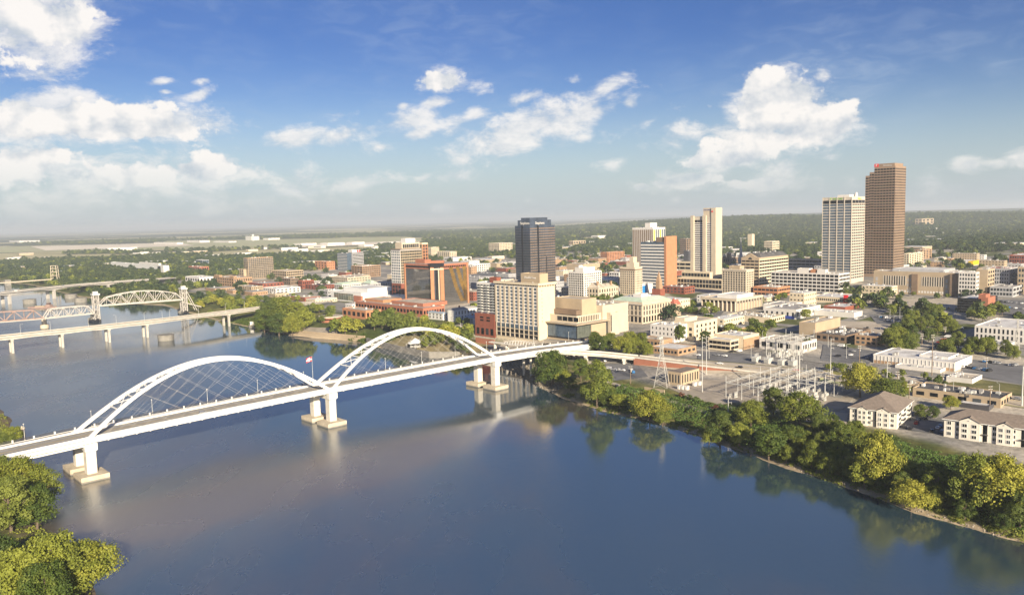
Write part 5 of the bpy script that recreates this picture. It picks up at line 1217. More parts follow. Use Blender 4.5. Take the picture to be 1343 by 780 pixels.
# river market and behind
b = low('museum', 'long white box pavilion raised above the riverside trees', 215, 360, 132, 222, 348.5, 'white_paint', 'roof_white', None, None, 2)
b.bx('window_band', 'glass', -.1, b.d*.25, b.h*.3, -.002, b.d*.8, b.h*.5); b.bx('entry', 'glass', -.1, b.d*.05, b.h*.1, -.002, b.d*.1, b.h*.9); b.bx('roof_house', 'white_wall', 3, b.d*.1, b.h, b.w*.7, b.d*.45, b.h+5)
b = low('apartment_tower', 'tan brick apartment tower with pale glass columns in the warehouse district', 326.5, 366, 320, 358.5, 338.5, 'tan_brick', 'roof_tan', (3, 11), (12, 11), 3, glass='glass_mirror', grid=.35, wh=.7, ww=.75, gm='tan')
low('apartment_tower', 'narrow tan annex at the left foot of the tan brick apartment tower', 320, 366, 314, 323, 353, 'tan', 'roof_tan', (2, 5), None, 0)
b = low('warehouse', 'long tan brick museum warehouse with rows of small windows', 307, 377, 280, 331, 364.5, 'tan_brick', 'roof_tan', (9, 3), (8, 2), 2, ww=.4); b.block('tower', 0, b.d*.7, b.h-.8, 6, b.d*.95, b.h+3, 'tan_brick'); b.block('tower', 0, 0, b.h-.8, 6, b.d*.2, b.h+3, 'tan_brick')
low('office_building', 'low red brick station with a grey roof among parkland trees', 262, 359, 247.5, 274, 350, 'terracotta', 'roof_grey', (5, 2), (4, 2), 1)
low('office_building', 'grey glass pavilion with white frame beyond the red brick station', 266, 349, 257, 274, 341, 'grey_wall', 'roof_grey', (4, 2), (3, 2), 1, glass='glass_blue', ww=.8, wh=.8)
low('office_building', 'jagged grey building left of the grey glass pavilion', 250, 348, 238, 257, 343, 'grey_wall', 'roof_grey', (4, 1), (2, 1), 2)
low('warehouse', 'white stuccoed warehouse row left of the tan museum warehouse', 262, 371, 243, 284, 364, 'white_wall', 'roof_white', (6, 1), (5, 1), 2, 'warehouse')
low('parking_garage', 'open tan parking deck right of the tan brick apartment tower', 376, 366, 357, 398, 355.5, 'tan', 'roof_tan', (8, 3), (9, 3), 1, 'parking garage', 'glass_black', .4, wh=.5, ww=.7)
low('office_building', 'bright orange tan apartment block in the old market district', 429, 354, 413, 441, 343, 'orange_brick', 'roof_tan', (4, 3), (5, 3), 2, ww=.3)
b = low('office_tower', 'blue glass tower standing beside the grey tower with a red logo', 456, 355, 442.5, 461, 332, 'glass_blue', 'roof_dark', None, None, 1); b.ribbons('L', 11, 1, b.h-1, .3, 'white_wall')
b = low('office_tower', 'grey striped tower with a red logo square on its top', 463, 353, 457, 477, 331, 'grey_wall', 'roof_grey', None, None, 1, glass='glass'); b.ribbons('R', 11, 1, b.h-1, .5, 'glass_black'); b.block('sign_block', 0, b.w*.02, b.h-.8, b.w*.7, b.d, b.h+6, 'white_wall'); b.bx('logo', 'red_sign', b.w*.42, -.4, b.h+.2, b.w*.7, -.02, b.h+5.5); b.part('logo_stroke', 'white_wall', lambda q: (q.bar((b.w*.52, -.6, b.h+.8), (b.w*.6, -.6, b.h+4.6), .3, .9), q.bar((b.w*.48, -.6, b.h+4.6), (b.w*.62, -.6, b.h+4.6), .3, .9)))
low('office_building', 'brown brick office with banded windows and rounded white roof top', 476, 364, 461, 499, 349, 'tan_brick', 'roof_white', (4, 5), (8, 5), 3, wh=.5, ww=.7, grid=.3)
b = low('office_building', 'wide beige office with ribbon windows behind the green roofed hotel', 456, 374, 431.5, 486, 364, 'cream_stone', 'roof_tan', (9, 3), (8, 3), 5, wh=.4, ww=.6)
b = low('hotel', 'white hotel with a pale green hipped roof behind the convention hall', 449, 382, 439, 476, 373.5, 'white_wall', 'roof_white', (4, 3), (9, 3), 0, ww=.6, wh=.6, cat='hotel'); b.part('green_roof', 'copper_roof', lambda q: hip(q, -.5, -.5, b.w+.5, b.d+.5, b.h+.02, b.h+3, 5))
b = low('hotel', 'grey hotel with a small green domed roof left of the pale glass apartment tower', 486, 384, 474, 515, 372, 'grey_wall', 'roof_grey', (4, 4), (9, 4), 2, ww=.4, cat='hotel'); b.part('green_roof', 'copper_roof', lambda q: hip(q, 1, 1, b.w*.35, b.d-1, b.h+.02, b.h+5, b.w*.15))
k = 0
for args in (('row of old brick shopfronts facing the riverside park', 345, 380, 326, 372, 372, 'red_brick', 'roof_grey'), ('white painted market shed with a long pale roof', 362, 386, 345, 394, 378.5, 'white_wall', 'roof_white'), ('tan gabled market hall beside the long pale shed', 330, 383, 312, 345, 376, 'tan', 'roof_grey'),
             ('old brown brick block with a gold parapet in the market street', 397, 379, 391, 412, 368, 'red_brick', 'roof_tan'), ('white ornate parapet building with a small dome', 418, 376, 404, 433, 370, 'white_wall', 'roof_tan'), ('low dark red brick row behind the convention hall trees', 424, 381, 400, 440, 374.5, 'red_brick', 'roof_dark'),
             ('glass and steel low library with grey fins', 430, 391, 417, 446, 381, 'grey_wall', 'roof_grey'), ('brick loft block with dark windows left of the brown shop row', 381, 374, 366, 392, 365, 'brown_wall', 'roof_tan')):
    low('shop', *args, (6, 2), (6, 2), 1, 'shop', ww=.45)
# beyond
for args in (('apartment_tower', 'pale yellow apartment slab far behind the cream hotel', 655, 333, 641, 672, 319, 'cream', 'roof_white', (7, 7), (8, 7)), ('apartment_tower', 'cream twin apartment tower beyond the orange block', 566, 339, 561, 576, 324.5, 'cream', 'roof_white', (3, 8), (6, 8)), ('apartment_tower', 'lower cream apartment slab right of the cream twin tower', 590, 341, 574, 599, 330, 'cream', 'roof_white', (6, 6), (4, 6)),
             ('apartment_house', 'white modern apartment row beyond the orange block', 620, 357, 611, 643, 347, 'white_wall', 'roof_white', (5, 3), (8, 3)), ('hospital', 'tan twin block hospital among trees behind the cream old tower', 797, 344, 787.5, 819, 331, 'orange_brick', 'roof_tan', (5, 7), (10, 7)), ('warehouse', 'low tan windowless store behind the white grid office', 765, 359, 743, 787, 346.5, 'tan', 'roof_grey', None, None),
             ('hospital', 'tan hilltop hospital block at the wooded skyline right of the tallest tower', 1209, 297.5, 1200, 1224.5, 287, 'tan', 'roof_tan', (2, 3), (3, 3)), ('apartment_tower', 'cream striped slab right behind the tallest tower', 1192, 352, 1185, 1211, 332.5, 'cream', 'roof_tan', (2, 8), (6, 8)), ('office_building', 'brown pink office pair behind the cream striped slab', 1210, 340, 1200, 1222, 327.5, 'tan_brick', 'roof_grey', (3, 5), (3, 5)),
             ('shop', 'flat white store with a yellow corner panel far behind the courthouse', 1276, 348.5, 1252, 1289, 343, 'white_wall', 'roof_white', None, None), ('warehouse', 'old red brick works with pale windows at the right edge', 1343, 350, 1323.5, 1360, 334.5, 'red_brick', 'roof_white', (6, 3), None),
             ('apartment_tower', 'cream stair tower far behind the stepped tan office', 986, 328, 980.5, 989.5, 307, 'cream', 'roof_tan', None, None), ('office_building', 'cream hospital block behind the stepped tan office', 1013, 333, 1002, 1022, 316.5, 'cream', 'roof_tan', (6, 5), (5, 5)), ('office_building', 'brown slab office left of the slim pale tower', 900, 335, 891.5, 907, 313, 'brown_wall', 'roof_tan', (6, 8), (2, 8)),
             ('office_building', 'dark grey box left of the slim pale tower', 903, 345, 896.5, 907, 329, 'dark_wall', 'roof_grey', None, None), ('office_building', 'pale stone block behind the red brick shops', 930, 349, 925, 944, 337, 'cream_stone', 'roof_tan', (4, 3), (3, 3)), ('church', 'grey stone gothic church left of the stepped tan office', 957, 352, 946, 970, 338, 'brown_wall', 'roof_tan', (4, 2), (4, 2)),
             ('school', 'long tan school with a square tower on the wooded rise', 752, 324.5, 746, 768, 316, 'tan', 'roof_tan', (3, 2), (5, 2)), ('office_building', 'white two storey block left of the cream old tower', 812, 366, 799, 816, 357, 'white_wall', 'roof_white', (4, 2), None), ('office_building', 'low dark office with glass front right of the dark bronze tower', 742, 402, 727, 747, 390, 'dark_wall', 'roof_grey', (5, 3), (2, 3))):
    q = low(*args[:9], *(args[9:]), 1)
    if 'yellow corner' in args[1]: q.bx('corner_panel', 'yellow_panel', -.3, -.4, 1, q.w*.8, q.d*.25, q.h+.6)
    if 'gothic' in args[1]:
        q.part('tower', ['brown_wall', 'roof_tan'], lambda k_: (spire(k_, 3, q.d*.2, 3, 0, q.h+8, q.h+10), spire(k_, 3, q.d*.75, 2.4, 0, q.h+2, q.h+8)))
P = at(971.5, 352); sp = thing('church_spire', P, 'needle thin grey church spire left of the stepped tan office', 'spire', GRID_ROT)
mb = MB(); mb.box(-3.5, -3.5, -2, 3.5, 3.5, 22); mb.build('tower', 'pale_stone', sp); mb = MB(); mb.tube([(0, 0, 21.9), (0, 0, 30), (0, 0, 58)], [3.6, 2.2, .15], 8); mb.build('needle', 'grey_wall', sp)
# airport: pale apron, hangars and control tower far to the left
patch_sheet('airfield', [(-60, 333), (170, 328.5), (260, 322.5), (-60, 324)], 'dry_field', 1.2); patch_sheet('airfield', [(170, 328), (565, 318.5), (540, 311), (220, 316)], 'dry_field', 1.0)
patch_sheet('apron', [(60, 329), (255, 322.5), (235, 318.5), (40, 323.5)], 'apron_concrete', 2.2); patch_sheet('apron', [(380, 325.5), (560, 319), (545, 316), (420, 320)], 'apron_concrete', 2.2)
for i, (cx, by, lx, rx, ty) in enumerate(((25, 318, -5, 52, 316), (140, 329.5, 126, 180, 325.5), (232, 321, 200, 240, 318.2), (262, 318.5, 245, 275, 315.5), (300, 318.5, 280, 310, 316.5), (330, 315.5, 322, 340, 310), (352, 315, 345, 367, 312.5), (430, 323, 420, 452, 318.8), (462, 321, 455, 478, 317.8), (395, 322.5, 385, 415, 319.5), (478, 323.5, 470, 490, 321), (505, 322, 498, 525, 318))):
    if ty >= by-.6: continue
    low('hangar', ('long white hangar with a dark door line across the airfield', 'wide grey hangar row nearest the airfield woods', 'low pale terminal pier on the airfield', 'white terminal hall on the airfield', 'low white hangar beside the terminal hall', 'white control building with a stub tower at the airfield', 'small cream hangar right of the control building', 'white freight shed at the right airfield edge', 'short white freight shed beside a longer one', 'pale arched hangar on the right airfield', 'tiny white hut beside the freight sheds', 'broad pale freight hall at the far right of the airfield')[i], cx, by, lx, rx, ty, 'white_wall', 'roof_white', (6, 1) if i == 1 else None, None, 0, 'hangar', glass='glass_black')
P = at(332, 316); ct = thing('control_tower', P, 'white airport control tower on the far left plain', 'control tower'); mb = MB(); mb.cyl(0, 0, -2, 38, 4.5, 10); mb.build('shaft', 'white_wall', ct); mb = MB(); mb.cyl(0, 0, 38, 46, 8, 10); mb.build('cab', 'white_wall', ct)
def clear_uv(u, v, m=2):
    for (a, b, c, d) in FOOT:
        if a-m < u < c+m and b-m < v < d+m: return False
    for (p, q, w) in ROADS:
        if p[1] == q[1] or abs(p[1]-q[1]) < 10:
            if min(p[0], q[0]) < u < max(p[0], q[0]) and abs(v-p[1]) < w: return False
        elif min(p[1], q[1]) < v < max(p[1], q[1]) and abs(u-p[0]) < w: return False
    return True
AIR = [[uv(at(*q)) for q in quad] for quad in ([(-60, 336), (170, 331), (265, 325), (250, 317), (-60, 322)], [(170, 331), (568, 321), (540, 310.5), (220, 315.5)])]
def in_poly(u, v, poly):
    ins = np.zeros(len(u), bool); j = len(poly)-1
    for i in range(len(poly)):
        (ui, vi), (uj, vj) = poly[i], poly[j]
        ins ^= ((vi > v) != (vj > v)) & (u < (uj-ui)*(v-vi)/(vj-vi+1e-9)+ui); j = i
    return ins
# ------------------------------------------------------------------ more low roofs filling the blocks of the town
g = random.Random(77); made = 0; FILL = []
kinds = [('white_wall', 'roof_white', 'white'), ('cream', 'roof_white', 'cream'), ('tan_brick', 'roof_grey', 'tan brick'), ('red_brick', 'roof_tan', 'red brick'), ('grey_wall', 'roof_grey', 'grey'), ('tan', 'roof_tan', 'tan')]
def filler(u, v, w, d, h, k, where):
    wl, rf, cn = kinds[k]
    FOOT.append((u, v, u+w, v+d)); P = G(u, v); z = gz(P)
    e = thing('town_building', (P.x, P.y, z), f'{cn} flat roofed block {where}', 'building', GRID_ROT, f'{cn} blocks {where}')
    mb = MB(); mb.box(0, 0, -6, w, d, h); mb.build('wall', wl, e); mb = MB(); mb.box(.4, .4, h+.003, w-.4, d-.4, h+.25); mb.build('roof', rf, e)
    fl = max(1, int(h/3.8))
    for j in range(fl):
        z0 = h*(j+.35)/fl; mb = MB(); n = max(2, int(d/4))
        for i in range(n): mb.box(-.06, d*(i+.3)/n, z0, -.003, d*(i+.7)/n, z0+1.5)
        n = max(2, int(w/4))
        for i in range(n): mb.box(w*(i+.3)/n, -.06, z0, w*(i+.7)/n, -.003, z0+1.5)
        mb.build('window_row', 'glass', e)
    for i in range(g.randint(1, 3)):
        x, y = g.uniform(1, max(1.1, w-4)), g.uniform(1, max(1.1, d-4)); mb = MB(); mb.box(x, y, h+.24, x+g.uniform(1.5, 3), y+g.uniform(1.5, 3), h+g.uniform(1.3, 2.6)); mb.build('rooftop_unit', 'galvanised', e)
tries = 0
while made < 195 and tries < 16000:
    tries += 1
    u = g.uniform(565, 1650); v = g.uniform(-330, 1420); w = g.uniform(13, 38); d = g.uniform(13, 42); h = g.choice([4.5, 5, 6, 8, 9, 12, 15])
    P = G(u+w/2, v+d/2)
    a = math.atan2(P.x, P.y)
    if abs(a) > R(34): continue
    px, py = proj(Vector((P.x, P.y, gz(P)+h)))
    if not (0 < px < 1343): continue
    if 1060 < px < 1343 and py > 386: continue     # the car parks stay open
    if any(u-2 < c_ and a_ < u+w+2 and v-2 < d_ and b_ < v+d+2 for (a_, b_, c_, d_) in FOOT): continue
    if not all(clear_uv(x, y, 1) for x in (u, u+w/2, u+w) for y in (v, v+d/2, v+d)): continue
    if u < 640 and v > 300: h = min(h, 6)
    where = 'in the old market blocks' if v > 980 else ('between the towers of the centre' if v > 380 else 'in the blocks beyond the courthouse')
    filler(u, v, w, d, h, g.randrange(6), where); made += 1
print('fillers', made)
# pale roofs among the far trees
far = 0; tries = 0
while far < 165 and tries < 4000:
    tries += 1
    a = g.uniform(R(-33), R(33)); r = g.uniform(1900, 4600); P = Vector((math.sin(a)*r, math.cos(a)*r, 0)); u, v = uv(P); s = float(land(u, v)[0])
    if s < 60 or any(in_poly(np.array([u]), np.array([v]), pl)[0] for pl in AIR): continue
    w, d, h = g.uniform(25, 70), g.uniform(20, 60), g.uniform(6, 13); z = gz(P); wl = g.choice(['white_wall', 'cream', 'white_wall', 'tan'])
    if any(u-5 < c_ and a_ < u+w+5 and v-5 < d_ and b_ < v+d+5 for (a_, b_, c_, d_) in FOOT): continue
    FOOT.append((u, v, u+w, v+d))
    mb = MB(); mb.box(0, 0, -3, w, d, h); mb.box(.5, .5, h+.004, w-.5, d-.5, h+.4, 1); mb.box(-.1, d*.1, h*.35, -.003, d*.9, h*.6, 2)
    tag(mb.build('far_building', [wl, 'roof_white', 'glass'], None, (P.x, P.y, z), GRID_ROT+g.uniform(-.3, .3)), {'white_wall': 'white', 'cream': 'cream', 'tan': 'tan'}[wl]+' low building showing among the distant trees', 'building', {'white_wall': 'white', 'cream': 'cream', 'tan': 'tan'}[wl]+' buildings among the distant trees'); far += 1
# ------------------------------------------------------------------ trees
def crown_mesh(name, seed, h, r, nleaf, leaf, lobes, leafm, z0=.28, squash=1.0, with_trunk=False, lob=(.32, .52)):
    g = np.random.default_rng(seed)
    C = []; Rd = []
    for k in range(lobes):
        t = (k+.5)/lobes; zc = h*(z0+(1-z0)*(.12+.74*t)); prof = math.sin(math.pi*min(1, .22+.70*t))**.7
        a = k*2.4+g.uniform(-.6, .6); rr = r*prof*g.uniform(.30, .92)*(1 if k < lobes-2 else .35)
        C.append((math.cos(a)*rr, math.sin(a)*rr, zc)); Rd.append(r*g.uniform(*lob)*(.75+.4*prof))
    C = np.array(C); Rd = np.array(Rd); p_ = Rd**2/np.sum(Rd**2)
    idx = g.choice(lobes, nleaf, p=p_); d = g.normal(size=(nleaf, 3)); d /= np.linalg.norm(d, axis=1)[:, None]
    d[:, 2] = np.where(d[:, 2] < -.45, -d[:, 2]*.6, d[:, 2])
    rad = Rd[idx]*g.uniform(.55, 1.06, nleaf)**.6
    bump = 1+.30*np.sin(d[:, 0]*4+idx)*np.cos(d[:, 1]*4.5+idx*2)+.14*np.sin(d[:, 2]*9+idx*3)*np.sin(d[:, 0]*9+idx)
    spray = g.random(nleaf) < .10; bump = bump*np.where(spray, g.uniform(1.0, 1.35, nleaf), 1.0)
    P = C[idx]+d*(rad*bump)[:, None]*np.array([1, 1, .78*squash])
    P[:, 2] = np.maximum(P[:, 2], h*z0*.55)
    nrm = d+g.normal(size=(nleaf, 3))*.55+np.array([0, 0, .25]); nrm /= np.linalg.norm(nrm, axis=1)[:, None]
    ax = np.cross(nrm, g.normal(size=(nleaf, 3))); ax /= np.linalg.norm(ax, axis=1)[:, None]; ay = np.cross(nrm, ax)
    s = leaf*g.uniform(.55, 1.25, nleaf)[:, None]
    V = np.stack([P-ax*s, P-ay*s*.7, P+ax*s, P+ay*s*.7], 1).reshape(-1, 3)
    F = np.arange(nleaf*4).reshape(-1, 4)
    if not with_trunk: return np_mesh(name, V, F, leafm)
    mb = MB(); mb.tube([(0, 0, -1), (0, 0, h*.3), (.2, .1, h*.6)], [h*.028, h*.02, h*.008], 6)
    n0 = len(V); V = np.concatenate([V, np.array(mb.v)])
    F = np.concatenate([F, np.array([f for f in mb.f if len(f) == 4])+n0])
    me = np_mesh(name, V, F, [leafm, 'bark']); mi = np.zeros(len(F), np.int32); mi[nleaf:] = 1; me.polygons.foreach_set('material_index', mi); return me
def trunk_mesh(name, seed, h, r):
    g = random.Random(seed); mb = MB(); b = h*.022
    mb.tube([(0, 0, -1.5), (0, 0, 0), (g.uniform(-.3, .3), g.uniform(-.3, .3), h*.3), (g.uniform(-.6, .6), g.uniform(-.6, .6), h*.62), (0, 0, h*.86)], [b*1.6, b*1.2, b*.9, b*.5, b*.15], 8)
    for k in range(7):
        a = k*2.3+g.uniform(-.4, .4); z = h*g.uniform(.24, .55); L = r*g.uniform(.5, .85)
        mb.tube([(0, 0, z), (math.cos(a)*L*.5, math.sin(a)*L*.5, z+L*.35), (math.cos(a)*L, math.sin(a)*L, z+L*.75)], [b*.55, b*.35, b*.08], 6)
    return mb.mesh(name, 'bark')
NEAR = []
for i, (h, r, nl, lobes, lm) in enumerate(((15, 6.5, 11000, 34, 'leaf'), (18, 6.2, 12000, 40, 'leaf'), (13, 7.2, 11000, 32, 'leaf_yellow'), (16, 6.0, 11000, 34, 'leaf_dark'), (12, 5.2, 8000, 26, 'leaf'))):
    NEAR.append((crown_mesh('crown', 100+i, h, r, nl, .27, lobes, lm, z0=(.08, .06, .16, .05, .2)[i], lob=(.16, .42)), trunk_mesh('trunk', 200+i, h, r), h, r))
MID = []
for i, (h, r, lobes, lm) in enumerate(((12, 5.2, 14, 'leaf'), (13, 4.8, 15, 'leaf_dark'), (10, 5.0, 12, 'leaf'), (11, 5.2, 13, 'leaf_yellow'))):
    MID.append((crown_mesh('tree', 300+i, h, r, 900, .75, lobes, lm, with_trunk=True, z0=.2), h, r))
LABELS = {}
def near_tree(px, py, top, kind, label, group=None, wide=1.0, name='tree', xy=None):
    """tree standing at a ground point of the picture, as tall as it shows there"""
    P = at(px, py) if xy is None else Vector((xy[0], xy[1], gz(xy)))
    hh = solve(lambda q: proj(P+Vector((0, 0, q)))[1], 1, 60, top, False) if top is not None else wide
    cm, tm, h, r = NEAR[kind]
    t = thing(name, P, label, 'tree', random.uniform(0, 6.28), group); s = hh/h*.98
    w = (1 if xy is None else 1)*s*(wide if top is not None else 1)
    t.scale = (w, w, s)
    link('crown', cm, t); link('trunk', tm, t)
    return t
TREES_N = 0
def grove(quad, n, hlo, hhi, kinds, label, group, near=False, mind=5.0, seed=1, avoid=True):
    g = random.Random(seed); Q = [at(*q) for q in quad]; pts = []; tries = 0
    while len(pts) < n and tries < n*60:
        tries += 1; s, t = g.random(), g.random()
        p = (Q[0]*(1-s)+Q[1]*s)*(1-t)+(Q[3]*(1-s)+Q[2]*s)*t
        u, v = uv(p)
        if land(u, v)[0] < 4 and land(u, v)[1] < 3: continue
        if avoid and not clear_uv(u, v, 3): continue
        if any((p-q).xy.length < mind for q in pts): continue
        pts.append(p)
    for p in pts:
        hh = g.uniform(hlo, hhi); k = g.choice(kinds)
        if near:
            cm, tm, h, r = NEAR[k]; t = thing('tree', (p.x, p.y, gz(p)-.2), label, 'tree', g.uniform(0, 6.28), group); s = hh/h
            t.scale = (s*g.uniform(.9, 1.15), s*g.uniform(.9, 1.15), s); link('crown', cm, t); link('trunk', tm, t)
        else:
            me, h, r = MID[k]; s = hh/h; w = s*g.uniform(.9, 1.2)
            tag(link('tree', me, None, (p.x, p.y, gz(p)-.3), (0, 0, g.uniform(0, 6.28)), (w, w, s)), label, 'tree', group)
# single trees one can point to
for a in ((724, 506, 455, 0, 'big cottonwood on the riprap slope right of the last bridge pier', 1.15), (783, 533, 464, 1, 'tall dark river tree rising in front of the ramp and car park', .85), (762, 500, 468, 4, 'slim young tree between the two big riverbank trees', .8),
          (852, 551, 511, 2, 'round pale yellow green tree alone on the vine covered bank', 1.1), (944, 583, 534, 3, 'broad tree at the end of the vine slope below the substation', 1.05), (969, 587, 552, 4, 'grey green small tree at the water below the substation', 1.0),
          (985, 560, 521, 0, 'umbrella shaped tree with a bare trunk by the riverside path', 1.2), (1014, 545, 504, 3, 'dark tree touching the substation yard corner', 1.0), (1048, 558, 512, 2, 'large rounded tree left of the loop road', 1.2), (1008, 603, 558, 4, 'grey leafed willow like tree over the bank', 1.1),
          (1152, 640, 562, 2, 'tall bright yellow tree with the sun on its top in the bank belt', .62), (1195, 669, 628, 2, 'low round yellow lit tree close to the waterline', 1.1), (1128, 521, 474, 2, 'tall light green tree behind the lone apartment house', .95), (1160, 527, 492, 0, 'very broad bright green tree behind the lone apartment house', 1.6),
          (1185, 520, 497, 1, 'darker tree right of the very broad bright green tree', 1.0), (1247, 537, 518, 2, 'small bright green tree in front of the patched black roof', 1.0), (1208, 548, 528, 3, 'dark tree left of the apartment car park', 1.2), (1224, 549, 530, 3, 'dark tree right of the apartment car park entrance', 1.2),
          (1280, 671, 587, 0, 'big sunlit topped bank tree in the right corner', .85), (1228, 655, 600, 1, 'dark bank tree left of the big sunlit topped tree', 1.1), (1312, 672, 594, 2, 'yellow topped bank tree beside the right edge', 1.0), (1338, 692, 635, 3, 'grey green tree cut by the right edge low on the bank', 1.1),
          (892, 450, 424, 4, 'single slim tree before the cream three storey office', .7), (924, 451, 432, 3, 'dark round tree at the corner of the cream three storey office', 1.1), (1058, 458, 440, 0, 'narrow tree sprouting beside the far substation', .8), (1057, 420, 404, 4, 'lone round tree in front of the white two storey store', 1.0)):
    near_tree(a[0], a[1], a[2], a[3], a[4], None, a[5])
# near left bank, close to the camera
for i, (px, py, z, hh, k, lab) in enumerate(((70, 790, 3, 24, 0, 'large yellow green tree in the lower left corner'), (112, 770, 2, 19, 2, 'sunlit tree leaning over the water at the lower left'), (142, 752, 1, 12, 4, 'small sunlit tree at the outer tip of the lower left clump'), (30, 800, 4, 20, 4, 'leafy tree at the bottom edge left of the large yellow green one'),
        (14, 690, 5, 24, 3, 'tall dark olive tree at the left edge below the bridge end'), (48, 682, 3, 20, 0, 'rounded sunlit tree hanging over the near bank'), (58, 650, 3, 19, 1, 'tall tree touching the near end of the arch bridge'), (26, 645, 6, 20, 2, 'bright tree under the left end of the arch bridge'),
        (0, 640, 7, 20, 1, 'tree cut by the left edge beside the bridge end'), (5, 590, 6, 15, 3, 'dark tree beyond the bridge end at the left edge'), (16, 576, 3, 12, 4, 'small tree on the left shore beyond the bridge'), (-6, 770, 8, 21, 3, 'shaded tree in the extreme lower left corner'), (60, 815, 5, 20, 0, 'treetop cut by the bottom edge of the view'))):
    P = at(px, py, z=z+2); u, v = uv(P)
    un = float(np.interp(v, NV, NU)); u = min(u, un+1)
    near_tree(0, 0, None, k, lab, None, hh*1.04, xy=(G(u, v).x, G(u, v).y))
BELT = 'dense riverbank tree in the shaded belt below the apartment houses'
grove([(985, 606), (1140, 655), (1175, 610), (1035, 575)], 23, 9, 16, (0, 1, 3, 3, 4), BELT, 'riverbank belt trees', True, 6.5, 2)
grove([(1150, 650), (1343, 708), (1343, 668), (1200, 640)], 13, 8, 14, (0, 1, 3, 3), BELT, 'riverbank belt trees', True, 7, 3)
grove([(1060, 570), (1110, 590), (1130, 577), (1085, 560)], 6, 9, 13, (0, 3), 'tree at the foot of the lone apartment house', 'trees by the lone apartment house', True, 6, 4)
grove([(776, 470), (858, 470), (858, 458), (780, 450)], 11, 11, 16, (0, 1, 2), 'green tree in the row behind the curving ramp', 'trees behind the ramp', True, 7, 5)
grove([(1165, 462), (1228, 462), (1232, 446), (1168, 444)], 11, 12, 18, (0, 1, 3), 'big street tree in the clump above the long white warehouse', 'clump above the white warehouse', True, 8, 6)
grove([(1186, 440), (1252, 440), (1258, 412), (1190, 412)], 15, 11, 16, (0, 1, 3), 'green tree in the avenue before the black glass cube', 'avenue trees by the black cube', True, 8, 7)
grove([(1232, 470), (1330, 474), (1326, 460), (1238, 455)], 13, 10, 15, (0, 1, 3), 'street tree in the row in front of the white low office', 'row by the white low office', True, 8, 8)
grove([(1268, 424), (1343, 428), (1343, 410), (1275, 410)], 10, 8, 13, (0, 1), 'tree beside the terracotta corner of the black glass cube', 'trees right of the black cube', False, 8, 9)
grove([(1142, 414), (1190, 414), (1192, 400), (1146, 400)], 9, 7, 11, (0, 1), 'tree on the car park edge below the long courthouse', 'car park trees by the courthouse', False, 7, 10)
grove([(1098, 392), (1255, 396), (1255, 386), (1098, 382)], 14, 5, 9, (0, 1), 'small tree on the pavement in front of the long courthouse', 'small trees before the courthouse', False, 9, 11)
grove([(930, 442), (1012, 446), (1012, 430), (925, 425)], 13, 8, 12, (1, 1, 0), 'dark tree in the line between the library and the cream blocks', 'tree line below the library', False, 7, 12)
grove([(893, 418), (950, 424), (945, 408), (895, 400)], 10, 7, 11, (0, 1), 'tree on the lawn between the courthouse and the library', 'trees left of the library', False, 7, 13)
grove([(770, 402), (845, 402), (840, 392), (768, 394)], 16, 7, 11, (0, 1), 'tree in the leafy street behind the concert hall', 'leafy street behind the concert hall', False, 7, 14)
grove([(985, 400), (1030, 404), (1035, 392), (990, 390)], 8, 7, 10, (0, 1), 'tree below the low red brick office', 'trees by the red brick office', False, 7, 15)
grove([(440, 441), (478, 441), (476, 430), (442, 430)], 4, 14, 18, (3,), 'yellow green tree on the terraced riverfront lawn', 'yellow green riverfront trees', False, 9, 16)
grove([(488, 445), (545, 449), (550, 428), (492, 424)], 16, 14, 20, (0, 1, 1), 'tall park tree on the riverfront before the conference centre', 'riverfront park trees', False, 9, 17)
grove([(548, 458), (618, 470), (625, 440), (556, 428)], 22, 9, 15, (0, 1, 3), 'park tree seen through the cables of the right arch', 'park trees beyond the right arch', False, 8, 18)
grove([(348, 437), (400, 440), (395, 412), (345, 412)], 22, 12, 18, (0, 1, 0, 3), 'bushy tree on the wooded river bend beyond the girder bridge', 'trees of the river bend', False, 9, 19)
grove([(402, 432), (436, 430), (440, 404), (405, 402)], 12, 9, 13, (0, 1), 'park tree beside the round pavilion', 'trees by the round pavilion', False, 9, 20)
grove([(258, 416), (345, 418), (350, 392), (265, 390)], 26, 11, 16, (0, 1, 3), 'riverside park tree behind the girder bridge', 'park trees behind the girder bridge', False, 10, 21)
grove([(598, 430), (650, 437), (650, 432), (600, 425)], 4, 7, 10, (1,), 'small dark tree in the garden of the white mansion', 'mansion garden trees', False, 7, 22)
for i, (px, py, top, k, w_) in enumerate(((372, 424, 385, 0, 1.3), (354, 430, 391, 3, 1.2), (390, 424, 392, 1, 1.3), (347, 436, 402, 1, 1.1), (366, 440, 408, 3, 1.2), (384, 441, 412, 2, .8), (398, 434, 405, 4, 1.2))):
    near_tree(px, py, top, k, ('tall dark tree standing over the end of the girder bridge', 'rounded tree left of the tall dark tree at the girder bridge end', 'broad tree right of the girder bridge end', 'dark tree at the water left of the yellow green one', 'low broad tree behind the small point of the river bend', 'bright yellow green tree on the point of the river bend', 'olive tree right of the bright yellow green one')[i], None, w_)
grove([(1085, 486), (1240, 510), (1240, 501), (1090, 479)], 20, 3.5, 6.0, (1, 1, 0), 'dark rounded bush in the hedge row between the boulevard and the white warehouse', 'hedge bushes by the white warehouse', False, 6, 31, False)
for i, (px, py, top) in enumerate(((768, 523, 499), (797, 532, 506), (737, 506, 484), (711, 499, 480), (838, 547, 527), (869, 559, 538), (748, 512, 492), (930, 582, 560), (812, 537, 515))):
    near_tree(px, py, top, (3, 0, 4)[i % 3], 'bushy young tree on the slope between the big riverbank trees', 'young trees of the riverbank slope', 1.25)
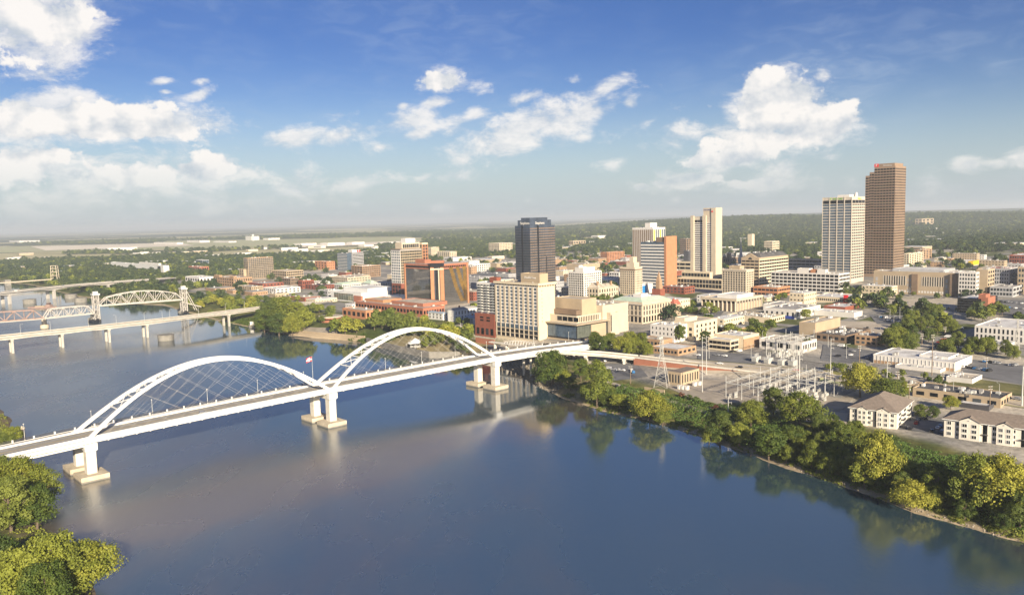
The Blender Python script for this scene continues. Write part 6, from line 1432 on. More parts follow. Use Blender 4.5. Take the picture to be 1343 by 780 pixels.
# shrubs by the path
for i, (px, py, m_) in enumerate(((893, 520, 'leaf_red'), (903, 523, 'leaf_dark'), (913, 526, 'leaf_dark'), (921, 531, 'leaf_dark'), (929, 533, 'leaf_dark'), (938, 537, 'leaf_red'))):
    me = crown_mesh('shrub', 400+i, 3.0, 2.2, 500, .3, 8, m_, z0=.05)
    tag(link('shrub', me, None, at(px, py)), 'dark red round shrub by the riverside path' if m_ == 'leaf_red' else 'dark green round shrub by the riverside path', 'shrub', 'round shrubs along the riverside path')

# ------------------------------------------------------------------ woods too many to count
def scatter(name, pts, scales, proto):
    me = bpy.data.meshes.new(name); n = len(pts); me.vertices.add(n); me.vertices.foreach_set('co', np.asarray(pts, np.float32).ravel())
    a = me.attributes.new('sc', 'FLOAT', 'POINT'); a.data.foreach_set('value', np.asarray(scales, np.float32))
    a = me.attributes.new('rz', 'FLOAT', 'POINT'); a.data.foreach_set('value', RNG.uniform(0, 6.28, n).astype(np.float32))
    o = link(name, me); ng = bpy.data.node_groups.new(name, 'GeometryNodeTree')
    ng.interface.new_socket('Geometry', in_out='INPUT', socket_type='NodeSocketGeometry'); ng.interface.new_socket('Geometry', in_out='OUTPUT', socket_type='NodeSocketGeometry')
    N = ng.nodes; gi = N.new('NodeGroupInput'); gout = N.new('NodeGroupOutput'); iop = N.new('GeometryNodeInstanceOnPoints'); oi = N.new('GeometryNodeObjectInfo'); oi.inputs['Object'].default_value = proto; oi.transform_space = 'ORIGINAL'; oi.inputs['As Instance'].default_value = True
    s = N.new('GeometryNodeInputNamedAttribute'); s.data_type = 'FLOAT'; s.inputs['Name'].default_value = 'sc'
    r = N.new('GeometryNodeInputNamedAttribute'); r.data_type = 'FLOAT'; r.inputs['Name'].default_value = 'rz'
    cb = N.new('ShaderNodeCombineXYZ'); L = ng.links
    L.new(gi.outputs[0], iop.inputs['Points']); L.new(oi.outputs['Geometry'], iop.inputs['Instance']); L.new(r.outputs['Attribute'], cb.inputs[2]); L.new(cb.outputs[0], iop.inputs['Rotation']); L.new(s.outputs['Attribute'], iop.inputs['Scale']); L.new(iop.outputs[0], gout.inputs[0])
    md = o.modifiers.new('scatter', 'NODES'); md.node_group = ng
    return tag(o, kind='stuff')
def wood_proto(seed, h, r, n, leaf, lobes, lm, px, py, label):
    me = crown_mesh('tree', seed, h, r, n, leaf, lobes, lm, with_trunk=True, z0=.1)
    return tag(link('tree', me, None, at(px, py)), label, 'tree')
PR = [wood_proto(501, 13, 6.5, 190, 1.5, 9, 'leaf_far', 206, 363, 'broad dark tree at the edge of the far wood left of the white box pavilion'), wood_proto(502, 15, 6.0, 190, 1.45, 10, 'leaf_far', 118, 366, 'taller dark tree of the far riverside wood'), wood_proto(503, 11, 6.2, 170, 1.5, 8, 'leaf', 1242, 338, 'light green tree among the far right wood')]
foot = np.array(FOOT)
def free(u, v, m=3):
    ok = np.ones(len(u), bool)
    for (a, b, c_, d) in foot: ok &= ~((u > a-m) & (u < c_+m) & (v > b-m) & (v < d+m))
    for (p, q, w_) in ROADS:
        if abs(p[1]-q[1]) < 10: ok &= ~((u > p[0]) & (u < q[0]) & (abs(v-p[1]) < w_))
        else: ok &= ~((abs(u-p[0]) < w_) & (v > min(p[1], q[1])) & (v < max(p[1], q[1])))
    return ok
def sample(n, r0, r1, a0, a1):
    r = np.sqrt(RNG.uniform(r0**2, r1**2, n)); a = RNG.uniform(R(a0), R(a1), n); x = np.sin(a)*r; y = np.cos(a)*r
    return x, y, x*UX.x+y*UX.y, x*VX.x+y*VX.y, r
def wood_points(n, r0, r1, thr):
    x, y, u, v, r = sample(n, r0, r1, -38, 38); s, nn = land(u, v)
    cityness = (1-sstep(1350, 1750, s))*(1-sstep(1500, 2000, v))
    dens = np.where(cityness > .5, fbm(u/60+3, v/60, 41, 3)-.30, (fbm(u/140.0, v/140.0, 42, 3)-.26)*1.0+.12)
    ok = (s > 12) & free(u, v) & (dens > thr+RNG.uniform(-.12, .12, n)*1.0) & ~((cityness > .5) & (s < 115) & (v < 640)) & ~((cityness > .5) & (s < 430) & (v < 640) & (RNG.uniform(size=n) < .55)) & ~((s < 20) & (v < 640))
    ok &= ~((cityness > .5) & (dens < .25)); ok &= ~((v > 640) & (v < 1250) & (s > 60) & (s < 760) & (fbm(u/50, v/50, 43, 2) < .46))
    for pl in AIR: ok &= ~in_poly(u, v, pl)
    ok &= ~((cityness < .5) & (fbm(u/750, v/750, 8, 4) > .525) & (x/r < .12))
    z = ground(u, v)-.4
    return np.stack([x, y, z], -1)[ok], np.clip(RNG.normal(.92, .2, ok.sum()), .5, 1.4)
for i, (n, r0, r1, thr, nm) in enumerate(((9000, 700, 1900, .12, 'town_woods'), (46000, 1500, 3600, .06, 'far_woods'), (52000, 3400, 7500, .02, 'far_woods'))):
    P, sc = wood_points(n, r0, r1, thr); print(nm, len(P))
    if i == 2: sc = sc*1.35
    for k in range(3): scatter(nm, P[k::3], sc[k::3], PR[k])
# ------------------------------------------------------------------ bank cover
def leaf_cloud(name, P, leaf, m, up=.6):
    n = len(P); nrm = RNG.normal(size=(n, 3))*.6+np.array([0, 0, up]); nrm /= np.linalg.norm(nrm, axis=1)[:, None]
    ax = np.cross(nrm, RNG.normal(size=(n, 3))); ax /= np.linalg.norm(ax, axis=1)[:, None]; ay = np.cross(nrm, ax); s = leaf*RNG.uniform(.5, 1.3, n)[:, None]
    V = np.stack([P-ax*s, P-ay*s*.7, P+ax*s, P+ay*s*.7], 1).reshape(-1, 3)
    return tag(link(name, np_mesh(name, V, np.arange(n*4).reshape(-1, 4), m)), kind='stuff')
n = 110000; v = RNG.uniform(20, 345, n); s = RNG.uniform(3.5, 64, n); u = np.interp(v, SV, SU)+s
hgt = np.maximum(0, fbm(u/7, v/7, 51, 4)-.30)*7.0*(1-sstep(34+14*(v < 165), 50+14*(v < 165), s))*sstep(3, 12, s)
ok = (hgt > .15) & ((v < 338)) & (RNG.uniform(size=n) < .8+.2*hgt) & ~((v > 160) & (s > 36))
P = np.stack([u*UX.x+v*VX.x, u*UX.y+v*VX.y, ground(u, v)+hgt*RNG.uniform(.55, 1.05, n)], -1)[ok]
leaf_cloud('undergrowth', P, .42, 'leaf_vine')
n = 26000; v = RNG.uniform(30, 350, n); s = RNG.uniform(.4, 7, n); u = np.interp(v, SV, SU)+s; hgt = np.maximum(0, fbm(u/4, v/4, 57, 3)-.42)*7; ok = hgt > .15
P = np.stack([u*UX.x+v*VX.x, u*UX.y+v*VX.y, ground(u, v)+hgt*RNG.uniform(.4, 1, n)], -1)[ok]; leaf_cloud('undergrowth', P, .34, 'leaf')
n = 16000; v = RNG.uniform(330, 400, n); s = RNG.uniform(2, 26, n); u = np.interp(v, SV, SU)+s; ok = fbm(u/9, v/9, 52, 3) > .50
P = np.stack([u*UX.x+v*VX.x, u*UX.y+v*VX.y, ground(u, v)+RNG.uniform(.1, 1.1, n)], -1)[ok]; leaf_cloud('undergrowth', P, .4, 'leaf')
n = 22000; v = RNG.uniform(250, 640, n); s = RNG.uniform(1, 40, n); u = np.interp(v, NV, NU)-s; hgt = np.maximum(0, fbm(u/6, v/6, 53, 3)-.33)*6; ok = hgt > .2
P = np.stack([u*UX.x+v*VX.x, u*UX.y+v*VX.y, ground(u, v)+hgt*RNG.uniform(.4, 1, n)], -1)[ok]; leaf_cloud('undergrowth', P, .42, 'leaf')
n = 16000; v = RNG.uniform(660, 1000, n); s = RNG.uniform(1.5, 22, n); u = np.interp(v, SV, SU)+s; hgt = np.maximum(0, fbm(u/9, v/9, 54, 3)-.38)*9; ok = (hgt > .2) & ((v > 860) | (v < 720))
P = np.stack([u*UX.x+v*VX.x, u*UX.y+v*VX.y, ground(u, v)+hgt*RNG.uniform(.4, 1, n)], -1)[ok]; leaf_cloud('undergrowth', P, .8, 'leaf')
# riprap stones
mb = MB()
for k in range(5200):
    v = random.uniform(385, 505); s = random.uniform(.5, 30)*(1 if v > 400 else .6); u = float(np.interp(v, SV, SU))+s; P = G(u, v); z = gz(P); q = random.uniform(.35, .95)
    c_ = [Vector((P.x+random.uniform(-q, q), P.y+random.uniform(-q, q), z+random.uniform(-.3, .65)*q)) for _ in range(4)]+[Vector((P.x, P.y, z+q*.9))]
    i0 = len(mb.v); mb.v += [tuple(p) for p in c_]
    for f in ((0, 1, 4), (1, 2, 4), (2, 3, 4), (3, 0, 4), (0, 2, 1), (0, 3, 2)): mb.f.append(tuple(i0+i for i in f)); mb.mi.append(0)
tag(mb.build('riprap_stones', 'riprap'), kind='stuff')
mb = MB()
for k in range(900):
    v = random.uniform(40, 330); s = abs(random.gauss(0, 2.2))+.3; u = float(np.interp(v, SV, SU))+s; P = G(u, v); z = gz(P); q = random.uniform(.15, .6)
    c_ = [Vector((P.x+random.uniform(-q, q), P.y+random.uniform(-q, q), z+random.uniform(-.3, .5)*q)) for _ in range(4)]+[Vector((P.x, P.y, z+q*.8))]
    i0 = len(mb.v); mb.v += [tuple(p) for p in c_]
    for f in ((0, 1, 4), (1, 2, 4), (2, 3, 4), (3, 0, 4)): mb.f.append(tuple(i0+i for i in f)); mb.mi.append(0)
tag(mb.build('shore_stones', 'gravel'), kind='stuff')
# ------------------------------------------------------------------ riverfront: ramp, boulevard, lots
ramp_pts = [dl(720, 459.5, 18.4), dl(748, 461, 17.6), dl(790, 463.5, 16.6), dl(835, 468, 15.2)]
rp, rp_line = girder_bridge('ramp', 'pale concrete exit ramp curving right off the arch bridge', ramp_pts, 9.5, 1.9, .0, [tuple(at(770, 481))[:2]+(0,), tuple(at(806, 483))[:2]+(0,)], 'pier_concrete', pier_w=1.6)
low_pts = [Vector(dl(835, 468, 15.2)), Vector(dl(880, 473.5, 14.7)), Vector(dl(930, 479.5, 14.2)), Vector(dl(1000, 487.5, 13.4)), Vector(dl(1062, 495, 11.8))]
rw = thing('retaining_wall', (low_pts[0].x, low_pts[0].y, 0), 'terracotta retaining wall carrying the ramp down beside the substation', 'wall'); O_ = Vector((low_pts[0].x, low_pts[0].y, 0))
mb = MB(); cap = MB()
for a, b2 in zip(low_pts, low_pts[1:]):
    t = (b2-a); t.z = 0; t.normalize(); s = Vector((-t.y, t.x, 0)); 
    for sg_ in (1,):
        n0 = len(mb.v); off = s*(-4.6)
        for p in (a, b2):
            for o_ in (off, off+s*9.2): mb.v += [tuple(p-O_+o_-Vector((0, 0, 7))), tuple(p-O_+o_-Vector((0, 0, .05)))]
        mb.f += [(n0, n0+4, n0+5, n0+1), (n0+2, n0+3, n0+7, n0+6), (n0+1, n0+5, n0+7, n0+3), (n0, n0+1, n0+3, n0+2), (n0+4, n0+6, n0+7, n0+5)]; mb.mi += [0]*5
    for o_ in (-4.7, 4.7): cap.bar(a-O_+s*o_+Vector((0, 0, .45)), b2-O_+s*o_+Vector((0, 0, .45)), .5, 1.1)
mb.build('wall', 'terracotta', rw); cap.build('parapet', 'pier_concrete', rw)
strip('road', low_pts, 8.8, 'road_pale', .02, 8, zs=[p.z for p in low_pts])
LH = [at(x, y) for x, y in ((838, 471), (900, 476.5), (980, 482.5), (1060, 489.5), (1130, 498), (1200, 507), (1270, 517), (1343, 528), (1420, 540))]
strip('road', LH, 19, 'road_pale', .5, 8)
strip('lawn', [p+Vector((2, -15, 0)) for p in LH[3:]], 6, 'dry_field', .4, 8); strip('lawn', [p+Vector((-3, 14, 0)) for p in LH[1:]], 5, 'lawn', .4, 8); strip('lane_marking', LH, .35, 'marking_yellow', .56, 8); strip('lane_marking', [p+Vector((-2, 4, 0)) for p in LH], .2, 'marking', .56, 8); strip('lane_marking', [p+Vector((2, -4, 0)) for p in LH], .2, 'marking', .56, 8)
for a, b2 in zip(LH, LH[1:]): pass
strip('footpath', [at(x, y) for x, y in ((795, 500), (835, 514), (880, 526), (925, 540), (965, 556), (1020, 575), (1075, 596), (1150, 616), (1230, 640), (1300, 652), (1400, 670))], 3.2, 'road_pale', .2, 5)
patch_sheet('parking_lot', [(772, 478), (800, 500), (850, 494), (835, 473)], 'asphalt', .15); patch_sheet('substation_yard', [(852, 497), (930, 536), (1085, 505), (1010, 492)], 'gravel', .14)
patch_sheet('lawn', [(716, 488), (812, 522), (820, 507), (740, 478)], 'lawn', .1); patch_sheet('parking_lot', [(1175, 562), (1236, 570), (1245, 552), (1195, 545)], 'asphalt', .16)
patch_sheet('parking_lot', [(1076, 473), (1135, 480), (1160, 462), (1080, 452)], 'asphalt', .34); patch_sheet('parking_lot', [(915, 472), (990, 478), (1000, 466), (915, 460)], 'asphalt', .34)
patch_sheet('loop_road', [(1055, 553), (1110, 556), (1112, 542), (1065, 538)], 'road_pale', .2); patch_sheet('gravel_lot', [(1040, 535), (1100, 540), (1120, 520), (1075, 512)], 'gravel', .13); patch_sheet('road', [(1040, 520), (1075, 512), (1100, 507), (1068, 527)], 'road_grey', .2)
patch_sheet('parking_lot', [(1132, 398), (1252, 408), (1254, 394), (1120, 389)], 'road_pale', .36); patch_sheet('parking_lot', [(1150, 425), (1190, 428), (1196, 414), (1140, 413)], 'asphalt', .36); patch_sheet('parking_lot', [(1075, 435), (1185, 440), (1180, 424), (1075, 420)], 'road_pale', .35)
patch_sheet('parking_lot', [(1262, 470), (1343, 480), (1343, 505), (1262, 490)], 'asphalt', .35); patch_sheet('lawn', [(1225, 508), (1343, 520), (1343, 506), (1270, 496)], 'lawn', .38); patch_sheet('parking_lot', [(890, 412), (940, 420), (950, 408), (900, 398)], 'asphalt', .36)
patch_sheet('parking_lot', [(1300, 412), (1343, 416), (1343, 394), (1300, 392)], 'asphalt', .36); patch_sheet('plaza', [(655, 457), (715, 462), (735, 448), (660, 446)], 'road_pale', .2); patch_sheet('parking_lot', [(640, 462), (700, 466), (690, 454), (640, 452)], 'asphalt', .16)
patch_sheet('terrace', [(378, 441), (445, 444), (448, 431), (382, 428)], 'gravel', .25); patch_sheet('parking_lot', [(612, 366), (665, 370), (672, 356), (620, 354)], 'asphalt', .4); patch_sheet('parking_lot', [(400, 398), (435, 400), (440, 390), (405, 388)], 'asphalt', .3)
# stepped river wall on the park front
mb = MB(); pts = [at(x, y) for x, y in ((382, 440), (410, 443), (444, 445), (470, 447))]
for k in range(3):
    for a, b2 in zip(pts, pts[1:]):
        o_ = UX*(k*4.0); mb.bar(Vector((a.x, a.y, 1.2+k*1.4))+o_, Vector((b2.x, b2.y, 1.2+k*1.4))+o_, 1.2, 2.6)
tag(mb.build('river_wall', 'tan'), 'stepped tan stone river wall along the park terrace', 'wall')
mb = MB(); pts = [at(x, y) for x, y in ((478, 450), (520, 462), (560, 470), (600, 470))]
for a, b2 in zip(pts, pts[1:]): mb.bar(Vector((a.x, a.y, 2.6))+UX*3, Vector((b2.x, b2.y, 2.6))+UX*3, 1.5, 6.5)
tag(mb.build('river_wall', 'dark_concrete'), 'high grey river wall seen below the cables of the right arch', 'wall')
# white tent stage seen through the cables
P = at(552, 452); st = thing('tent_stage', P, 'white tensile tent roof of a riverside stage seen through the arch cables', 'tent', GRID_ROT+.3)
def tent(q):
    for k, (x, y, r, h) in enumerate(((-9, 0, 9, 8), (4, 1, 8, 7), (14, 2, 6, 5.5))):
        n = 8
        for i in range(n):
            a0, a1 = 2*math.pi*i/n, 2*math.pi*(i+1)/n
            q.poly([(x+math.cos(a0)*r, y+math.sin(a0)*r*.7, 3.0+.6*(i % 2)), (x+math.cos(a1)*r, y+math.sin(a1)*r*.7, 3.0+.6*((i+1) % 2)), (x, y, h)])
mb = MB(); tent(mb); mb.build('canopy', 'white_paint', st)
mb = MB(); [mb.cyl(x, y, -2, 3.4 if abs(y) > 1 else 7, .18, 8) for x in (-16, -9, 0, 8, 18) for y in (-5, 0, 5)]; mb.box(-12, -4, -1, 12, 4, .8); mb.build('posts', 'galvanised', st)
# footbridge with a white rib roof in front of the hotel
a = Vector(dl(662, 449, 15.5)); b2 = Vector(dl(712, 455, 15.5)); a.z = b2.z = 15; fbt = thing('footbridge', (a.x, a.y, 15), 'small footbridge with white arched ribs in front of the cream hotel', 'footbridge', math.atan2(b2.y-a.y, b2.x-a.x)); Lf = (b2-a).length
mb = MB(); mb.box(-18, -2.2, -.8, Lf+8, 2.2, 0); mb.build('deck', 'pier_concrete', fbt)
for i in range(14):
    x = 1+(Lf-2)*i/13; h = 1.2+2.6*math.sin(math.pi*i/13); mb = MB(); mb.tube([(x, -2, 0), (x+.5, -1.2, h), (x+.5, 1.2, h), (x, 2, 0)], .18, 6); mb.build('rib', 'white_paint', fbt)
mb = MB(); [mb.box(x-.5, -1.2, -6, x+.5, 1.2, -.8) for x in (-12, 2, Lf-2)]; mb.build('posts', 'pier_concrete', fbt)
P = at(648, 452); tag((lambda q: (q.box(0, 0, -1, 1, 26, 4.5), q.build('garden_wall', 'terracotta', None, P, GRID_ROT))[1])(MB()), 'low terracotta wall left of the small footbridge', 'wall')
# ------------------------------------------------------------------ substation
def lattice(label, px, py, top, w0, arms):
    P = at(px, py); h = solve(lambda q: proj(P+Vector((0, 0, q)))[1], 1, 120, top, False); t = thing('lattice_tower', P, label, 'power tower', GRID_ROT+.4); mb = MB(); c_ = lambda z: w0*(1-.82*min(1, z/(h*.72)))/2
    n = 8; zs = [h*i/n for i in range(n+1)]
    cs = lambda z: [Vector((a_*c_(z), b_*c_(z), z)) for a_, b_ in ((-1, -1), (1, -1), (1, 1), (-1, 1))]
    for z0, z1 in zip(zs, zs[1:]):
        A, B = cs(z0), cs(z1)
        for i in range(4):
            mb.bar(A[i], B[i], .2); j = (i+1) % 4; mb.bar(A[i], B[j], .1); mb.bar(A[j], B[i], .1); mb.bar(B[i], B[j], .1)
    mb.build('mast', 'steel', t)
    for z in arms:
        mb = MB(); mb.bar((-5.5, 0, h*z), (5.5, 0, h*z), .35); mb.bar((-5.5, 0, h*z), (0, 0, h*z+2), .2); mb.bar((5.5, 0, h*z), (0, 0, h*z+2), .2)
        for x in (-5.2, 5.2): mb.cyl(x, 0, h*z-2, h*z, .15, 6)
        mb.build('cross_arm', 'galvanised', t)
    return t
lattice('steel lattice power tower standing at the left end of the substation', 868, 507, 446, 9, (.70, .84, .97)); lattice('red and grey lattice mast at the right edge by the brick shop', 1333, 470, 418, 4, ())
def gantry(name, label, px, py, cols, rows, du, dv, h, m='galvanised'):
    P = at(px, py); t = thing(name, P, label, 'substation', GRID_ROT)
    for i in range(cols):
        for j in range(rows):
            x, y = i*du, -j*dv; hh = h*(1.25 if (i+j) % 3 == 0 else 1); z0 = -1.0
            mb = MB(); mb.tube([(x, y, z0), (x, y, hh)], [.24, .16], 8); mb.build('post', m, t)
    for j in range(rows):
        mb = MB()
        for dz in (0, .9): mb.bar((0, -j*dv, h-1.2-dz), ((cols-1)*du, -j*dv, h-1.2-dz), .2)
        for i in range(int((cols-1)*du/1.5)): mb.bar((i*1.5, -j*dv, h-1.2-(.9 if i % 2 else 0)), (i*1.5+1.5, -j*dv, h-1.2-(0 if i % 2 else .9)), .12)
        mb.build('beam', m, t)
    for i in range(0, cols, 2):
        mb = MB(); mb.bar((i*du, 0, h-1.6), (i*du, -(rows-1)*dv, h-1.6), .3, .5); mb.build('beam', m, t)
    g = random.Random(px)
    for k in range(44):
        x = g.uniform(0, (cols-1)*du); y = -g.uniform(0, (rows-1)*dv); mb = MB(); s_ = g.uniform(.7, 1.2)
        for q in (-1.2, 0, 1.2): mb.cyl(x+q, y, .8, 3.2*s_, .16, 6); mb.cyl(x+q, y, 1.6, 2.7*s_, .3, 6)
        mb.box(x-1.8, y-.25, .2, x+1.8, y+.25, .8); mb.bar((x-1.6, y, 3.2*s_), (x+1.6, y, 3.2*s_), .12); mb.box(x-.15, y-.15, -1, x+.15, y+.15, .2)
        mb.build('switchgear', g.choice(['galvanised', 'steel', 'white_wall']), t)
    return t
gantry('substation_frame', 'field of pale steel bus frames and switchgear in the near substation yard', 952, 521, 6, 5, 14, 11, 11)
gantry('substation_frame', 'second bay of tall steel posts in the near substation beside the boulevard', 1010, 515, 4, 4, 12, 12, 13)
gantry('substation_frame', 'crowded pale steelwork of the far substation around the flat roofed block', 1005, 467, 5, 3, 10, 9, 14)
for k, (px, py) in enumerate(((891, 510), (896, 510.5), (901, 511), (911, 506), (917, 505))):
    P = at(px, py); mb = MB(); mb.box(-1.2, -1, -.5, 1.2, 1, 2.5); mb.box(-1.3, -1.1, 2.5, 1.3, 1.1, 2.7); mb.box(-1.5, -.6, .3, -1.2, .6, 2.0)
    tag(mb.build('transformer_cabinet', 'white_wall', None, P, GRID_ROT), 'white box transformer in the row at the left of the near substation', 'transformer', 'white transformers of the near substation')
for k, (px, py) in enumerate(((992, 474), (1008, 476), (1026, 478), (1040, 479))):
    P = at(px, py); mb = MB(); mb.box(-3, -2, 0, 3, 2, 4); [mb.cyl(-2+i*2, 0, 4, 6.2, .3, 8) for i in range(3)]; [mb.box(-3.6, -1.8+i*.8, .5, -3, -1.4+i*.8, 3.5) for i in range(5)]
    tag(mb.build('transformer', 'galvanised', None, P, GRID_ROT), 'big grey transformer with bushings in front of the far substation', 'transformer', 'transformers of the far substation')
b = low('control_house', 'old tan control house with a brown roof beside the lattice power tower', 893, 506, 876, 917, 489, 'tan', 'shingle', (4, 1), (7, 1), 0, ww=.35, wh=.7, para=.05)
P = at(845, 512); tag((lambda q: (q.box(0, -16, -1, .6, 0, 2.6), q.build('yard_wall', 'tan', None, P, GRID_ROT))[1])(MB()), 'low tan wall at the left corner of the substation yard', 'wall')
P = at(1085, 507); 
# poles: tall steel poles and wooden ones
def pole(px, py, top, label, kind='steel', r=.35):
    P = at(px, py); h = solve(lambda q: proj(P+Vector((0, 0, q)))[1], 1, 90, top, False); t = thing('power_pole', P, label, 'power pole', random.uniform(-.2, .2))
    mb = MB(); mb.tube([(0, 0, -1), (0, 0, h)], [r, r*.5], 8); mb.build('mast', 'galvanised' if kind == 'steel' else 'wood_pole', t)
    mb = MB()
    if kind == 'wood':
        for z in (h-.8, h-2.2): mb.box(-1.3, -.08, z-.1, 1.3, .08, z+.1); [mb.cyl(x, 0, z+.1, z+.45, .08, 6) for x in (-1.15, -.5, .5, 1.15)]
        mb.cyl(.5, 0, h-4.6, h-3.2, .3, 8)
    else:
        for z in (h-1.2, h-4, h-6.8): mb.bar((0, 0, z), (1.9, 0, z+.3), .16); mb.cyl(1.9, 0, z-.9, z+.3, .12, 6)
    mb.build('cross_arm', 'steel', t); return t
for i, (px, py, top, kind, lab) in enumerate(((921, 514, 441, 'steel', 'tall white steel pole left of the pair by the substation'), (926.5, 491, 440, 'steel', 'tall white steel pole right of the pair by the substation'), (1048, 516, 457, 'steel', 'thick white steel pole at the right end of the substation'), (1045, 476, 441, 'steel', 'slim white pole in the far substation'),
        (1089, 498, 443, 'steel', 'slim pole with a lamp by the boulevard car park'), (1163, 507, 474, 'steel', 'white pole rising out of the broad bright tree'), (1222, 493, 438, 'wood', 'tall wooden power pole in front of the long white warehouse'), (1340, 533, 480, 'steel', 'thick white pole at the right edge of the boulevard'), (1298, 537, 505, 'wood', 'wooden power pole right of the patched black roof'),
        (1127, 475, 452, 'wood', 'wooden pole with transformers in the boulevard car park'), (1177, 503, 486, 'wood', 'short wooden pole left of the small tan box'), (1236, 504, 488, 'wood', 'short wooden pole by the grey roofed white block'), (1293, 484, 468, 'wood', 'wooden pole with a transformer by the right car park'), (1192, 525, 502, 'wood', 'thin pole between the apartment house and small tan box'),
        (827, 503, 479, 'wood', 'plain pole standing in the riverside car park'), (955, 541, 519, 'steel', 'thin dark post below the substation frames'), (700, 462, 442, 'steel', 'lamp post between the footbridge and the arch bridge'), (604, 436, 423, 'steel', 'lamp post by the tan walkway roof'), (1239, 440, 428, 'wood', 'pole at the junction of the tree avenue'), (1209, 452, 437, 'wood', 'pole in front of the clump above the white warehouse'))):
    pole(px, py, top, lab, kind, .5 if 'thick' in lab else .3)
for i, (px, py) in enumerate(((1142, 448), (1180, 418), (1196, 420), (1167, 420), (1172, 430), (1193, 388), (1234, 388), (1156, 392), (1268, 384), (1310, 385), (1326, 387), (1086, 455), (1070, 452), (1000, 450), (1110, 470), (820, 446), (870, 446), (905, 440), (865, 430), (930, 470), (985, 470), (1150, 505), (1250, 520), (1310, 527))):
    o = link('street_lamp', LAMP_ARM, loc=at(px, py), rot=(0, 0, random.uniform(0, 6.28))); tag(o, 'grey street lamp with a bent arm standing along the town streets', 'street lamp', 'street lamps of the town')
# ------------------------------------------------------------------ vehicles
def car_mesh(paint, van=0):
    mb = MB(); L, Wd = (4.5, 1.8) if not van else (5.3, 2.0); h = 1.45 if not van else 2.0
    prof = [(-L/2, .35), (L/2, .35), (L/2, .75), (L*.28, .9), (L*.14, h), (-L*.30, h), (-L*.44, .95), (-L/2, .9)] if not van else [(-L/2, .4), (L/2, .4), (L/2, 1.0), (L*.36, 1.1), (L*.24, h), (-L/2, h)]
    n = len(prof); i0 = len(mb.v)
    for y, k in ((-Wd/2, 1), (Wd/2, 1)):
        for x, z in prof: mb.v.append((x, y*(1 if z < 1.05 else .86), z))
    mb.f.append(tuple(i0+i for i in range(n))); mb.f.append(tuple(i0+n+i for i in reversed(range(n)))); mb.mi += [0, 0]
    for i in range(n):
        j = (i+1) % n; mb.f.append((i0+i, i0+n+i, i0+n+j, i0+j)); mb.mi.append(0)
    zc = (.95+h)/2; w2 = Wd*.465
    for sg_ in (-1, 1):
        for x0, x1 in (((-L*.28, -L*.05), (-L*.03, L*.14)) if not van else ((-L*.4, -L*.1), (-L*.06, L*.2))): mb.box(x0, sg_*w2-.03, zc-.17, x1, sg_*w2+.03, zc+.22, 1)
        for x in (-L*.31, L*.31):
            mb.tube([(x, sg_*Wd*.36, .33), (x, sg_*Wd*.51, .33)], .33, 10, 2)
    xf = L*.21 if not van else L*.30
    mb.bar((xf-.02, -Wd*.36, zc+.06), (xf-.02, Wd*.36, zc+.06), .10, .45, 1, (-.5, 0, 1)); mb.bar((-L*.375 if not van else -L/2, -Wd*.36, zc), (-L*.375 if not van else -L/2, Wd*.36, zc), .1, .4, 1, (.4, 0, 1))
    return mb.mesh('parked_car', [paint, 'glass_black', 'tyre'])
CARS = {}
def car(x, y, z, rz, col, label, group, van=0, name='parked_car'):
    k = (col, van)
    if k not in CARS: CARS[k] = car_mesh('car_'+col, van)
    cname = {'white': 'white', 'grey': 'grey', 'dark': 'black', 'red': 'red', 'blue': 'blue'}[col]
    tag(link(name, CARS[k], None, (x, y, z), (0, 0, rz)), label.format(c=cname, k='van' if van else 'car'), 'van' if van else 'car', group.format(c=cname, k='van' if van else 'car'))
for k, (px, py, col, van, lab) in enumerate(((266, 541.5, 'grey', 0, 'silver grey car driving on the left arch of the white bridge'), (716, 452, 'dark', 0, 'black car on the bridge approach by the concert hall'))):
    z = zdeck(uv(at(px, py, z=21))[0]); P = at(px, py, z=z+.3); car(P.x, P.y, z+.02, GRID_ROT, col, lab, 'cars on the bridge', van, 'moving_car')
for i, (px, py, col, van) in enumerate(((798, 484, 'white', 1), (806, 485.5, 'white', 0), (811, 485.7, 'white', 0), (816, 486.2, 'white', 0), (828, 486, 'white', 0), (830, 489, 'blue', 1), (793, 474, 'white', 0), (757, 478, 'white', 0), (809, 507, 'dark', 0))):
    P = at(px, py); car(P.x, P.y, P.z+.16, GRID_ROT+(1.57 if i < 4 else .9), col, '{c} {k} parked on the riverside lot below the ramp', '{c} {k}s on the riverside lot', van)
for i, (px, py, col, van) in enumerate(((1186, 561, 'dark', 0), (1194, 563, 'dark', 0), (1202, 556, 'red', 0), (1222, 566, 'dark', 0), (1230, 562, 'white', 0), (1233, 560, 'blue', 0), (1236, 567, 'grey', 0), (1204, 551, 'grey', 0), (1215, 550, 'dark', 0))):
    P = at(px, py); car(P.x, P.y, P.z+.17, GRID_ROT+.14, col, '{c} {k} parked between the two apartment houses', '{c} {k}s between the apartment houses', van)
for i, (px, py, col, van) in enumerate(((1099, 468, 'dark', 0), (1116, 467, 'white', 0), (1103, 455, 'white', 1), (1109, 458, 'dark', 0), (1138, 471, 'grey', 0), (1120, 462, 'grey', 0), (950, 468, 'white', 0), (970, 462, 'white', 1), (915, 467, 'white', 0), (940, 467, 'grey', 0), (961, 462, 'dark', 0), (1027, 488, 'dark', 0), (1105, 497, 'white', 0))):
    P = at(px, py); car(P.x, P.y, P.z+.55, GRID_ROT+random.choice((0, 1.57)), col, '{c} {k} standing on the lots along the boulevard', '{c} {k}s along the boulevard', van)
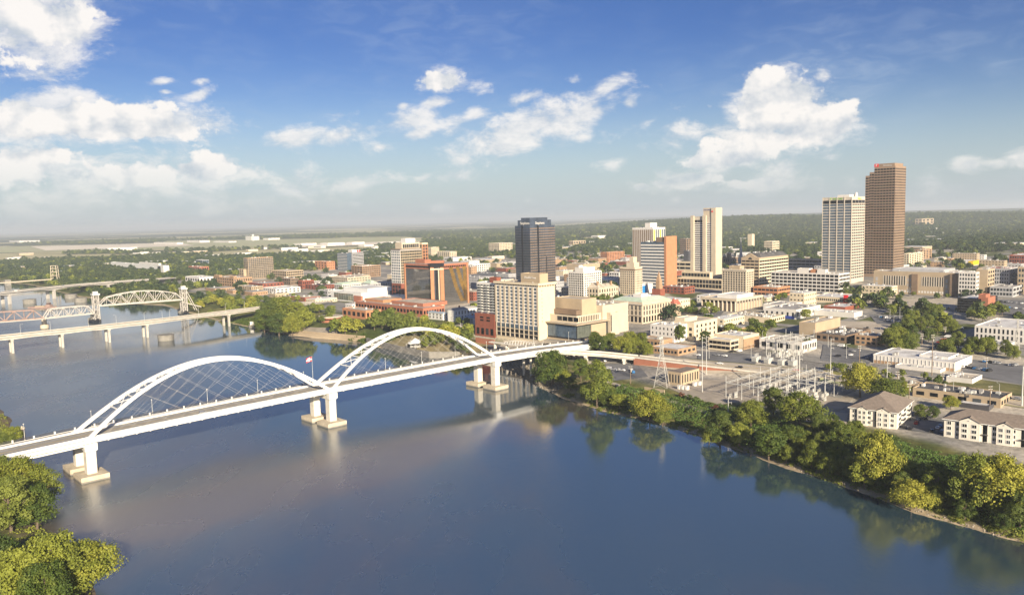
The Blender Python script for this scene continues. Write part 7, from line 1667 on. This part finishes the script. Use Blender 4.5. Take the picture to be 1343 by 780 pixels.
rows = [((1146, 416), (1182, 420), 12), ((1156, 420), (1192, 424), 10), ((1175, 402), (1250, 406), 9), ((1150, 396), (1240, 400), 8), ((1080, 428), (1175, 433), 9), ((1263, 482), (1300, 488), 8), ((1282, 474), (1335, 481), 8), ((1302, 402), (1343, 406), 9), ((1302, 396), (1343, 399), 9), ((892, 408), (935, 414), 11), ((642, 460), (690, 463), 7), ((615, 362), (668, 366), 16), ((618, 357), (670, 360), 16), ((405, 395), (436, 396), 10), ((1205, 470), (1235, 452), 8), ((1225, 455), (1262, 430), 8), ((835, 440), (800, 448), 3)]
for r_i, (a, b2, n) in enumerate(rows):
    A, B = at(*a), at(*b2); ang_ = math.atan2((B-A).y, (B-A).x)+1.57
    for i in range(n):
        if random.random() < .25: continue
        p = A.lerp(B, (i+random.uniform(.3, .7))/n); col = random.choice(['white', 'white', 'grey', 'dark', 'grey', 'dark', 'white', 'grey', random.choice(['red', 'blue'])])
        car(p.x, p.y, gz(p)+.42, ang_, col, '{c} {k} among the parked cars of the town lots and streets', '{c} {k}s of the town lots', random.random() < .2)
g = random.Random(5)
for i in range(16):      # traffic on the boulevard
    k = g.randrange(len(LH)-2); a, b2 = LH[k], LH[k+1]; d_ = (b2-a); d_.z = 0; n_ = Vector((-d_.y, d_.x, 0)).normalized(); sd2 = g.choice((-1, 1)); p = a.lerp(b2, g.random())+n_*sd2*g.choice((2.6, 6))
    car(p.x, p.y, gz(p)+.54, math.atan2(d_.y, d_.x)+(0 if sd2 > 0 else math.pi), g.choice(['white', 'grey', 'dark', 'grey', 'red']), '{c} {k} driving along the riverside boulevard', '{c} {k}s driving on the boulevard', g.random() < .2, 'moving_car')
for (p_, q_, w_) in ROADS:      # and in the streets of the centre
    for i in range(5):
        t_ = g.random(); u, v = p_[0]+(q_[0]-p_[0])*t_, p_[1]+(q_[1]-p_[1])*t_
        if not (540 < u < 1300 and -300 < v < 1100): continue
        al = abs(p_[1]-q_[1]) < 10; s_ = g.choice((-3, 3)); P = G(u, v+s_) if al else G(u+s_, v)
        car(P.x, P.y, gz(P)+.3, GRID_ROT+(0 if al else 1.57), g.choice(['white', 'grey', 'dark', 'grey']), '{c} {k} moving through the streets of the centre', '{c} {k}s in the centre streets', g.random() < .2, 'moving_car')
for (px, py) in ((20, 383.5), (29, 382.7), (34, 381.5), (50, 378), (84, 375), (176, 366.6), (184, 366.2)):
    P = at(px, py, z=20.5); j = min(i30_line, key=lambda q: (q-P).length); car(j.x, j.y, j.z+.05, GRID_ROT, random.choice(['white', 'grey']), '{c} {k} crossing the tan highway bridge', '{c} {k}s on the highway bridge', 1, 'moving_car')
# ------------------------------------------------------------------ on the water
P = at(57, 403.5, z=0); tg = thing('tug_boat', P, 'red and tan work boat with a crane mast near the highway bridge', 'boat', GRID_ROT-.9)
mb = MB(); mb.prism([(-24, -5), (20, -5), (24, 0), (20, 5), (-24, 5)], -.8, 1.8); mb.build('hull', 'rust_steel', tg); mb = MB(); mb.box(-12, -4, 1.8, 4, 4, 3.2); mb.build('cargo', 'tan', tg)
mb = MB(); mb.box(6, -3.4, 1.8, 14, 3.4, 5); mb.box(7.5, -2.6, 5, 12, 2.6, 8); mb.build('wheelhouse', 'rust_steel', tg); mb = MB(); mb.box(7.4, -2.65, 6, 12.1, 2.65, 7.3); mb.build('window', 'glass_black', tg); mb = MB(); mb.tube([(-4, 0, 1.8), (-2, 0, 17)], .4, 6); mb.tube([(-4, 0, 2.5), (5, 0, 15)], .3, 6); mb.build('crane_mast', 'dark_metal', tg)
P = at(30, 576, z=0); mk = thing('channel_marker', P, 'round rusty dolphin post standing in the water by the left shore', 'marker'); mb = MB(); mb.cyl(0, 0, -2, 6.5, 1.5, 14); mb.build('post', 'rust_steel', mk); mb = MB(); mb.cyl(0, 0, 6.5, 7.2, 1.7, 14); mb.cyl(0, 0, 7.2, 8.2, .5, 8); mb.build('cap', 'footing_concrete', mk)
P = at(331, 429, z=0); bx_ = thing('river_gauge', P, 'small white hut on a round base by the shore pier of the girder bridge', 'hut'); mb = MB(); mb.cyl(0, 0, -2, 3, 4.5, 16); mb.build('base', 'dark_concrete', bx_); mb = MB(); mb.box(-2, -2, 3, 2, 2, 6.5); mb.box(-2.3, -2.3, 6.5, 2.3, 2.3, 6.9); mb.build('hut', 'white_wall', bx_)
# ------------------------------------------------------------------ haze
mb = MB(); mb.box(-47000, -3000, -7, 47000, 47000, 215)
hm = bpy.data.materials.new('haze'); hm.use_nodes = True; nt = hm.node_tree; nt.nodes.remove(nt.nodes['Principled BSDF']); pv_ = nt.nodes.new('ShaderNodeVolumePrincipled')
pv_.inputs['Color'].default_value = (.82, .91, 1.0, 1); pv_.inputs['Density'].default_value = 8.5e-5; pv_.inputs['Anisotropy'].default_value = .1
nt.links.new(pv_.outputs[0], nt.nodes['Material Output'].inputs['Volume'])
HAZE = mb.build('haze', [hm]); tag(HAZE, kind='stuff')
bpy.context.view_layer.update()
print('objects', len(bpy.data.objects))
